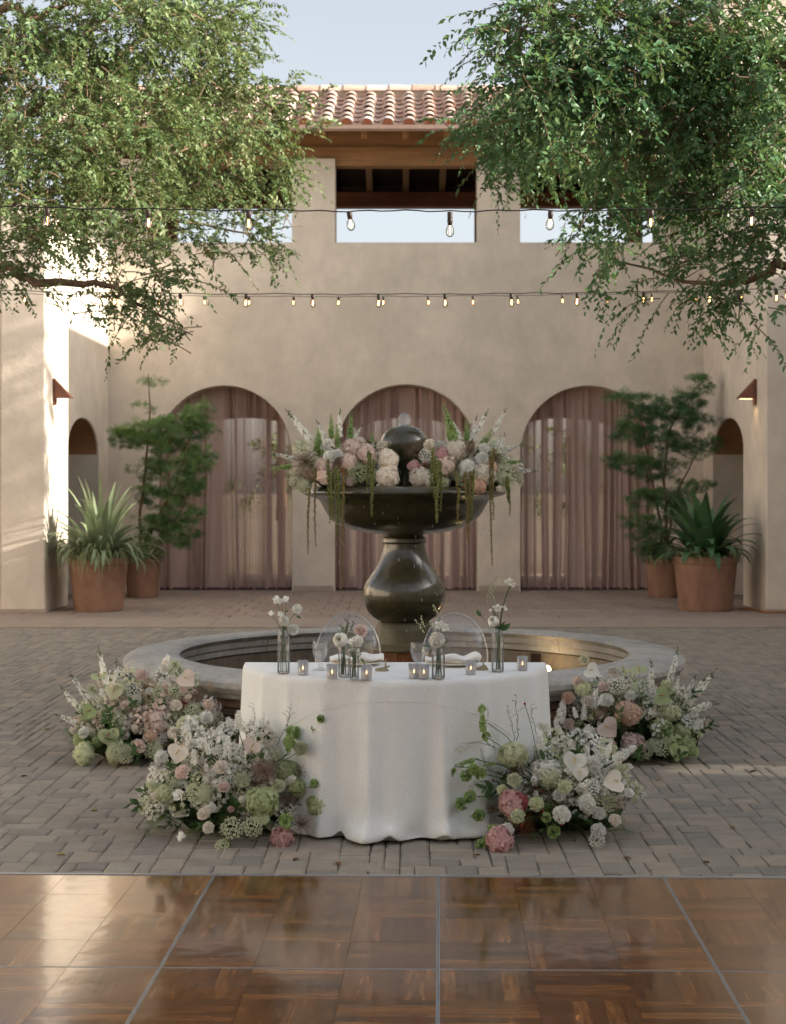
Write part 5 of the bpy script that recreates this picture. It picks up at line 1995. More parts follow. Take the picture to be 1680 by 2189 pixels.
PET = {
    'white': FM('petal_white', (0.93, 0.92, 0.86)),
    'cream': FM('petal_cream', (0.91, 0.85, 0.75)),
    'blush': FM('petal_blush', (0.88, 0.74, 0.66)),
    'peach': FM('petal_peach', (0.82, 0.61, 0.48)),
    'pink': FM('petal_pink', (0.74, 0.49, 0.47)),
    'deep': FM('petal_dusty_pink', (0.45, 0.13, 0.13)),
    'mauve': FM('petal_mauve', (0.62, 0.50, 0.47)),
    'sage': FM('petal_pale_green', (0.74, 0.77, 0.55)),
    'green': FM('petal_green', (0.56, 0.62, 0.36)),
    'lime': FM('petal_lime', (0.42, 0.52, 0.26)),
    'tan': FM('petal_tan', (0.50, 0.39, 0.29)),
    'rust': FM('rust_wisps', (0.20, 0.085, 0.045)),
    'brown': FM('brown_wisps', (0.26, 0.19, 0.13)),
    'mist': FM('pinkish_wisps', (0.36, 0.25, 0.20)),
    'red': FM('berry_red', (0.28, 0.02, 0.02), transl=0.0, rough=0.35),
    'yellow': FM('spadix_yellow', (0.55, 0.40, 0.10), transl=0.1),
    'dark': FM('dark_center', (0.02, 0.02, 0.015), transl=0.0),
    'bell': FM('bell_green', (0.36, 0.48, 0.20), transl=0.4),
    'amar': FM('amaranth_green', (0.21, 0.23, 0.075), transl=0.15),
    'amarb': FM('amaranth_olive', (0.24, 0.19, 0.07), transl=0.15),
}
m_stem = FM('stem_green', (0.085, 0.13, 0.04), transl=0.1)
m_stem_d = FM('stem_dark', (0.05, 0.055, 0.025), transl=0.05)
m_fern = FM('fern_green', (0.10, 0.20, 0.06), transl=0.25, rnd=0.3)
m_leaf = FM('foliage_green', (0.085, 0.155, 0.055), transl=0.25, rnd=0.3)
m_core = FM('flower_core', (0.10, 0.12, 0.05), transl=0.0)
m_moss = M('moss_base', (0.02, 0.035, 0.014), 0.95, var=(30, 0.4), bump=(60, 0.8, 0.02))

fl_cache = {}


def cached(key, fn, *mats):
    if key not in fl_cache:
        V, F, I = fn()
        fl_cache[key] = (V, F, I)
    mk_ = (key,) + tuple(m.name for m in mats)
    if mk_ not in fl_cache:
        V, F, I = fl_cache[key]
        fl_cache[mk_] = mesh(V, F, list(mats), smooth=False, mi=I)
    return fl_cache[mk_]


FLORET4 = []
FLF = []
for k in range(4):
    a = PI / 2 * k
    c, s = math.cos(a), math.sin(a)
    b = len(FLORET4)
    for (x, y, z) in ((0, 0, -0.02), (0.55, 0.46, 0.13), (1.0, 0.0, 0.10), (0.55, -0.46, 0.13)):
        FLORET4.append((c * x - s * y, s * x + c * y, z))
    FLF.append((b, b + 1, b + 2, b + 3))
FLORET5, FLF5 = [], []
for k in range(5):
    a = 2 * PI / 5 * k
    c, s = math.cos(a), math.sin(a)
    b = len(FLORET5)
    for (x, y, z) in ((0, 0, 0), (0.6, 0.36, 0.22), (1.0, 0.0, 0.34), (0.6, -0.36, 0.22)):
        FLORET5.append((c * x - s * y, s * x + c * y, z))
    FLF5.append((b, b + 1, b + 2, b + 3))


def sphere_quads(r, nu=10, nv=7, sc=(1, 1, 1)):
    V, F = [], []
    for j in range(nv + 1):
        t = PI * j / nv
        for k in range(nu):
            a = 2 * PI * k / nu
            V.append((r * math.sin(t) * math.cos(a) * sc[0], r * math.sin(t) * math.sin(a) * sc[1], r * math.cos(t) * sc[2]))
    for j in range(nv):
        for k in range(nu):
            F.append((j * nu + k, j * nu + (k + 1) % nu, (j + 1) * nu + (k + 1) % nu, (j + 1) * nu + k))
    return np.array(V), np.array(F)


def tube_quads(pts, r, n=5):
    q = MB()
    q.tube(pts, r, n, cap=False)
    return np.array(q.V), np.array(q.F)


def g_hydrangea():
    n = 230
    D = unit(fib(n, -0.75) + rng.normal(0, 0.06, (n, 3)))
    ph = rng.uniform(0, 6, 4)
    lump = 1 + 0.09 * np.sin(D[:, 0] * 4 + ph[0]) + 0.08 * np.sin(D[:, 1] * 5 + ph[1]) * np.cos(D[:, 2] * 4 + ph[2])
    sc = np.array([rng.uniform(0.92, 1.08), 1, rng.uniform(0.78, 0.92)])
    pos = D * sc * (0.89 * lump + rng.uniform(-0.07, 0.08, n))[:, None]
    nd_ = unit(D + rng.normal(0, 0.42, D.shape))
    V, F = inst(FLORET4, FLF, frames(nd_, rng.uniform(0, 6.28, n)), pos, rng.uniform(0.125, 0.185, n))
    pos2 = D[::3] * sc * 0.84
    V2, F2 = inst(FLORET4, FLF, frames(D[::3], rng.uniform(0, 6.28, len(pos2))), pos2, 0.2)
    cv, cf = sphere_quads(0.74, sc=(1, 1, 0.82))
    return cat_quads((V, F, 0), (V2, F2, 1), (cv, cf, 1))


def g_carnation():
    Vs, Fs, b = [], [], 0
    n = 64
    D = unit(fib(n, -0.28) + rng.normal(0, 0.07, (n, 3)))
    sq = rng.uniform(0.62, 0.78)
    for k in range(n):
        d = D[k]
        az = math.atan2(d[1], d[0])
        tang = np.array([-math.sin(az), math.cos(az), 0.0])
        oth = np.cross(d, tang)
        tw = rng.normal(0, 0.75)
        t = tang * math.cos(tw) + oth * math.sin(tw)
        nn = np.cross(d, t)
        w = rng.uniform(0.20, 0.34)
        rr = rng.uniform(0.86, 1.06)
        for v in (0.35, 0.75, 1.0):
            for ui, u in enumerate((-1, -0.33, 0.33, 1)):
                z_ = (0.075 * ((-1) ** ui) * (v > 0.7) + rng.normal(0, 0.03)) * (0.4 + v)
                r = rr * v - 0.09 * u * u * (v > 0.9) + (rng.normal(0, 0.03) if v > 0.9 else 0)
                q_ = d * r + t * (u * w * (0.35 + 0.65 * v)) + nn * z_
                Vs.append((q_[0], q_[1], q_[2] * sq))
        for r in range(2):
            for c in range(3):
                Fs.append((b + r * 4 + c, b + r * 4 + c + 1, b + r * 4 + 5 + c, b + r * 4 + 4 + c))
        b += 12
    q = MB()
    q.lathe([(0.06, -0.75), (0.17, -0.62), (0.2, -0.3), (0.3, -0.05)], 8)
    cv, cf = sphere_quads(0.6, sc=(1, 1, 0.6))
    return cat_quads((np.array(Vs), np.array(Fs), 0), (cv, cf, 0), (np.array(q.V), np.array(q.F), 1))


def g_ranunculus():
    Vs, Fs, b = [], [], 0
    for layer in range(6):
        n = 6
        R0 = 1.0 - 0.13 * layer
        for k in range(n):
            az = 2 * PI * (k + 0.5 * (layer % 2)) / n + rng.normal(0, 0.1)
            for vi, t in enumerate((-0.65, -0.1, 0.45, 0.95)):
                for u in (-1, 0, 1):
                    aa = az + u * 0.62 * (1 - 0.12 * vi)
                    rr = R0 * math.cos(t * 0.95) * (1.04 if u == 0 else 1.0)
                    Vs.append((rr * math.cos(aa), rr * math.sin(aa), R0 * 0.9 * math.sin(t) + 0.06 * layer + rng.normal(0, 0.02)))
            for r in range(3):
                for c in range(2):
                    Fs.append((b + r * 3 + c, b + r * 3 + c + 1, b + r * 3 + 4 + c, b + r * 3 + 3 + c))
            b += 12
    q = MB()
    q.lathe([(0.05, -0.95), (0.2, -0.8), (0.5, -0.6)], 8)
    return cat_quads((np.array(Vs), np.array(Fs), 0), (np.array(q.V), np.array(q.F), 1))


def g_anthurium():
    n = 36
    rim = []
    for k in range(n):
        t = 2 * PI * k / n
        x = 16 * math.sin(t) ** 3
        y = 13 * math.cos(t) - 5 * math.cos(2 * t) - 2 * math.cos(3 * t) - math.cos(4 * t)
        ex, ey = 14.5 * math.sin(t), 13.5 * math.cos(t) - 2
        rim.append(((0.62 * x + 0.38 * ex) / 15.5, (0.62 * y + 0.38 * ey + 2) / 15.5))
    V, F = [(0, 0.34, 0.0)], []
    for r in (0.35, 0.7, 1.0):
        for (x, y) in rim:
            xx, yy = x * r, 0.34 + (y - 0.34) * r
            V.append((xx, yy, 0.30 * xx * xx - 0.22 * min(0, yy) ** 2 + 0.05 * math.sin(5 * yy + 3 * xx) * r - 0.10 * math.exp(-(xx / 0.12) ** 2) * r * 0.35 + (0.03 * math.sin(k) if r == 1 else 0)))
    for k in range(n):
        k2 = (k + 1) % n
        F.append((0, 1 + k, 1 + k2, 1 + k2))
        for r in range(2):
            F.append((1 + r * n + k, 1 + r * n + k2, 1 + (r + 1) * n + k2, 1 + (r + 1) * n + k))
    sv, sf = tube_quads([(0, 0.33, 0.0), (0, 0.22, 0.22), (0, 0.05, 0.45), (0, -0.12, 0.62)], [0.055, 0.06, 0.05, 0.025], 8)
    st, sft = tube_quads([(0, 0.34, 0.0), (0, 0.42, -0.3), (0, 0.3, -0.9)], 0.03, 6)
    V = np.array(V)
    # smooth quads only: triangles written as degenerate quads
    return cat_quads((V, np.array(F), 0), (sv, sf, 1), (st, sft, 2))


def g_larkspur():
    n = 34
    t = np.linspace(0.12, 1.0, n)
    a = np.arange(n) * 2.4 + rng.normal(0, 0.3, n)
    c1, c2 = rng.normal(0, 0.05), rng.normal(0, 0.05)
    ctr = np.stack([c1 * np.sin(t * 3.1), c2 * np.sin(t * 3.1), t], 1)
    rad = 0.050 * (1 - t) ** 0.5 + 0.006
    pos = ctr + np.stack([rad * np.cos(a), rad * np.sin(a), 0 * t], 1) + rng.normal(0, 0.008, (n, 3))
    D = unit(np.stack([np.cos(a), np.sin(a), np.full(n, 0.2)], 1) + rng.normal(0, 0.35, (n, 3)))
    sz = 0.072 * np.clip((1.1 - t) / 0.65, 0.12, 1) * rng.uniform(0.7, 1.2, n)
    top = t > 0.8
    V, F = inst(FLORET5, FLF5, frames(D[~top], rng.uniform(0, 6, (~top).sum())), pos[~top], sz[~top])
    V2, F2 = inst(FLORET4, FLF, frames(unit(D[~top] + rng.normal(0, 0.5, ((~top).sum(), 3)))), pos[~top] + D[~top] * 0.015, sz[~top] * 0.6)
    V3, F3 = inst(FLORET4, FLF, frames(D[top]), pos[top], sz[top] * 1.3)
    ts = np.linspace(0, 1.02, 7)
    sv, sf = tube_quads([(c1 * math.sin(k * 3.1), c2 * math.sin(k * 3.1), k) for k in ts], list(np.linspace(0.010, 0.003, 7)), 5)
    return cat_quads((V, F, 0), (V2, F2, 0), (V3, F3, 1), (sv, sf, 1))


def g_spray():
    n = 30
    D = fib(n, -0.2)
    pos = unit(D + rng.normal(0, 0.3, (n, 3))) * rng.uniform(0.55, 1.05, n)[:, None]
    V, F = inst(FLORET5, FLF5, frames(unit(pos + rng.normal(0, 0.4, (n, 3))), rng.uniform(0, 6, n)), pos, rng.uniform(0.16, 0.28, n))
    V2, F2 = inst(FLORET4, FLF, frames(unit(pos + rng.normal(0, 0.6, (n, 3)))), pos * 1.02, rng.uniform(0.1, 0.18, n))
    w = 0.012
    sp = np.array([(-w, 0, 0), (w, 0, 0), (w, 0, 1), (-w, 0, 1)])
    V3, F3 = inst(sp, np.array([(0, 1, 2, 3)]), frames(pos, rng.uniform(0, 6, n)), pos * 0, np.linalg.norm(pos, axis=1))
    m = 12
    V4, F4 = inst(LEAF_V, LEAF_F, frames(rdir(m)), rdir(m) * 0.5, 0.35)
    return cat_quads((V, F, 0), (V2, F2, 0), (V3, F3, 1), (V4, F4, 1))


def g_stock():
    n = 64
    t = np.linspace(0.05, 1.0, n) ** 0.9
    a = np.arange(n) * 2.4
    rad = 0.15 * (1 - t ** 3 * 0.6)
    pos = np.stack([rad * np.cos(a), rad * np.sin(a), t], 1) + rng.normal(0, 0.015, (n, 3))
    D = unit(np.stack([np.cos(a), np.sin(a), 0.2 + t], 1) + rng.normal(0, 0.3, (n, 3)))
    V, F = inst(FLORET4, FLF, frames(D, rng.uniform(0, 6, n)), pos, 0.12 * rng.uniform(0.7, 1.2, n) * (1 - 0.4 * t))
    V2, F2 = inst(FLORET4, FLF, frames(unit(D + rng.normal(0, 0.6, (n, 3)))), pos + D * 0.03, 0.08 * (1 - 0.4 * t))
    sv, sf = tube_quads([(0, 0, -0.4), (0, 0, 0.3), (0, 0, 1.0)], [0.02, 0.02, 0.01], 5)
    return cat_quads((V, F, 0), (V2, F2, 0), (sv, sf, 1))


CUP_V, CUP_F = [], []
for j, (r, z) in enumerate(((0.12, 0.0), (0.55, 0.35), (1.0, 0.75))):
    for k in range(7):
        CUP_V.append((r * math.cos(2 * PI * k / 7), r * math.sin(2 * PI * k / 7), z + (0.1 * (-1) ** k if j == 2 else 0)))
for j in range(2):
    for k in range(7):
        CUP_F.append((j * 7 + k, j * 7 + (k + 1) % 7, (j + 1) * 7 + (k + 1) % 7, (j + 1) * 7 + k))


def g_bells():
    n = 44
    t = np.repeat(np.linspace(0.12, 1.0, 11), 4)
    a = np.tile(np.arange(4) * PI / 2, 11) + np.repeat(np.arange(11) * 0.75, 4) + rng.normal(0, 0.15, n)
    rad = 0.035 * np.ones(n)
    pos = np.stack([rad * np.cos(a), rad * np.sin(a), t], 1)
    D = unit(np.stack([np.cos(a), np.sin(a), np.full(n, 0.35)], 1) + rng.normal(0, 0.15, (n, 3)))
    V, F = inst(CUP_V, CUP_F, frames(D, rng.uniform(0, 6, n)), pos, 0.09 * np.clip(1.25 - t, 0.38, 1) * rng.uniform(0.6, 1.1, n))
    sv, sf = tube_quads([(0, 0, -0.1), (0, 0, 0.5), (0, 0, 1.03)], [0.014, 0.012, 0.005], 5)
    return cat_quads((V, F, 0), (sv, sf, 1))


def g_bellcluster():
    n = 11
    D = unit(fib(n, -0.5) + rng.normal(0, 0.25, (n, 3)))
    V, F = inst(CUP_V, CUP_F, frames(unit(D + rng.normal(0, 0.25, D.shape))), D * 0.34, 0.62 * rng.uniform(0.7, 1.15, n))
    cv, cf = sphere_quads(0.25, 8, 5)
    return cat_quads((V, F, 0), (cv, cf, 1))


def g_allium():
    n = 110
    D = fib(n)
    V, F = inst(FLORET5, FLF5, frames(unit(D + rng.normal(0, 0.2, D.shape))), D * rng.uniform(0.82, 0.98, n)[:, None], 0.15)
    spoke = np.array([(-0.006, 0, 0), (0.006, 0, 0), (0.006, 0, 0.9), (-0.006, 0, 0.9)])
    V2, F2 = inst(spoke, np.array([(0, 1, 2, 3)]), frames(D), D * 0.0, 1.0)
    cv, cf = sphere_quads(0.42, 8, 5)
    return cat_quads((V, F, 0), (V2, F2, 1), (cv, cf, 1))


def g_umbel():
    Vs = []
    n = 34
    D = fib(n, 0.1)
    heads = D * np.array([1, 1, 0.55])
    parts = []
    for h in heads:
        m = 12
        off = rng.normal(0, 0.085, (m, 3)) * np.array([1, 1, 0.5])
        V, F = inst(FLORET5, FLF5, frames(unit(np.array([0, 0, 1.0]) * 0.8 + h + rng.normal(0, 0.3, (m, 3)))), h + off, 0.075)
        parts.append((V, F, 0))
        sv, sf = tube_quads([(0, 0, -0.7), tuple(h * np.array([0.5, 0.5, 0.3])), tuple(h)], 0.012, 3)
        parts.append((sv, sf, 1))
    return cat_quads(*parts)


def g_smoke():
    n = 420
    D = rdir(n)
    D[:, 2] = np.abs(D[:, 2]) * 0.9 - 0.25
    D = unit(D)
    L = rng.uniform(0.5, 1.05, n)
    side = unit(np.cross(D, rdir(n)))
    bend = rdir(n) * 0.25
    w = 0.007
    V = np.stack([side * w, -side * w, D * 0.55 + bend * 0.3 - side * w, D * 0.55 + bend * 0.3 + side * w, D + bend, D + bend + side * 0.004], 1)
    V = V * L[:, None, None]
    b = (np.arange(n) * 6)[:, None]
    F = np.concatenate([b + np.array([[0, 1, 2, 3]]), b + np.array([[3, 2, 4, 5]])])
    # tiny seeds at the ends
    tips = (D + bend) * L[:, None]
    k = 3
    pos = np.repeat(tips, k, 0) + rng.normal(0, 0.05, (n * k, 3))
    V2, F2 = inst(np.array([(0.03, 0, 0), (0, 0.02, 0.01), (-0.03, 0, 0), (0, -0.02, 0.01)]), np.array([(0, 1, 2, 3)]), frames(rdir(n * k)), pos, rng.uniform(0.6, 1.2, n * k))
    return cat_quads((V.reshape(-1, 3), F, 0), (V2, F2, 0))


def g_fern():
    parts = []
    cur = [(0, 0, 0), (0, 0.05, 0.35), (0, 0.16, 0.7), (0, 0.34, 1.0)]
    sv, sf = tube_quads(cur, [0.012, 0.01, 0.007, 0.003], 4)
    parts.append((sv, sf, 1))
    for i in range(18):
        t = 0.1 + 0.88 * i / 17
        base = np.array([0, 0.34 * t * t, t * (1 - 0.02 * t)])
        for sd in (-1, 1):
            L = 0.36 * (1 - 0.75 * t) + 0.05
            d = unit(np.array([sd * 0.9, 0.25 + rng.normal(0, 0.2), 0.55]))
            m = 9
            tt = np.linspace(0.15, 1, m)
            pos = base + d * (L * tt)[:, None] + np.array([0, 0, -0.1]) * (L * tt ** 2)[:, None]
            nd_ = unit(d + rng.normal(0, 0.75, (m, 3)))
            nee = np.array([(-0.012, 0, 0), (0.012, 0, 0), (0.004, 0, 1), (-0.004, 0, 1)])
            V, F = inst(nee, np.array([(0, 1, 2, 3)]), frames(nd_, rng.uniform(0, 6, m)), pos, 0.085)
            parts.append((V, F, 0))
            V, F = inst(nee, np.array([(0, 1, 2, 3)]), frames(unit(d + rng.normal(0, 0.75, (m, 3)))), pos, 0.075)
            parts.append((V, F, 0))
            ln = np.array([base + [0.004, 0, 0], base - [0.004, 0, 0], base + d * L - [0.002, 0, 0], base + d * L + [0.002, 0, 0]])
            parts.append((ln, np.array([(0, 1, 2, 3)]), 0))
    return cat_quads(*parts)


def g_leaf():
    V, F = [], []
    n = 7
    for i in range(n + 1):
        t = i / n
        w = 0.24 * math.sin(PI * t ** 0.8) * (1 - 0.25 * t)
        y = 0.12 * t * t
        V += [(-w, y + 0.25 * w, t), (0, y, t), (w, y + 0.25 * w, t)]
    for i in range(n):
        for k in (0, 1):
            F.append((i * 3 + k, i * 3 + k + 1, i * 3 + 4 + k, i * 3 + 3 + k))
    st, sf = tube_quads([(0, 0, -0.5), (0, 0, 0.0), (0, 0.02, 0.4)], [0.014, 0.012, 0.006], 4)
    return cat_quads((np.array(V), np.array(F), 0), (st, sf, 1))


def g_leafspray():
    parts = []
    sv, sf = tube_quads([(0, 0, 0), (0.02, 0, 0.5), (0, 0.05, 1.0)], [0.014, 0.01, 0.004], 4)
    parts.append((sv, sf, 1))
    lv, lf, li = g_leaf()
    n = 13
    t = np.linspace(0.15, 1, n)
    a = np.arange(n) * 2.3
    D = unit(np.stack([np.cos(a), np.sin(a), np.full(n, 0.8)], 1))
    nl = 24
    V, F = inst(lv[:nl], lf[:14], frames(D, rng.uniform(0, 6, n)), np.stack([0 * t, 0.03 * t, t], 1), rng.uniform(0.2, 0.32, n))
    parts.append((V, F, 0))
    return cat_quads(*parts)


def g_twig():
    parts = []
    pts = [np.array([0, 0, 0.0])]
    for k in range(8):
        pts.append(pts[-1] + np.array([rng.normal(0, 0.03), rng.normal(0, 0.03), 0.125]))
    sv, sf = tube_quads([tuple(p) for p in pts], list(np.linspace(0.009, 0.003, 9)), 4)
    parts.append((sv, sf, 1))
    for k in range(2, 9):
        d = unit(np.array([rng.normal(0, 1), rng.normal(0, 1), 0.9]))
        L = rng.uniform(0.1, 0.24)
        e = pts[k] + d * L
        sv, sf = tube_quads([tuple(pts[k]), tuple(pts[k] + d * L * 0.6 + np.array([0, 0, 0.02])), tuple(e)], [0.004, 0.003, 0.002], 3)
        parts.append((sv, sf, 1))
        m = 5
        pos = pts[k] + d * (L * np.linspace(0.4, 1, m))[:, None]
        V, F = inst(LEAF_V, LEAF_F, frames(rdir(m)), pos, 0.035)
        parts.append((V, F, 0))
    return cat_quads(*parts)


def g_oat():
    parts = []
    sv, sf = tube_quads([(0, 0, 0), (0, 0.03, 0.5), (0, 0.16, 0.85), (0, 0.4, 0.98)], [0.006, 0.005, 0.003, 0.002], 3)
    parts.append((sv, sf, 1))
    for k in range(16):
        t = k / 15
        b = np.array([rng.normal(0, 0.02), 0.03 + 0.37 * t, 0.55 + 0.44 * math.sin(t * 1.5)])
        dr = 0.05 + 0.1 * rng.random()
        e = b + np.array([rng.normal(0, 0.03), rng.normal(0, 0.03), -dr])
        sv, sf = tube_quads([tuple(b), tuple(e)], 0.0016, 3)
        parts.append((sv, sf, 1))
        V, F = inst(LEAF_V * np.array([1.0, 1, 1]), LEAF_F, frames(rdir(2)), np.array([e, e]), 0.0)
        V, F = inst(np.stack([LEAF_V[:, 0], LEAF_V[:, 2], -LEAF_V[:, 1]], 1), LEAF_F, frames(np.repeat(np.array([[0, 0, 1.0]]), 2, 0), rng.uniform(0, 6, 2)), np.array([e, e]), 0.07)
        parts.append((V, F, 0))
    return cat_quads(*parts)


def g_bud():
    v, f = sphere_quads(1.0, 7, 6, (0.6, 0.6, 1.0))
    return cat_quads((v, f, 0))


def g_sweetpea():
    parts = []
    for k in range(5):
        a = k * 1.3
        D = unit(np.array([[math.cos(a), math.sin(a), 0.5]]))
        grid, gf = [], []
        for i in range(4):
            for j in range(4):
                u, v = -1 + 2 * i / 3, j / 3
                grid.append((u * 0.6 * math.sin(0.5 + v * 2.0), -0.18 * (1 - u * u) + 0.15 * math.sin(3 * u + k), v * 0.95 - 0.1 * u * u))
        for i in range(3):
            for j in range(3):
                gf.append((i * 4 + j, i * 4 + j + 1, (i + 1) * 4 + j + 1, (i + 1) * 4 + j))
        V, F = inst(np.array(grid), np.array(gf), frames(D, np.array([k * 1.0])), D * 0.05, 0.9)
        parts.append((V, F, 0))
    cv, cf = sphere_quads(0.15, 6, 4)
    parts.append((cv, cf, 1))
    return cat_quads(*parts)


GEN = {'hydrangea': g_hydrangea, 'carnation': g_carnation, 'ranunculus': g_ranunculus, 'anthurium': g_anthurium, 'larkspur': g_larkspur, 'stock': g_stock,
       'bells_of_ireland': g_bells, 'bell_cluster': g_bellcluster, 'allium': g_allium, 'lace_umbel': g_umbel, 'wispy_plume': g_smoke, 'fern': g_fern, 'leaf': g_leaf,
       'leafy_sprig': g_leafspray, 'twig': g_twig, 'oat_grass': g_oat, 'bud': g_bud, 'floret_spray': g_spray, 'sweet_pea': g_sweetpea}
NVAR = {'hydrangea': 3, 'carnation': 3, 'stock': 2, 'larkspur': 2, 'fern': 3, 'wispy_plume': 2, 'floret_spray': 3}


def flower_me(kind, col):
    var = random.randrange(NVAR.get(kind, 1))
    key = f'{kind}{var}'
    g_ = GEN[kind]
    if kind in ('fern',):
        mats = (m_fern, m_stem)
    elif kind in ('leaf', 'leafy_sprig'):
        mats = (m_leaf, m_stem)
    elif kind == 'anthurium':
        mats = (PET[col], PET['deep'] if col in ('lime', 'green') and random.random() < 0.5 else PET['yellow'], m_stem)
    elif kind == 'hydrangea':
        mats = (PET[col], PET[col])
    elif kind == 'twig':
        mats = (m_leaf, m_stem_d)
    elif kind == 'oat_grass':
        mats = (PET['sage'] if col is None else PET[col], m_stem)
    elif kind in ('wispy_plume', 'bud'):
        mats = (PET[col],)
    elif kind in ('bells_of_ireland', 'bell_cluster'):
        mats = (PET['bell'], m_stem)
    else:
        mats = (PET[col], m_stem)
    return cached(key, g_, *mats)


def aim(d, roll=None):
    return Matrix(frames(np.array([tuple(d)], float), np.array([random.uniform(0, 6.28) if roll is None else roll]))[0].tolist()).to_euler()


class Arr:
    """a floral arrangement built from heads placed by crop coordinates (x0, y0, scale of the crop)"""
    def __init__(s, label, base, crop, d0, name='floral_arrangement', cat='flower arrangement', group='floral arrangements'):
        s.base = Vector(base)
        s.t = thing(name, label, cat, s.base, group)
        s.crop = crop
        s.d0 = d0
        s.stems = MB()
        s.k = crop[2] / 1.1423

    def pt(s, cx, cy, dd=0.0):
        x0, y0, sc = s.crop
        return P((x0 + cx * sc) / 1.1423, (y0 + cy * sc) / 1.1423, s.d0 + dd)

    def m(s, r):
        return r * s.k / FPX * s.d0

    def stem(s, p, thick=0.0019):
        b = s.base + Vector((random.uniform(-0.05, 0.05), random.uniform(-0.05, 0.05), 0.04))
        L_ = (p - b).length
        mid = b.lerp(p, 0.5) + Vector((random.uniform(-0.12, 0.12) * L_, random.uniform(-0.05, 0.05) * L_, 0.10 * L_))
        m1 = b.lerp(mid, 0.5) + Vector((0, 0, 0.03 * L_))
        m2 = mid.lerp(p, 0.5) + Vector((0, 0, 0.03 * L_))
        s.stems.tube([b, m1, mid, m2, p], thick, 4, cap=False)

    def head(s, kind, col, cx, cy, r, dd=None, face=None, stem=True):
        if dd is None:
            dd = random.uniform(-0.05, 0.05)
        p = s.pt(cx, cy, dd)
        out = (p - s.base - Vector((0, 0.25, -0.02)))
        out.normalize()
        d = out * 0.65 + Vector((random.uniform(-0.25, 0.25), -0.6, random.uniform(0.2, 0.9)))
        if face is not None:
            d = Vector(face)
        put(kind, flower_me(kind, col), s.t, p, aim(d.normalized()), s.m(r) * (1.14 if s.base.z > 1 else 1.0))
        if stem and kind != 'bell_cluster':
            s.stem(p + (s.base - p).normalized() * s.m(r) * 0.5)

    def many(s, kind, items, dd=None):
        for it in items:
            s.head(kind, it[3], it[0], it[1], it[2], dd if len(it) < 5 else it[4])

    def spike(s, kind, col, x0, y0, x1, y1, dd=0.0, dd2=None):
        a, b = s.pt(x0, y0, dd), s.pt(x1, y1, dd if dd2 is None else dd2)
        L = (b - a).length
        put(kind, flower_me(kind, col), s.t, a, aim(b - a), L)
        s.stem(a)

    def anth(s, col, cx, cy, r, rot, face=(0, -1, 0.25), dd=-0.06):
        p = s.pt(cx, cy, dd)
        f = Vector(face).normalized()
        u = Vector((math.sin(rot), 0, math.cos(rot)))
        u = (u - f * u.dot(f)).normalized()
        x = u.cross(f).normalized()
        m = Matrix((x, u, f)).transposed()
        put('anthurium', flower_me('anthurium', col), s.t, p, m.to_euler(), s.m(r) * 0.86)
        s.stem(p + Vector((0, 0.02, 0)))

    def ferns(s, items, kind='fern'):
        for (cx, cy, r, ang) in items:
            p = s.pt(cx, cy, random.uniform(-0.05, 0.08))
            d = Vector((math.sin(ang), random.uniform(-0.6, 0.1), math.cos(ang)))
            L = s.m(r) * 2
            put(kind, flower_me(kind, None), s.t, p - d.normalized() * L * 0.5, aim(d.normalized()), L)

    def fill(s, n, half_w, depth, height, kinds=('fern', 'leafy_sprig')):
        for k in range(n):
            a = random.uniform(0, 2 * PI)
            r = math.sqrt(random.random())
            x, y = half_w * r * math.cos(a), depth * r * math.sin(a)
            z = height * random.random() * (1 - 0.75 * r * r)
            d = Vector((x / half_w * 0.9, y / depth * 0.6 - 0.35, 0.25 + random.random() * 0.7))
            L = random.uniform(0.12, 0.22)
            kd = random.choice(kinds)
            put(kd, flower_me(kd, None), s.t, s.base + Vector((x, y, z)), aim(d.normalized()), L)

    def sprinkle(s, n, half_w, depth, height, cols, side=0.0):
        for k in range(n):
            a = random.uniform(0, 2 * PI)
            r = math.sqrt(random.uniform(0.15, 1.0))
            x, y = half_w * r * math.cos(a) + side, depth * r * math.sin(a)
            z = height * (1 - 0.7 * r * r) * random.uniform(0.45, 1.1) + 0.03
            d = Vector((x / half_w * 0.9, y / depth * 0.6 - 0.5, 0.5))
            kd = random.choice(('floret_spray', 'floret_spray', 'lace_umbel', 'floret_spray', 'stock'))
            put(kd, flower_me(kd, random.choice(cols)), s.t, s.base + Vector((x, y, z)), aim(d.normalized()), random.uniform(0.045, 0.075) * (1.6 if kd == 'stock' else 1))

    def mound(s, hw, dp, h, n=3):
        q = MB()
        for k in range(n):
            x = 0 if n == 1 else -hw * 0.5 + hw * k / (n - 1)
            q.ball((s.base.x + x, s.base.y + 0.02, s.base.z + h * 0.42), (hw * 0.55, dp * 0.7, h * 0.42), 14, 8)
        for i, v in enumerate(q.V):
            q.V[i] = (v[0] + random.uniform(-0.015, 0.015), v[1] + random.uniform(-0.015, 0.015), max(s.base.z + 0.003, v[2] + random.uniform(-0.02, 0.02)))
        q.put('moss_base', m_moss, s.t)

    def done(s):
        o = s.stems.put('stems', m_stem, s.t)
        o['kind'] = 'stuff'


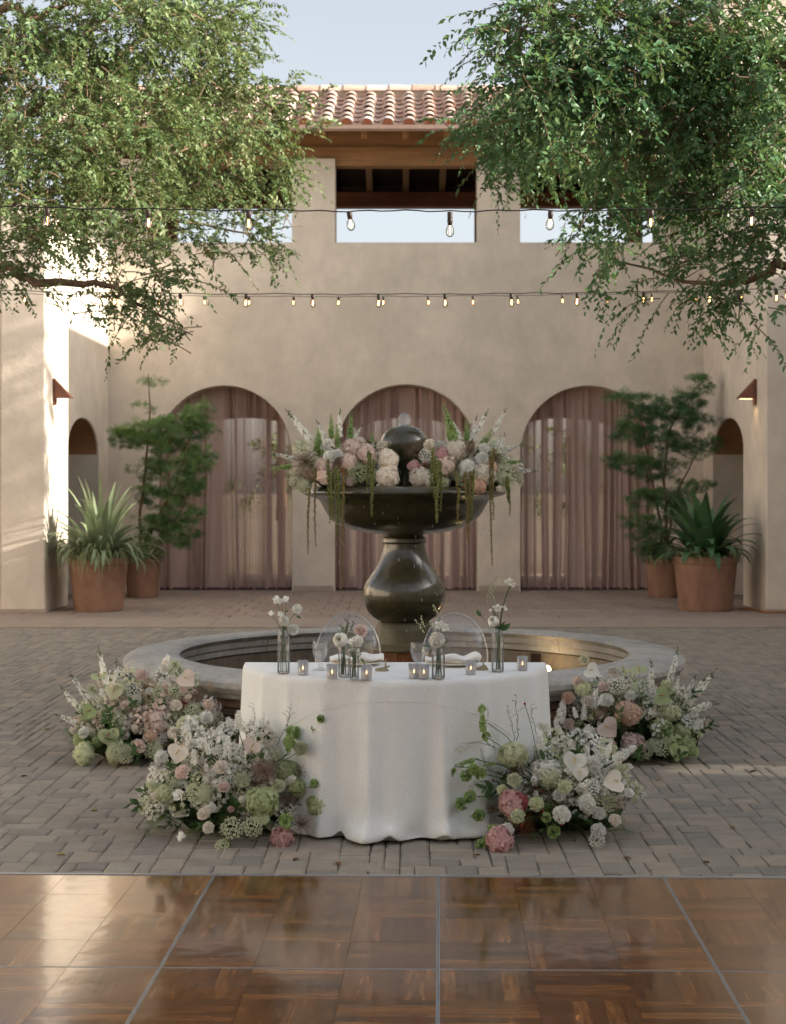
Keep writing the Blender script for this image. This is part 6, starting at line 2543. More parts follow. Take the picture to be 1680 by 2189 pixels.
# ================================================================== ARRANGEMENTS
# ---- in front of the table, left
A = Arr('low white and green flower arrangement at the left front foot of the tablecloth', (-0.80, 7.36, 0.0), (330, 1740, 0.3036), 7.20)
A.mound(0.32, 0.2, 0.32)
A.many('hydrangea', [(1020, 710, 135, 'green', -0.12), (1480, 740, 112, 'green', 0.0), (1225, 470, 100, 'green', 0.05), (1180, 1010, 98, 'pink', -0.15), (620, 590, 90, 'white', 0.0), (420, 100, 90, 'sage', 0.22), (230, 640, 85, 'sage', 0.0), (560, 660, 90, 'sage', -0.04), (980, 420, 90, 'sage', 0.08), (1300, 600, 75, 'green', 0.0)])
A.many('carnation', [(570, 45, 58, 'white', 0.2), (655, 185, 64, 'cream', 0.1), (455, 255, 58, 'white', 0.05), (205, 360, 58, 'white', 0.0), (200, 420, 50, 'white', 0.02), (380, 480, 66, 'blush', -0.1), (690, 440, 64, 'cream', -0.1), (715, 600, 50, 'blush', -0.14), (550, 815, 55, 'cream', -0.16), (590, 925, 50, 'cream', -0.18),
                   (1150, 590, 58, 'sage', -0.1), (1335, 290, 62, 'sage', 0.0), (860, 545, 70, 'sage', -0.08), (1020, 850, 60, 'sage', -0.16), (310, 160, 55, 'cream', 0.15), (1200, 900, 35, 'white'), (1100, 910, 45, 'cream'), (610, 770, 45, 'white', -0.1)])
A.many('sweet_pea', [(355, 665, 62, 'white', -0.14), (370, 1000, 50, 'white', -0.16), (520, 235, 45, 'white', 0.0)])
A.anth('cream', 345, 330, 105, 0.25, (-0.2, -1, 0.15))
A.anth('blush', 935, 275, 90, 0.6, (0.1, -1, 0.1), 0.0)
for a in ((740, 360, 745, 190), (520, 260, 520, 120), (430, 240, 420, 100), (830, 140, 830, -10), (570, 560, 570, 420), (650, 640, 660, 500), (440, 800, 300, 830), (470, 420, 470, 300), (600, 340, 560, 230), (790, 420, 820, 300), (430, 640, 400, 560)):
    A.spike('stock', 'white', *a, dd=random.uniform(-0.05, 0.1))
for a in ((1220, 330, 1270, 120), (1240, 330, 1200, 220), (1420, 600, 1460, 540), (1190, 950, 1220, 800), (1330, 640, 1330, 540)):
    A.spike('bells_of_ireland', None, *a, dd=random.uniform(-0.12, 0.0))
A.many('bell_cluster', [(1265, 160, 60, None), (1235, 240, 55, None), (1445, 125, 36, None), (1490, 50, 34, None), (1555, 485, 28, None), (1640, 508, 28, None), (1440, 570, 36, None), (1215, 870, 62, None, -0.18), (730, 1060, 45, None, -0.16)])
A.many('lace_umbel', [(780, 930, 85, 'sage', -0.18), (945, 920, 75, 'sage', -0.18), (500, 640, 85, 'sage', -0.05), (270, 590, 70, 'sage', 0.0), (700, 1080, 55, 'sage', -0.2), (560, 640, 70, 'sage'), (400, 90, 70, 'sage', 0.15)])
A.many('wispy_plume', [(1040, 480, 140, 'mist', -0.06), (1340, 460, 95, 'brown', 0.05), (1230, 700, 95, 'mist', -0.02), (1330, 900, 110, 'mist', -0.1), (980, 560, 80, 'brown', 0.0), (1380, 600, 90, 'brown', 0.08), (560, 470, 50, 'tan')])
A.ferns([(180, 800, 110, -2.6), (140, 900, 90, -2.75), (840, 690, 90, 0.3), (900, 1050, 90, 2.9), (950, 1080, 80, 2.6), (1400, 1020, 95, 1.5), (1330, 1040, 80, 1.9), (450, 920, 80, -1.4), (760, 700, 80, -0.5), (240, 750, 90, -2.4), (500, 960, 70, -2.0), (690, 870, 80, -0.6), (1480, 1000, 70, 1.3), (620, 1010, 70, -2.2), (880, 640, 70, 0.6), (110, 980, 60, -2.8)])
A.ferns([(700, 740, 60, -0.6), (640, 880, 60, -1.0), (330, 920, 70, -1.2), (480, 780, 55, -0.3), (830, 800, 60, 0.7), (560, 1000, 55, -1.8)], 'leafy_sprig')
A.ferns([(990, 130, 110, 0.1), (930, 60, 120, -0.1), (1160, 140, 150, 0.2), (1230, 60, 120, 0.3)], 'twig')
A.many('carnation', [(770, 780, 30, 'pink', -0.14)])
A.fill(46, 0.33, 0.2, 0.36)
A.sprinkle(125, 0.38, 0.22, 0.52, ('white', 'white', 'cream', 'sage'), -0.05)
A.ferns([(x_, y_, 85, random.uniform(-2.2, 2.2)) for x_, y_ in ((840, 720), (760, 860), (900, 1060), (980, 1090), (820, 1080), (640, 980), (560, 1040), (1380, 1040), (1460, 1010), (1300, 1080), (200, 820), (160, 900), (880, 650), (700, 720), (460, 960), (1060, 1060))])
A.done()

# ---- in front of the table, right
A = Arr('low green, white and dusty pink flower arrangement at the right front foot of the tablecloth', (0.70, 7.36, 0.0), (1080, 1700, 0.2857), 7.20)
A.mound(0.32, 0.2, 0.30)
A.many('hydrangea', [(600, 500, 132, 'sage', 0.0), (600, 920, 138, 'pink', -0.12), (490, 1230, 118, 'pink', -0.24), (890, 640, 130, 'white', 0.0), (660, 900, 80, 'deep', -0.13), (920, 700, 100, 'sage', -0.04), (1240, 930, 80, 'white', -0.12), (560, 1140, 55, 'white', -0.2)])
A.many('carnation', [(615, 715, 64, 'sage', -0.12), (645, 1025, 64, 'sage', -0.24), (805, 920, 68, 'sage', -0.16), (1045, 775, 64, 'sage', -0.12), (515, 800, 52, 'sage', -0.1), (1020, 1010, 78, 'white', -0.2), (1235, 910, 76, 'white', -0.15), (1335, 1150, 68, 'white', -0.2), (1475, 1060, 58, 'cream', -0.16), (865, 260, 58, 'white', 0.05), (1595, 825, 46, 'white', -0.1), (1290, 580, 78, 'white', -0.02), (1000, 850, 60, 'white', -0.08), (1340, 1000, 60, 'white', -0.1)])
A.anth('white', 1125, 560, 118, 0.2, (0.05, -1, 0.1), -0.06)
A.anth('white', 1175, 660, 82, 0.1, (0.1, -1, 0.0), -0.1)
A.anth('cream', 1465, 735, 118, 1.35, (0.1, -0.9, 0.5), -0.1)
for a in ((1260, 700, 1330, 540), (1360, 700, 1440, 590), (1460, 560, 1640, 430), (1400, 520, 1440, 400), (1220, 860, 1260, 720), (840, 460, 830, 330), (1440, 660, 1560, 600), (1230, 560, 1240, 420), (1370, 560, 1300, 440), (1000, 620, 1040, 500)):
    A.spike('stock', 'white', *a, dd=random.uniform(-0.08, 0.06))
A.ferns([(345, 230, 130, 0.02), (420, 420, 90, -0.4), (1450, 120, 90, 0.5)][:2], 'twig')
for a in ((350, 330, 335, 70), (380, 400, 370, 310), (110, 600, 40, 760), (290, 540, 110, 590), (330, 660, 170, 640), (300, 860, 110, 940), (380, 1000, 240, 1030), (870, 900, 900, 1130), (400, 1180, 280, 1310), (960, 1080, 940, 1200), (460, 570, 330, 600)):
    A.spike('bells_of_ireland', None, *a, dd=random.uniform(-0.16, -0.04))
A.many('bell_cluster', [(340, 110, 36, None), (335, 215, 34, None), (375, 340, 40, None), (60, 690, 48, None), (150, 590, 40, None), (200, 680, 52, None, -0.12), (270, 630, 56, None, -0.13), (330, 670, 52, None, -0.12), (165, 920, 55, None, -0.1), (240, 860, 55, None, -0.1), (310, 1020, 55, None, -0.12), (890, 1040, 45, None, -0.2), (950, 1160, 58, None, -0.2), (330, 1275, 50, None, -0.2), (430, 1140, 45, None, -0.2)])
A.many('lace_umbel', [(1320, 1235, 65, 'white', -0.15), (1270, 780, 75, 'white', -0.08), (1380, 930, 90, 'sage', -0.05), (540, 1150, 55, 'white', -0.2), (1430, 900, 60, 'sage', -0.05)])
A.many('wispy_plume', [(620, 660, 80, 'rust', 0.02), (860, 1000, 70, 'rust', -0.08), (700, 1120, 100, 'rust', -0.16), (980, 920, 100, 'rust', -0.06), (690, 1040, 80, 'rust', -0.12), (800, 790, 100, 'brown', -0.02), (430, 960, 70, 'brown', -0.05), (1480, 920, 80, 'tan', -0.02)])
A.ferns([(380, 660, 110, -0.9), (420, 840, 100, -1.1), (310, 1080, 100, -1.5), (800, 760, 90, 0.1), (1150, 800, 80, 0.5), (1180, 1080, 90, 1.0), (800, 1240, 110, 2.6), (1000, 1220, 90, 2.0), (1230, 1260, 80, 1.8), (640, 1280, 60, 2.9), (340, 560, 100, -0.7), (900, 1160, 90, 1.7), (700, 780, 80, 0.2), (1120, 1160, 80, 1.3), (1420, 960, 90, 1.3), (260, 1160, 80, -1.8), (1270, 650, 60, 0.8)])
A.ferns([(910, 400, 60, 0.2), (960, 440, 80, 0.6), (1000, 700, 60, 0.5), (760, 560, 40, 0.9), (1080, 1240, 60, 1.5), (560, 1060, 60, -0.8), (1180, 680, 60, 0.9)], 'leafy_sprig')
A.ferns([(640, 210, 190, 0.03), (600, 250, 150, -0.1), (810, 200, 150, 0.0), (1000, 430, 120, 0.4), (120, 810, 80, -1.5), (640, 1330, 50, 1.5), (1450, 820, 110, 1.45)], 'twig')
for (x0, y0, x1, y1) in ((480, 440, 130, 330), (480, 480, 330, 400), (490, 460, 440, 300)):
    A.spike('oat_grass', 'sage', x0, y0, x1, y1, -0.05)
A.many('bud', [(705, 65, 17, 'red'), (367, 210, 17, 'red'), (798, 650, 20, 'red'), (433, 720, 16, 'red'), (700, 980, 15, 'red', -0.26), (860, 980, 15, 'red', -0.24), (680, 1100, 15, 'red', -0.28), (1000, 1055, 13, 'red', -0.28), (1027, 1100, 13, 'red', -0.26), (848, 815, 15, 'red', -0.14), (710, 875, 14, 'red', -0.26), (785, 980, 13, 'red', -0.24)])
A.fill(46, 0.33, 0.2, 0.34)
A.sprinkle(100, 0.32, 0.22, 0.44, ('white', 'white', 'white', 'sage'), 0.07)
A.ferns([(x_, y_, 90, -0.9 + random.uniform(-0.7, 0.5)) for x_, y_ in ((300, 600), (380, 560), (460, 640), (330, 720), (420, 740), (260, 820), (360, 900), (300, 980), (430, 1010), (260, 1080), (380, 1120), (460, 900), (520, 1180), (700, 1240), (900, 1260), (1100, 1200), (340, 800), (420, 860))])
A.done()

# ---- by the basin, left
A = Arr('tall loose arrangement with larkspur and anthurium at the left of the fountain basin', (-1.62, 9.36, 0.0), (140, 1580, 0.2381), 9.22)
A.mound(0.34, 0.2, 0.3)
A.many('hydrangea', [(1040, 750, 140, 'blush', -0.05), (960, 900, 80, 'peach', -0.1), (270, 1090, 125, 'sage', -0.1), (600, 1090, 110, 'sage', -0.12), (220, 950, 70, 'green', -0.02), (1310, 800, 95, 'sage', 0.0), (700, 800, 90, 'tan', 0.0), (480, 690, 75, 'sage', 0.05), (760, 1060, 80, 'sage', -0.1), (1010, 1050, 90, 'sage', -0.08), (420, 960, 70, 'lime', -0.06)])
A.many('carnation', [(865, 285, 68, 'blush', 0.0), (700, 600, 62, 'blush', -0.04), (1215, 600, 68, 'cream', -0.04), (1550, 590, 66, 'blush', 0.0), (1525, 720, 78, 'white', -0.05), (270, 880, 62, 'white', -0.08), (825, 1020, 82, 'blush', -0.14), (1065, 1120, 74, 'white', -0.15), (1190, 880, 72, 'cream', -0.08), (945, 455, 48, 'white', 0.02), (810, 530, 55, 'white', 0.0), (610, 970, 55, 'white', -0.1), (680, 900, 60, 'cream', -0.05), (980, 1210, 35, 'white', -0.15), (1290, 440, 45, 'blush')])
A.many('allium', [(1205, 180, 62, 'sage', 0.0), (1035, 465, 68, 'sage', -0.02), (1215, 450, 82, 'sage', 0.0), (780, 440, 98, 'white', 0.02), (350, 430, 60, 'sage', 0.05)])
A.anth('green', 430, 290, 100, 3.0, (-0.1, -0.6, 0.9), 0.0)
A.anth('sage', 575, 465, 108, 0.25, (0.1, -1, 0.15), -0.03)
A.anth('lime', 325, 670, 102, 0.7, (-0.3, -1, 0.3), -0.05)
A.anth('green', 530, 920, 128, -0.1, (0.0, -1, 0.15), -0.14)
A.anth('blush', 1330, 330, 122, -0.8, (0.1, -1, 0.3), 0.0)
for a in ((520, 420, 420, -10), (350, 600, 120, 260), (290, 680, 30, 390), (290, 840, -40, 690), (600, 520, 610, 110), (440, 640, 380, 420), (500, 600, 480, 440), (380, 560, 330, 400)):
    A.spike('larkspur', 'white', *a, dd=random.uniform(0.0, 0.08))
A.many('lace_umbel', [(620, 1070, 100, 'sage', -0.16), (620, 740, 90, 'sage', 0.0), (980, 1060, 85, 'sage', -0.12), (1380, 640, 80, 'sage', 0.0), (700, 1130, 70, 'sage', -0.16)])
A.many('wispy_plume', [(800, 740, 115, 'brown', -0.02), (700, 820, 80, 'brown', -0.02), (1420, 500, 100, 'mist', 0.05), (1300, 580, 80, 'deep', 0.02), (1080, 980, 90, 'tan', -0.06), (1560, 420, 70, 'tan', 0.08)])
A.ferns([(400, 830, 85, -0.6), (580, 620, 80, 0.1), (640, 700, 70, 0.3), (880, 860, 70, 0.5), (340, 760, 70, -0.8), (950, 560, 70, 0.1), (450, 1080, 70, -1.6), (880, 640, 60, 0.0)])
A.ferns([(370, 1040, 75, -1.2), (400, 1120, 70, -1.6), (840, 880, 70, 0.4), (960, 980, 60, 0.6), (480, 780, 55, 0.0), (1100, 560, 50, 0.3), (360, 1000, 60, -0.8)], 'leafy_sprig')
A.fill(50, 0.36, 0.2, 0.4)
A.sprinkle(120, 0.44, 0.22, 0.52, ('white', 'sage', 'cream', 'sage', 'blush'), 0.05)
A.done()

# ---- by the basin, right
A = Arr('tall loose arrangement with white larkspur and peach hydrangea at the right of the basin', (1.40, 9.36, 0.0), (1340, 1570, 0.2619), 9.22)
A.mound(0.36, 0.2, 0.3)
A.many('hydrangea', [(740, 650, 125, 'peach', -0.08), (790, 950, 125, 'mauve', -0.1), (550, 980, 85, 'blush', -0.12), (1050, 800, 115, 'green', -0.04), (1250, 830, 115, 'green', 0.0), (1290, 960, 95, 'green', -0.06), (320, 430, 82, 'sage', 0.0), (480, 650, 85, 'tan', 0.0), (1130, 640, 110, 'sage', 0.02), (1150, 920, 95, 'green', -0.08), (780, 430, 70, 'sage', 0.03), (1340, 1010, 60, 'lime', -0.1), (200, 960, 75, 'cream', -0.05), (980, 950, 80, 'sage', -0.06), (1100, 400, 60, 'sage', 0.06)])
A.many('carnation', [(270, 360, 55, 'blush', 0.0), (510, 410, 64, 'blush', -0.02), (600, 265, 58, 'cream', 0.0), (760, 490, 58, 'white', -0.06), (360, 540, 64, 'cream', -0.04), (180, 510, 64, 'peach', -0.02), (535, 530, 74, 'white', -0.05), (185, 755, 58, 'blush', -0.05), (370, 830, 64, 'white', -0.06), (550, 930, 60, 'blush', -0.14), (630, 330, 55, 'cream', 0.0), (230, 820, 40, 'white', -0.06), (300, 900, 55, 'white', -0.06)])
A.many('allium', [(330, 155, 52, 'sage', 0.0), (630, 390, 88, 'white', -0.03), (650, 440, 80, 'sage', 0.0)])
A.anth('white', 405, 265, 98, -1.0, (-0.1, -1, 0.6), -0.02)
A.anth('green', 835, 250, 90, 3.0, (0.1, -0.6, 0.9), 0.0)
A.anth('lime', 1060, 500, 108, -1.2, (0.1, -1, 0.3), -0.08)
A.anth('blush', 555, 800, 125, -0.75, (0.0, -1, 0.35), -0.16)
A.anth('lime', 1205, 1020, 108, 0.2, (0.1, -1, 0.25), -0.16)
for a in ((940, 520, 950, 150), (1110, 380, 1200, 40), (1250, 600, 1560, 240), (1260, 620, 1480, 290), (1240, 560, 1380, 290), (1280, 660, 1600, 560), (1320, 640, 1560, 540), (1300, 800, 1500, 680), (1180, 460, 1220, 270), (1260, 780, 1440, 700), (960, 420, 940, 250)):
    A.spike('larkspur', 'white', *a, dd=random.uniform(-0.02, 0.06))
for a in ((100, 760, 140, 540), (420, 620, 440, 430), (320, 720, 330, 580), (640, 1060, 790, 930), (110, 880, 60, 720), (260, 700, 230, 600), (470, 580, 500, 480), (330, 860, 380, 760)):
    A.spike('stock', 'white', *a, dd=random.uniform(-0.12, 0.0))
A.many('lace_umbel', [(1060, 980, 80, 'sage', -0.12), (1330, 740, 90, 'white', 0.0), (1000, 620, 90, 'sage', 0.0), (900, 1010, 70, 'sage', -0.1)])
A.many('wispy_plume', [(1060, 640, 75, 'tan', 0.02), (220, 620, 70, 'brown', 0.03), (420, 930, 70, 'brown', 0.0), (700, 760, 90, 'tan', -0.02)])
A.ferns([(900, 680, 90, 0.2), (870, 800, 80, -0.1), (1000, 1000, 70, 1.2), (900, 960, 70, 0.4), (1190, 700, 70, 0.9), (860, 560, 80, 0.0), (120, 860, 60, -0.6), (1290, 1060, 60, 1.7), (960, 1060, 60, 1.9)])
A.ferns([(660, 870, 60, 0.2), (930, 750, 60, 0.4), (1180, 560, 60, 0.7), (120, 900, 60, -0.9), (640, 1060, 50, 0.9), (470, 880, 60, -0.5)], 'leafy_sprig')
A.fill(54, 0.38, 0.2, 0.42)
A.sprinkle(95, 0.44, 0.22, 0.52, ('white', 'sage', 'white', 'green', 'cream'), -0.03)
A.done()


# ---- on the bowl
def amaranth(A, strings):
    for (x, y0, y1, dd, col, wide) in strings:
        n = int(max(14, (y1 - y0) * 0.62))
        tt = np.linspace(0, 1, n)
        ph = random.uniform(0, 6)
        px = x + 2.2 * np.sin(tt * 3 + ph)
        a = np.array([tuple(P(px[i], y0 + (y1 - y0) * tt[i], A.d0 + dd)) for i in range(n)])
        a = np.repeat(a, 3, 0) + rng.normal(0, 0.0042 * wide, (n * 3, 3))
        s = np.repeat(0.0085 * wide * (1 - 0.55 * tt), 3) * rng.uniform(0.7, 1.2, n * 3)
        V, F = inst(oct_, octF, frames(rdir(len(a))), a, s)
        put('amaranth_strand', mesh(V, F, PET[col], smooth=False), A.t)


A = Arr('blush and white flowers with trailing amaranth on the left of the fountain bowl', (-0.34, 10.72, 1.645), (640, 990, 0.2143), 10.46)
A.mound(0.30, 0.2, 0.22)
A.many('hydrangea', [(1040, 485, 118, 'blush', 0.05), (1195, 560, 112, 'blush', 0.0), (1440, 620, 122, 'cream', 0.0), (1430, 815, 126, 'cream', -0.06), (720, 690, 112, 'blush', -0.02), (985, 655, 100, 'blush', -0.02), (700, 810, 85, 'blush', -0.06), (1010, 860, 60, 'mauve', -0.05), (480, 900, 85, 'sage', 0.0), (560, 800, 80, 'tan', 0.0), (1250, 800, 90, 'sage', 0.05)])
A.many('carnation', [(745, 430, 54, 'white', 0.0), (855, 550, 58, 'white', -0.04), (1355, 450, 48, 'cream', 0.0), (760, 570, 62, 'white', -0.04), (700, 470, 45, 'white', 0.02), (800, 600, 50, 'white', -0.05), (860, 800, 40, 'sage', -0.08)])
for a in ((660, 600, 640, 260), (790, 400, 785, 110), (860, 500, 850, 220), (1000, 400, 1015, 90), (1240, 430, 1270, 290), (360, 690, 100, 720), (700, 560, 640, 380), (600, 560, 640, 300)):
    A.spike('bells_of_ireland', None, *a, dd=random.uniform(0.0, 0.1))
for a in ((620, 460, 270, 40), (740, 440, 610, 160), (890, 400, 890, 30), (400, 620, 100, 545), (640, 580, 360, 430), (1040, 400, 1150, 210), (700, 420, 660, 240)):
    A.spike('larkspur', 'white', *a, dd=random.uniform(0.0, 0.1))
A.many('wispy_plume', [(500, 640, 150, 'brown', 0.0), (430, 800, 100, 'tan', 0.0), (840, 640, 65, 'brown', -0.06), (1220, 420, 70, 'brown', 0.08), (1120, 900, 70, 'brown', -0.02), (930, 750, 70, 'deep', -0.05), (360, 920, 60, 'brown', 0.05)])
A.many('lace_umbel', [(1080, 770, 105, 'green', -0.04), (450, 480, 90, 'sage', 0.05), (400, 860, 80, 'sage', 0.0)])
A.ferns([(470, 430, 60, -0.8), (920, 520, 60, 0.2), (1300, 640, 60, 0.3), (360, 900, 70, -2.4), (640, 880, 60, -0.5), (1250, 720, 50, 0.0)])
A.ferns([(480, 400, 90, -0.9), (380, 470, 80, -1.0), (1150, 380, 60, 0.3), (1330, 560, 60, 0.4)], 'twig')
A.fill(26, 0.26, 0.16, 0.26)
A.sprinkle(60, 0.29, 0.22, 0.32, ('white', 'sage', 'cream', 'cream'), -0.10)
amaranth(A, [(660, 1045, 1184, -0.12, 'amarb', 0.8), (675, 1000, 1168, -0.2, 'amarb', 0.8), (703, 985, 1116, -0.24, 'amar', 1.1), (711, 1010, 1112, -0.26, 'amar', 1.1), (719, 1000, 1140, -0.26, 'amar', 1.1), (726, 1005, 1118, -0.27, 'amar', 1.0), (733, 1000, 1262, -0.28, 'amarb', 0.85), (787, 965, 1052, -0.26, 'amar', 1.0), (793, 970, 1060, -0.27, 'amar', 1.0), (797, 985, 1102, -0.28, 'amar', 1.0)])
A.done()

A = Arr('blush and white flowers with trailing amaranth on the right of the fountain bowl', (0.38, 10.72, 1.645), (980, 990, 0.2143), 10.46)
A.mound(0.30, 0.2, 0.22)
A.many('hydrangea', [(605, 505, 115, 'cream', 0.03), (500, 690, 112, 'blush', -0.02), (225, 830, 124, 'cream', -0.04), (140, 690, 66, 'pink', 0.0), (460, 545, 72, 'pink', 0.0), (760, 720, 105, 'white', -0.03), (945, 775, 128, 'cream', -0.04), (885, 920, 85, 'peach', -0.07), (1020, 720, 80, 'peach', -0.04), (480, 870, 70, 'sage', 0.0), (1160, 830, 85, 'sage', 0.0), (650, 800, 70, 'sage', 0.04)])
A.many('carnation', [(320, 440, 62, 'cream', 0.0), (940, 480, 62, 'white', 0.0), (920, 605, 72, 'white', -0.04), (440, 450, 54, 'white', 0.02), (310, 500, 45, 'cream', 0.0), (760, 690, 70, 'white', -0.08)])
A.many('allium', [(280, 570, 78, 'white', 0.0)])
for a in ((620, 420, 485, 10), (740, 430, 745, 160), (900, 560, 1030, 270), (870, 520, 960, 340), (1180, 660, 1410, 630), (560, 420, 510, 180), (860, 560, 900, 420)):
    A.spike('bells_of_ireland', None, *a, dd=random.uniform(0.0, 0.1))
for a in ((700, 440, 520, 90), (780, 440, 990, 40), (800, 440, 860, 110), (1040, 330, 1205, 20), (1180, 700, 1560, 745), (1130, 560, 1400, 430), (780, 420, 800, 200), (1060, 520, 1130, 330), (1100, 560, 1180, 300)):
    A.spike('larkspur', 'white', *a, dd=random.uniform(0.0, 0.1))
A.many('wispy_plume', [(170, 530, 125, 'brown', 0.04), (780, 520, 75, 'brown', 0.0), (1060, 600, 90, 'brown', 0.0), (400, 690, 65, 'tan', -0.06), (270, 680, 50, 'rust', -0.02), (1280, 760, 80, 'tan', 0.02)])
A.many('lace_umbel', [(1180, 780, 115, 'sage', 0.0), (1200, 900, 75, 'sage', 0.0), (700, 860, 70, 'green', -0.04), (1080, 480, 80, 'sage', 0.04)])
A.many('bud', [(705, 870, 16, 'red', -0.08), (700, 930, 16, 'red', -0.08), (40, 600, 9, 'deep', 0.0)])
A.ferns([(1250, 640, 60, 1.2), (860, 600, 60, 0.3), (640, 640, 50, 0.0), (1120, 900, 60, 2.2), (560, 640, 60, 0.3)])
A.ferns([(400, 300, 70, -0.4), (470, 350, 60, -0.2), (1320, 460, 80, 1.2), (1150, 400, 70, 0.8)], 'twig')
A.fill(26, 0.26, 0.16, 0.26)
A.sprinkle(60, 0.29, 0.22, 0.32, ('white', 'sage', 'cream', 'cream'), 0.10)
amaranth(A, [(922, 960, 1052, -0.24, 'amar', 1.0), (930, 975, 1066, -0.26, 'amar', 1.0), (936, 985, 1116, -0.27, 'amar', 1.25), (941, 990, 1092, -0.26, 'amar', 0.9), (975, 1000, 1050, -0.28, 'amarb', 0.9), (981, 1045, 1132, -0.28, 'amarb', 0.9), (997, 1010, 1150, -0.27, 'amarb', 1.0), (1003, 1010, 1164, -0.27, 'amarb', 1.0), (1010, 1005, 1112, -0.27, 'amar', 0.9), (1050, 975, 1208, -0.2, 'amarb', 0.85), (1055, 960, 1110, -0.2, 'amarb', 0.9), (1086, 1020, 1075, -0.05, 'amar', 1.1), (1088, 1025, 1103, -0.05, 'amar', 0.8), (1084, 1020, 1066, -0.05, 'amar', 0.9)])
A.done()


# ================================================================== STEMS IN THE VASES
class Posy:
    def __init__(s, label, vp, R, H):
        s.p = vp
        s.t = thing('cut_flowers', label, 'flowers', vp + Vector((0, 0, 0.01)), 'cut flowers in the bud vases')
        s.R, s.H = R, H
        s.stems = MB()

    def to(s, q, thick=0.0022, bow=0.0):
        a = random.uniform(0, 6.28)
        foot = s.p + Vector((math.cos(a) * s.R * 0.6, math.sin(a) * s.R * 0.6, 0.011))
        mouth = s.p + Vector((random.uniform(-0.008, 0.008), random.uniform(-0.008, 0.008), s.H))
        mid = mouth.lerp(q, 0.5) + Vector((bow, 0, 0.01))
        s.stems.tube([foot, mouth, mid, q], [thick, thick, thick, thick * 0.8], 5)

    def head(s, kind, col, px, py, r_px, face=(0, -0.8, 0.5), thick=0.0022, stem=True, bow=0.0, dd=0.0):
        d = s.p.y + dd
        q = P(px, py, d)
        r = r_px / FPX * d
        f = Vector(face).normalized()
        put(kind, flower_me(kind, col), s.t, q, aim(f), r)
        if stem:
            s.to(q - f * r * 0.5, thick, bow)

    def sprig(s, kind, col, x0, y0, x1, y1, dd=0.0, stem=True):
        d = s.p.y + dd
        a, b = P(x0, y0, d), P(x1, y1, d)
        put(kind, flower_me(kind, col), s.t, a, aim(b - a), (b - a).length)
        if stem:
            s.to(a)

    def done(s):
        s.stems.put('stem', m_stem, s.t, smooth=True)


def cpx(cx):
    return (640 + cx * 0.2143) / 1.1423


def cpy(cy):
    return (1420 + cy * 0.2143) / 1.1423


def cqx(cx):
    return (980 + cx * 0.2143) / 1.1423


z = Posy('white sweet peas and carnations in the left end vase', VASES[0], 0.026, 0.2)
for (x, y, r, k) in ((165, 210, 60, 'sweet_pea'), (215, 235, 52, 'sweet_pea'), (270, 205, 52, 'sweet_pea'), (100, 365, 42, 'sweet_pea'), (210, 385, 52, 'sweet_pea'), (255, 455, 62, 'carnation'), (400, 315, 62, 'carnation'), (355, 550, 68, 'carnation'), (235, 430, 50, 'sweet_pea')):
    z.head(k, 'white', cpx(x), cpy(y), r * 0.1876, (random.uniform(-0.3, 0.3), -0.8, 0.4), 0.0015)
for a in ((215, 560, 190, 470), (280, 560, 240, 480), (240, 600, 200, 540), (330, 600, 345, 650), (300, 330, 260, 350), (390, 390, 450, 420), (300, 560, 340, 520)):
    z.sprig('leaf', None, cpx(a[0]), cpy(a[1]), cpx(a[2]), cpy(a[3]), stem=False)
z.done()
z = Posy('plump white ranunculus with a pink rose in the middle left vase', VASES[1], 0.023, 0.16)
z.head('ranunculus', 'white', cpx(895), cpy(665), 88 * 0.1876, (-0.35, -0.9, 0.25))
z.head('carnation', 'blush', cpx(1120), cpy(565), 82 * 0.1876, (0.2, -0.9, 0.3), 0.0018, dd=0.03)
z.head('ranunculus', 'blush', cpx(1120), cpy(570), 60 * 0.1876, (0.2, -0.9, 0.3), 0.0018, stem=False, dd=0.03)
for a in ((930, 640, 900, 500), (960, 600, 970, 440), (1000, 600, 1040, 470), (950, 560, 920, 520)):
    z.sprig('leafy_sprig', None, cpx(a[0]), cpy(a[1]), cpx(a[2]), cpy(a[3]), dd=0.01)
z.sprig('twig', None, cpx(985), cpy(470), cpx(960), cpy(250), stem=True)
z.sprig('twig', None, cpx(870), cpy(560), cpx(820), cpy(420), stem=True)
z.done()
z = Posy('leafy white sprays in the small short vase', VASES[2], 0.018, 0.115)
for (x, y, r) in ((1085, 680, 72), (1020, 690, 50), (1030, 770, 52), (1090, 800, 48), (1000, 800, 40)):
    z.head('carnation' if r > 60 else 'sweet_pea', 'white', cpx(x), cpy(y), r * 0.1876, (random.uniform(-0.3, 0.3), -0.9, 0.4), 0.0016)
for a in ((1040, 900, 1000, 760), (1060, 900, 1130, 800), (1030, 920, 970, 880), (1070, 920, 1130, 900), (1050, 900, 1060, 760)):
    z.sprig('leafy_sprig', None, cpx(a[0]), cpy(a[1]), cpx(a[2]), cpy(a[3]), dd=-0.01)
z.sprig('leaf', None, cpx(1130), cpy(870), cpx(1185), cpy(950), stem=False)
z.done()
z = Posy('round white ruffled bloom and pale bud sprays in the right centre vase', VASES[3], 0.027, 0.15)
z.head('carnation', 'white', cqx(405), cpy(665), 96 * 0.1876, (0, -0.9, 0.3))
z.head('ranunculus', 'white', cqx(405), cpy(690), 70 * 0.1876, (0, -0.9, 0.2), stem=False, dd=0.01)
for (x, y, r) in ((420, 500, 62), (500, 525, 58), (455, 480, 45)):
    z.head('sweet_pea', 'white', cqx(x), cpy(y), r * 0.1876, (random.uniform(-0.2, 0.2), -0.9, 0.3), 0.0016)
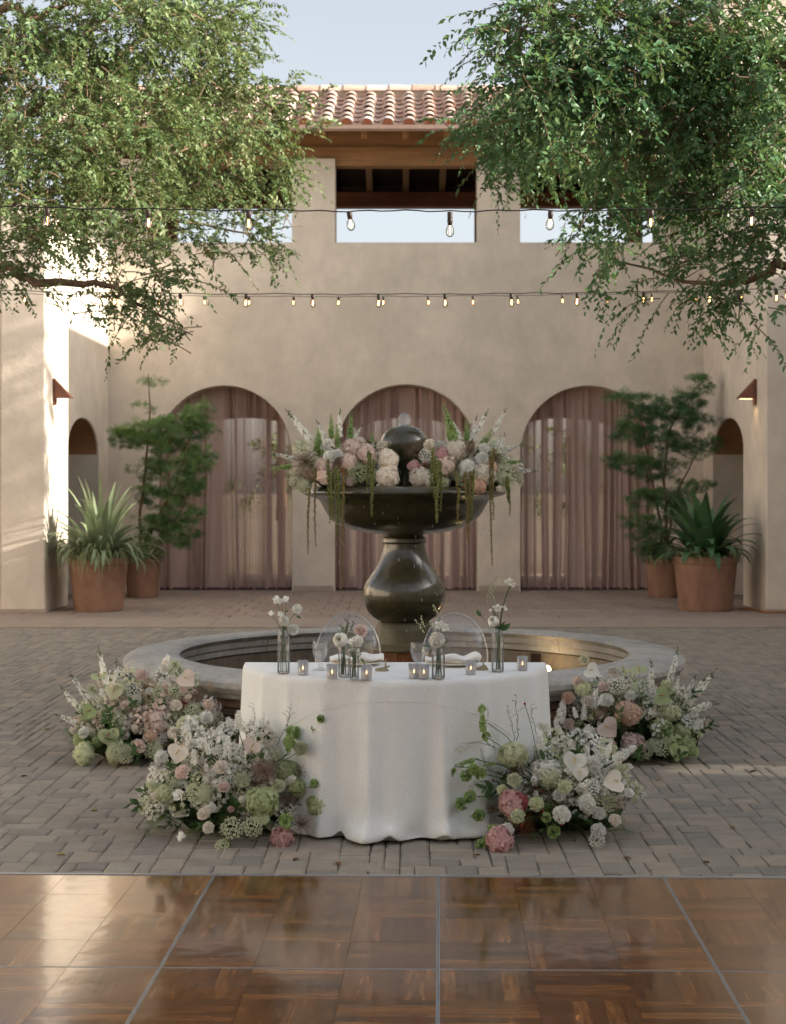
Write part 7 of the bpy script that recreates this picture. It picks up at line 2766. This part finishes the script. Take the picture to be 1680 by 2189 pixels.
for (x, y, x1, y1) in ((440, 420, 355, 275), (300, 640, 160, 435), (270, 560, 225, 405), (430, 600, 330, 470)):
    z.sprig('twig', None, cqx(x), cpy(y), cqx(x1), cpy(y1))
    for k in range(9):
        t_ = 0.35 + 0.65 * k / 8
        z.head('bud', 'sage', cqx(x + (x1 - x) * t_ + random.uniform(-14, 14)), cpy(y + (y1 - y) * t_ + random.uniform(-10, 10)), 11 * 0.1876, (x1 - x, 0, y - y1), stem=False)
z.sprig('leafy_sprig', None, cqx(430), cpy(760), cqx(520), cpy(660))
z.sprig('leaf', None, cqx(330), cpy(740), cqx(220), cpy(735), stem=False)
z.done()
z = Posy('white lisianthus, oat grass and one thick curved flower stem in the right vase', VASES[4], 0.026, 0.2)
q_ = [VASES[4] + Vector((0.004, 0, 0.012)), P(cqx(1125), cpy(520), VASES[4].y), P(cqx(1150), cpy(330), VASES[4].y), P(cqx(1195), cpy(160), VASES[4].y), P(cqx(1245), cpy(40), VASES[4].y)]
pp, rr = limb([tuple(v) for v in q_], 0.0042, 0.003, 6, 0.0)
qq = MB()
qq.tube(pp, rr, 7)
qq.put('thick_stem', m_stem, z.t, smooth=True)
for (x, y) in ((1215, 20), (1260, -5), (1285, 30), (1240, 45), (1275, 60), (1195, 5), (1235, -20)):
    z.head('sweet_pea', 'white', cqx(x), cpy(y), 26 * 0.1876, (random.uniform(-0.6, 0.6), -0.7, 0.5), stem=False)
    z.head('bud', 'dark', cqx(x), cpy(y), 6 * 0.1876, (0, -1, 0.2), stem=False, dd=-0.008)
for (x, y) in ((1060, 290), (1100, 280), (1135, 300), (1170, 290), (1020, 330), (1080, 330), (1190, 320), (1120, 330)):
    z.head('sweet_pea', 'white', cqx(x), cpy(y), 28 * 0.1876, (random.uniform(-0.6, 0.6), -0.7, 0.5), stem=False)
    z.head('bud', 'dark', cqx(x), cpy(y), 6 * 0.1876, (0, -1, 0.2), stem=False, dd=-0.008)
z.head('ranunculus', 'white', cqx(1050), cpy(455), 66 * 0.1876, (-0.35, -0.8, 0.45))
for a in ((1110, 560, 1200, 450), (1130, 560, 1250, 470), (1080, 540, 1060, 480), (1100, 470, 1110, 330), (910, 400, 850, 320), (1160, 560, 1230, 520), (1040, 560, 990, 520)):
    z.sprig('leaf', None, cqx(a[0]), cpy(a[1]), cqx(a[2]), cpy(a[3]), stem=False)
z.sprig('twig', None, cqx(1010), cpy(500), cqx(870), cpy(390))
for a in ((1040, 330, 900, 80), (1060, 330, 960, -40), (1050, 350, 1090, 120)):
    z.sprig('oat_grass', 'sage', cqx(a[0]), cpy(a[1]), cqx(a[2]), cpy(a[3]))
z.done()

# ================================================================== FALLEN LEAVES
m_fall = M('fallen_leaf', (0.3, 0.2, 0.05), 0.8, ramp=('object', [(0.34, 0.25, 0.06), (0.20, 0.09, 0.04), (0.30, 0.22, 0.07), (0.12, 0.06, 0.04)]), var=(30, 0.2))
lf = mesh(LEAF_V * np.array([1.4, 1, 2.0]), LEAF_F, m_fall)
for (x, y) in ((265, 1645), (352, 1770), (110, 1560), (545, 1800), (640, 1837), (1405, 1668), (1365, 1690), (1560, 1770), (1300, 1800), (1350, 1838), (1500, 1845), (120, 1870 - 40), (1010, 1830), (1290, 1632), (1620, 1650), (210, 1735), (60, 1660), (720, 1845)):
    d = FPX * EYE / (y - CY)
    o = put('fallen_leaf', lf, None, ((x - CX) / FPX * d, d, 0.006), (random.uniform(-0.15, 0.15), random.uniform(-0.15, 0.15), random.uniform(0, 6)), random.uniform(0.035, 0.055))
    tag(o, 'tiny dry leaf fallen on the grey pavers', 'leaf', 'fallen leaves on the pavers')
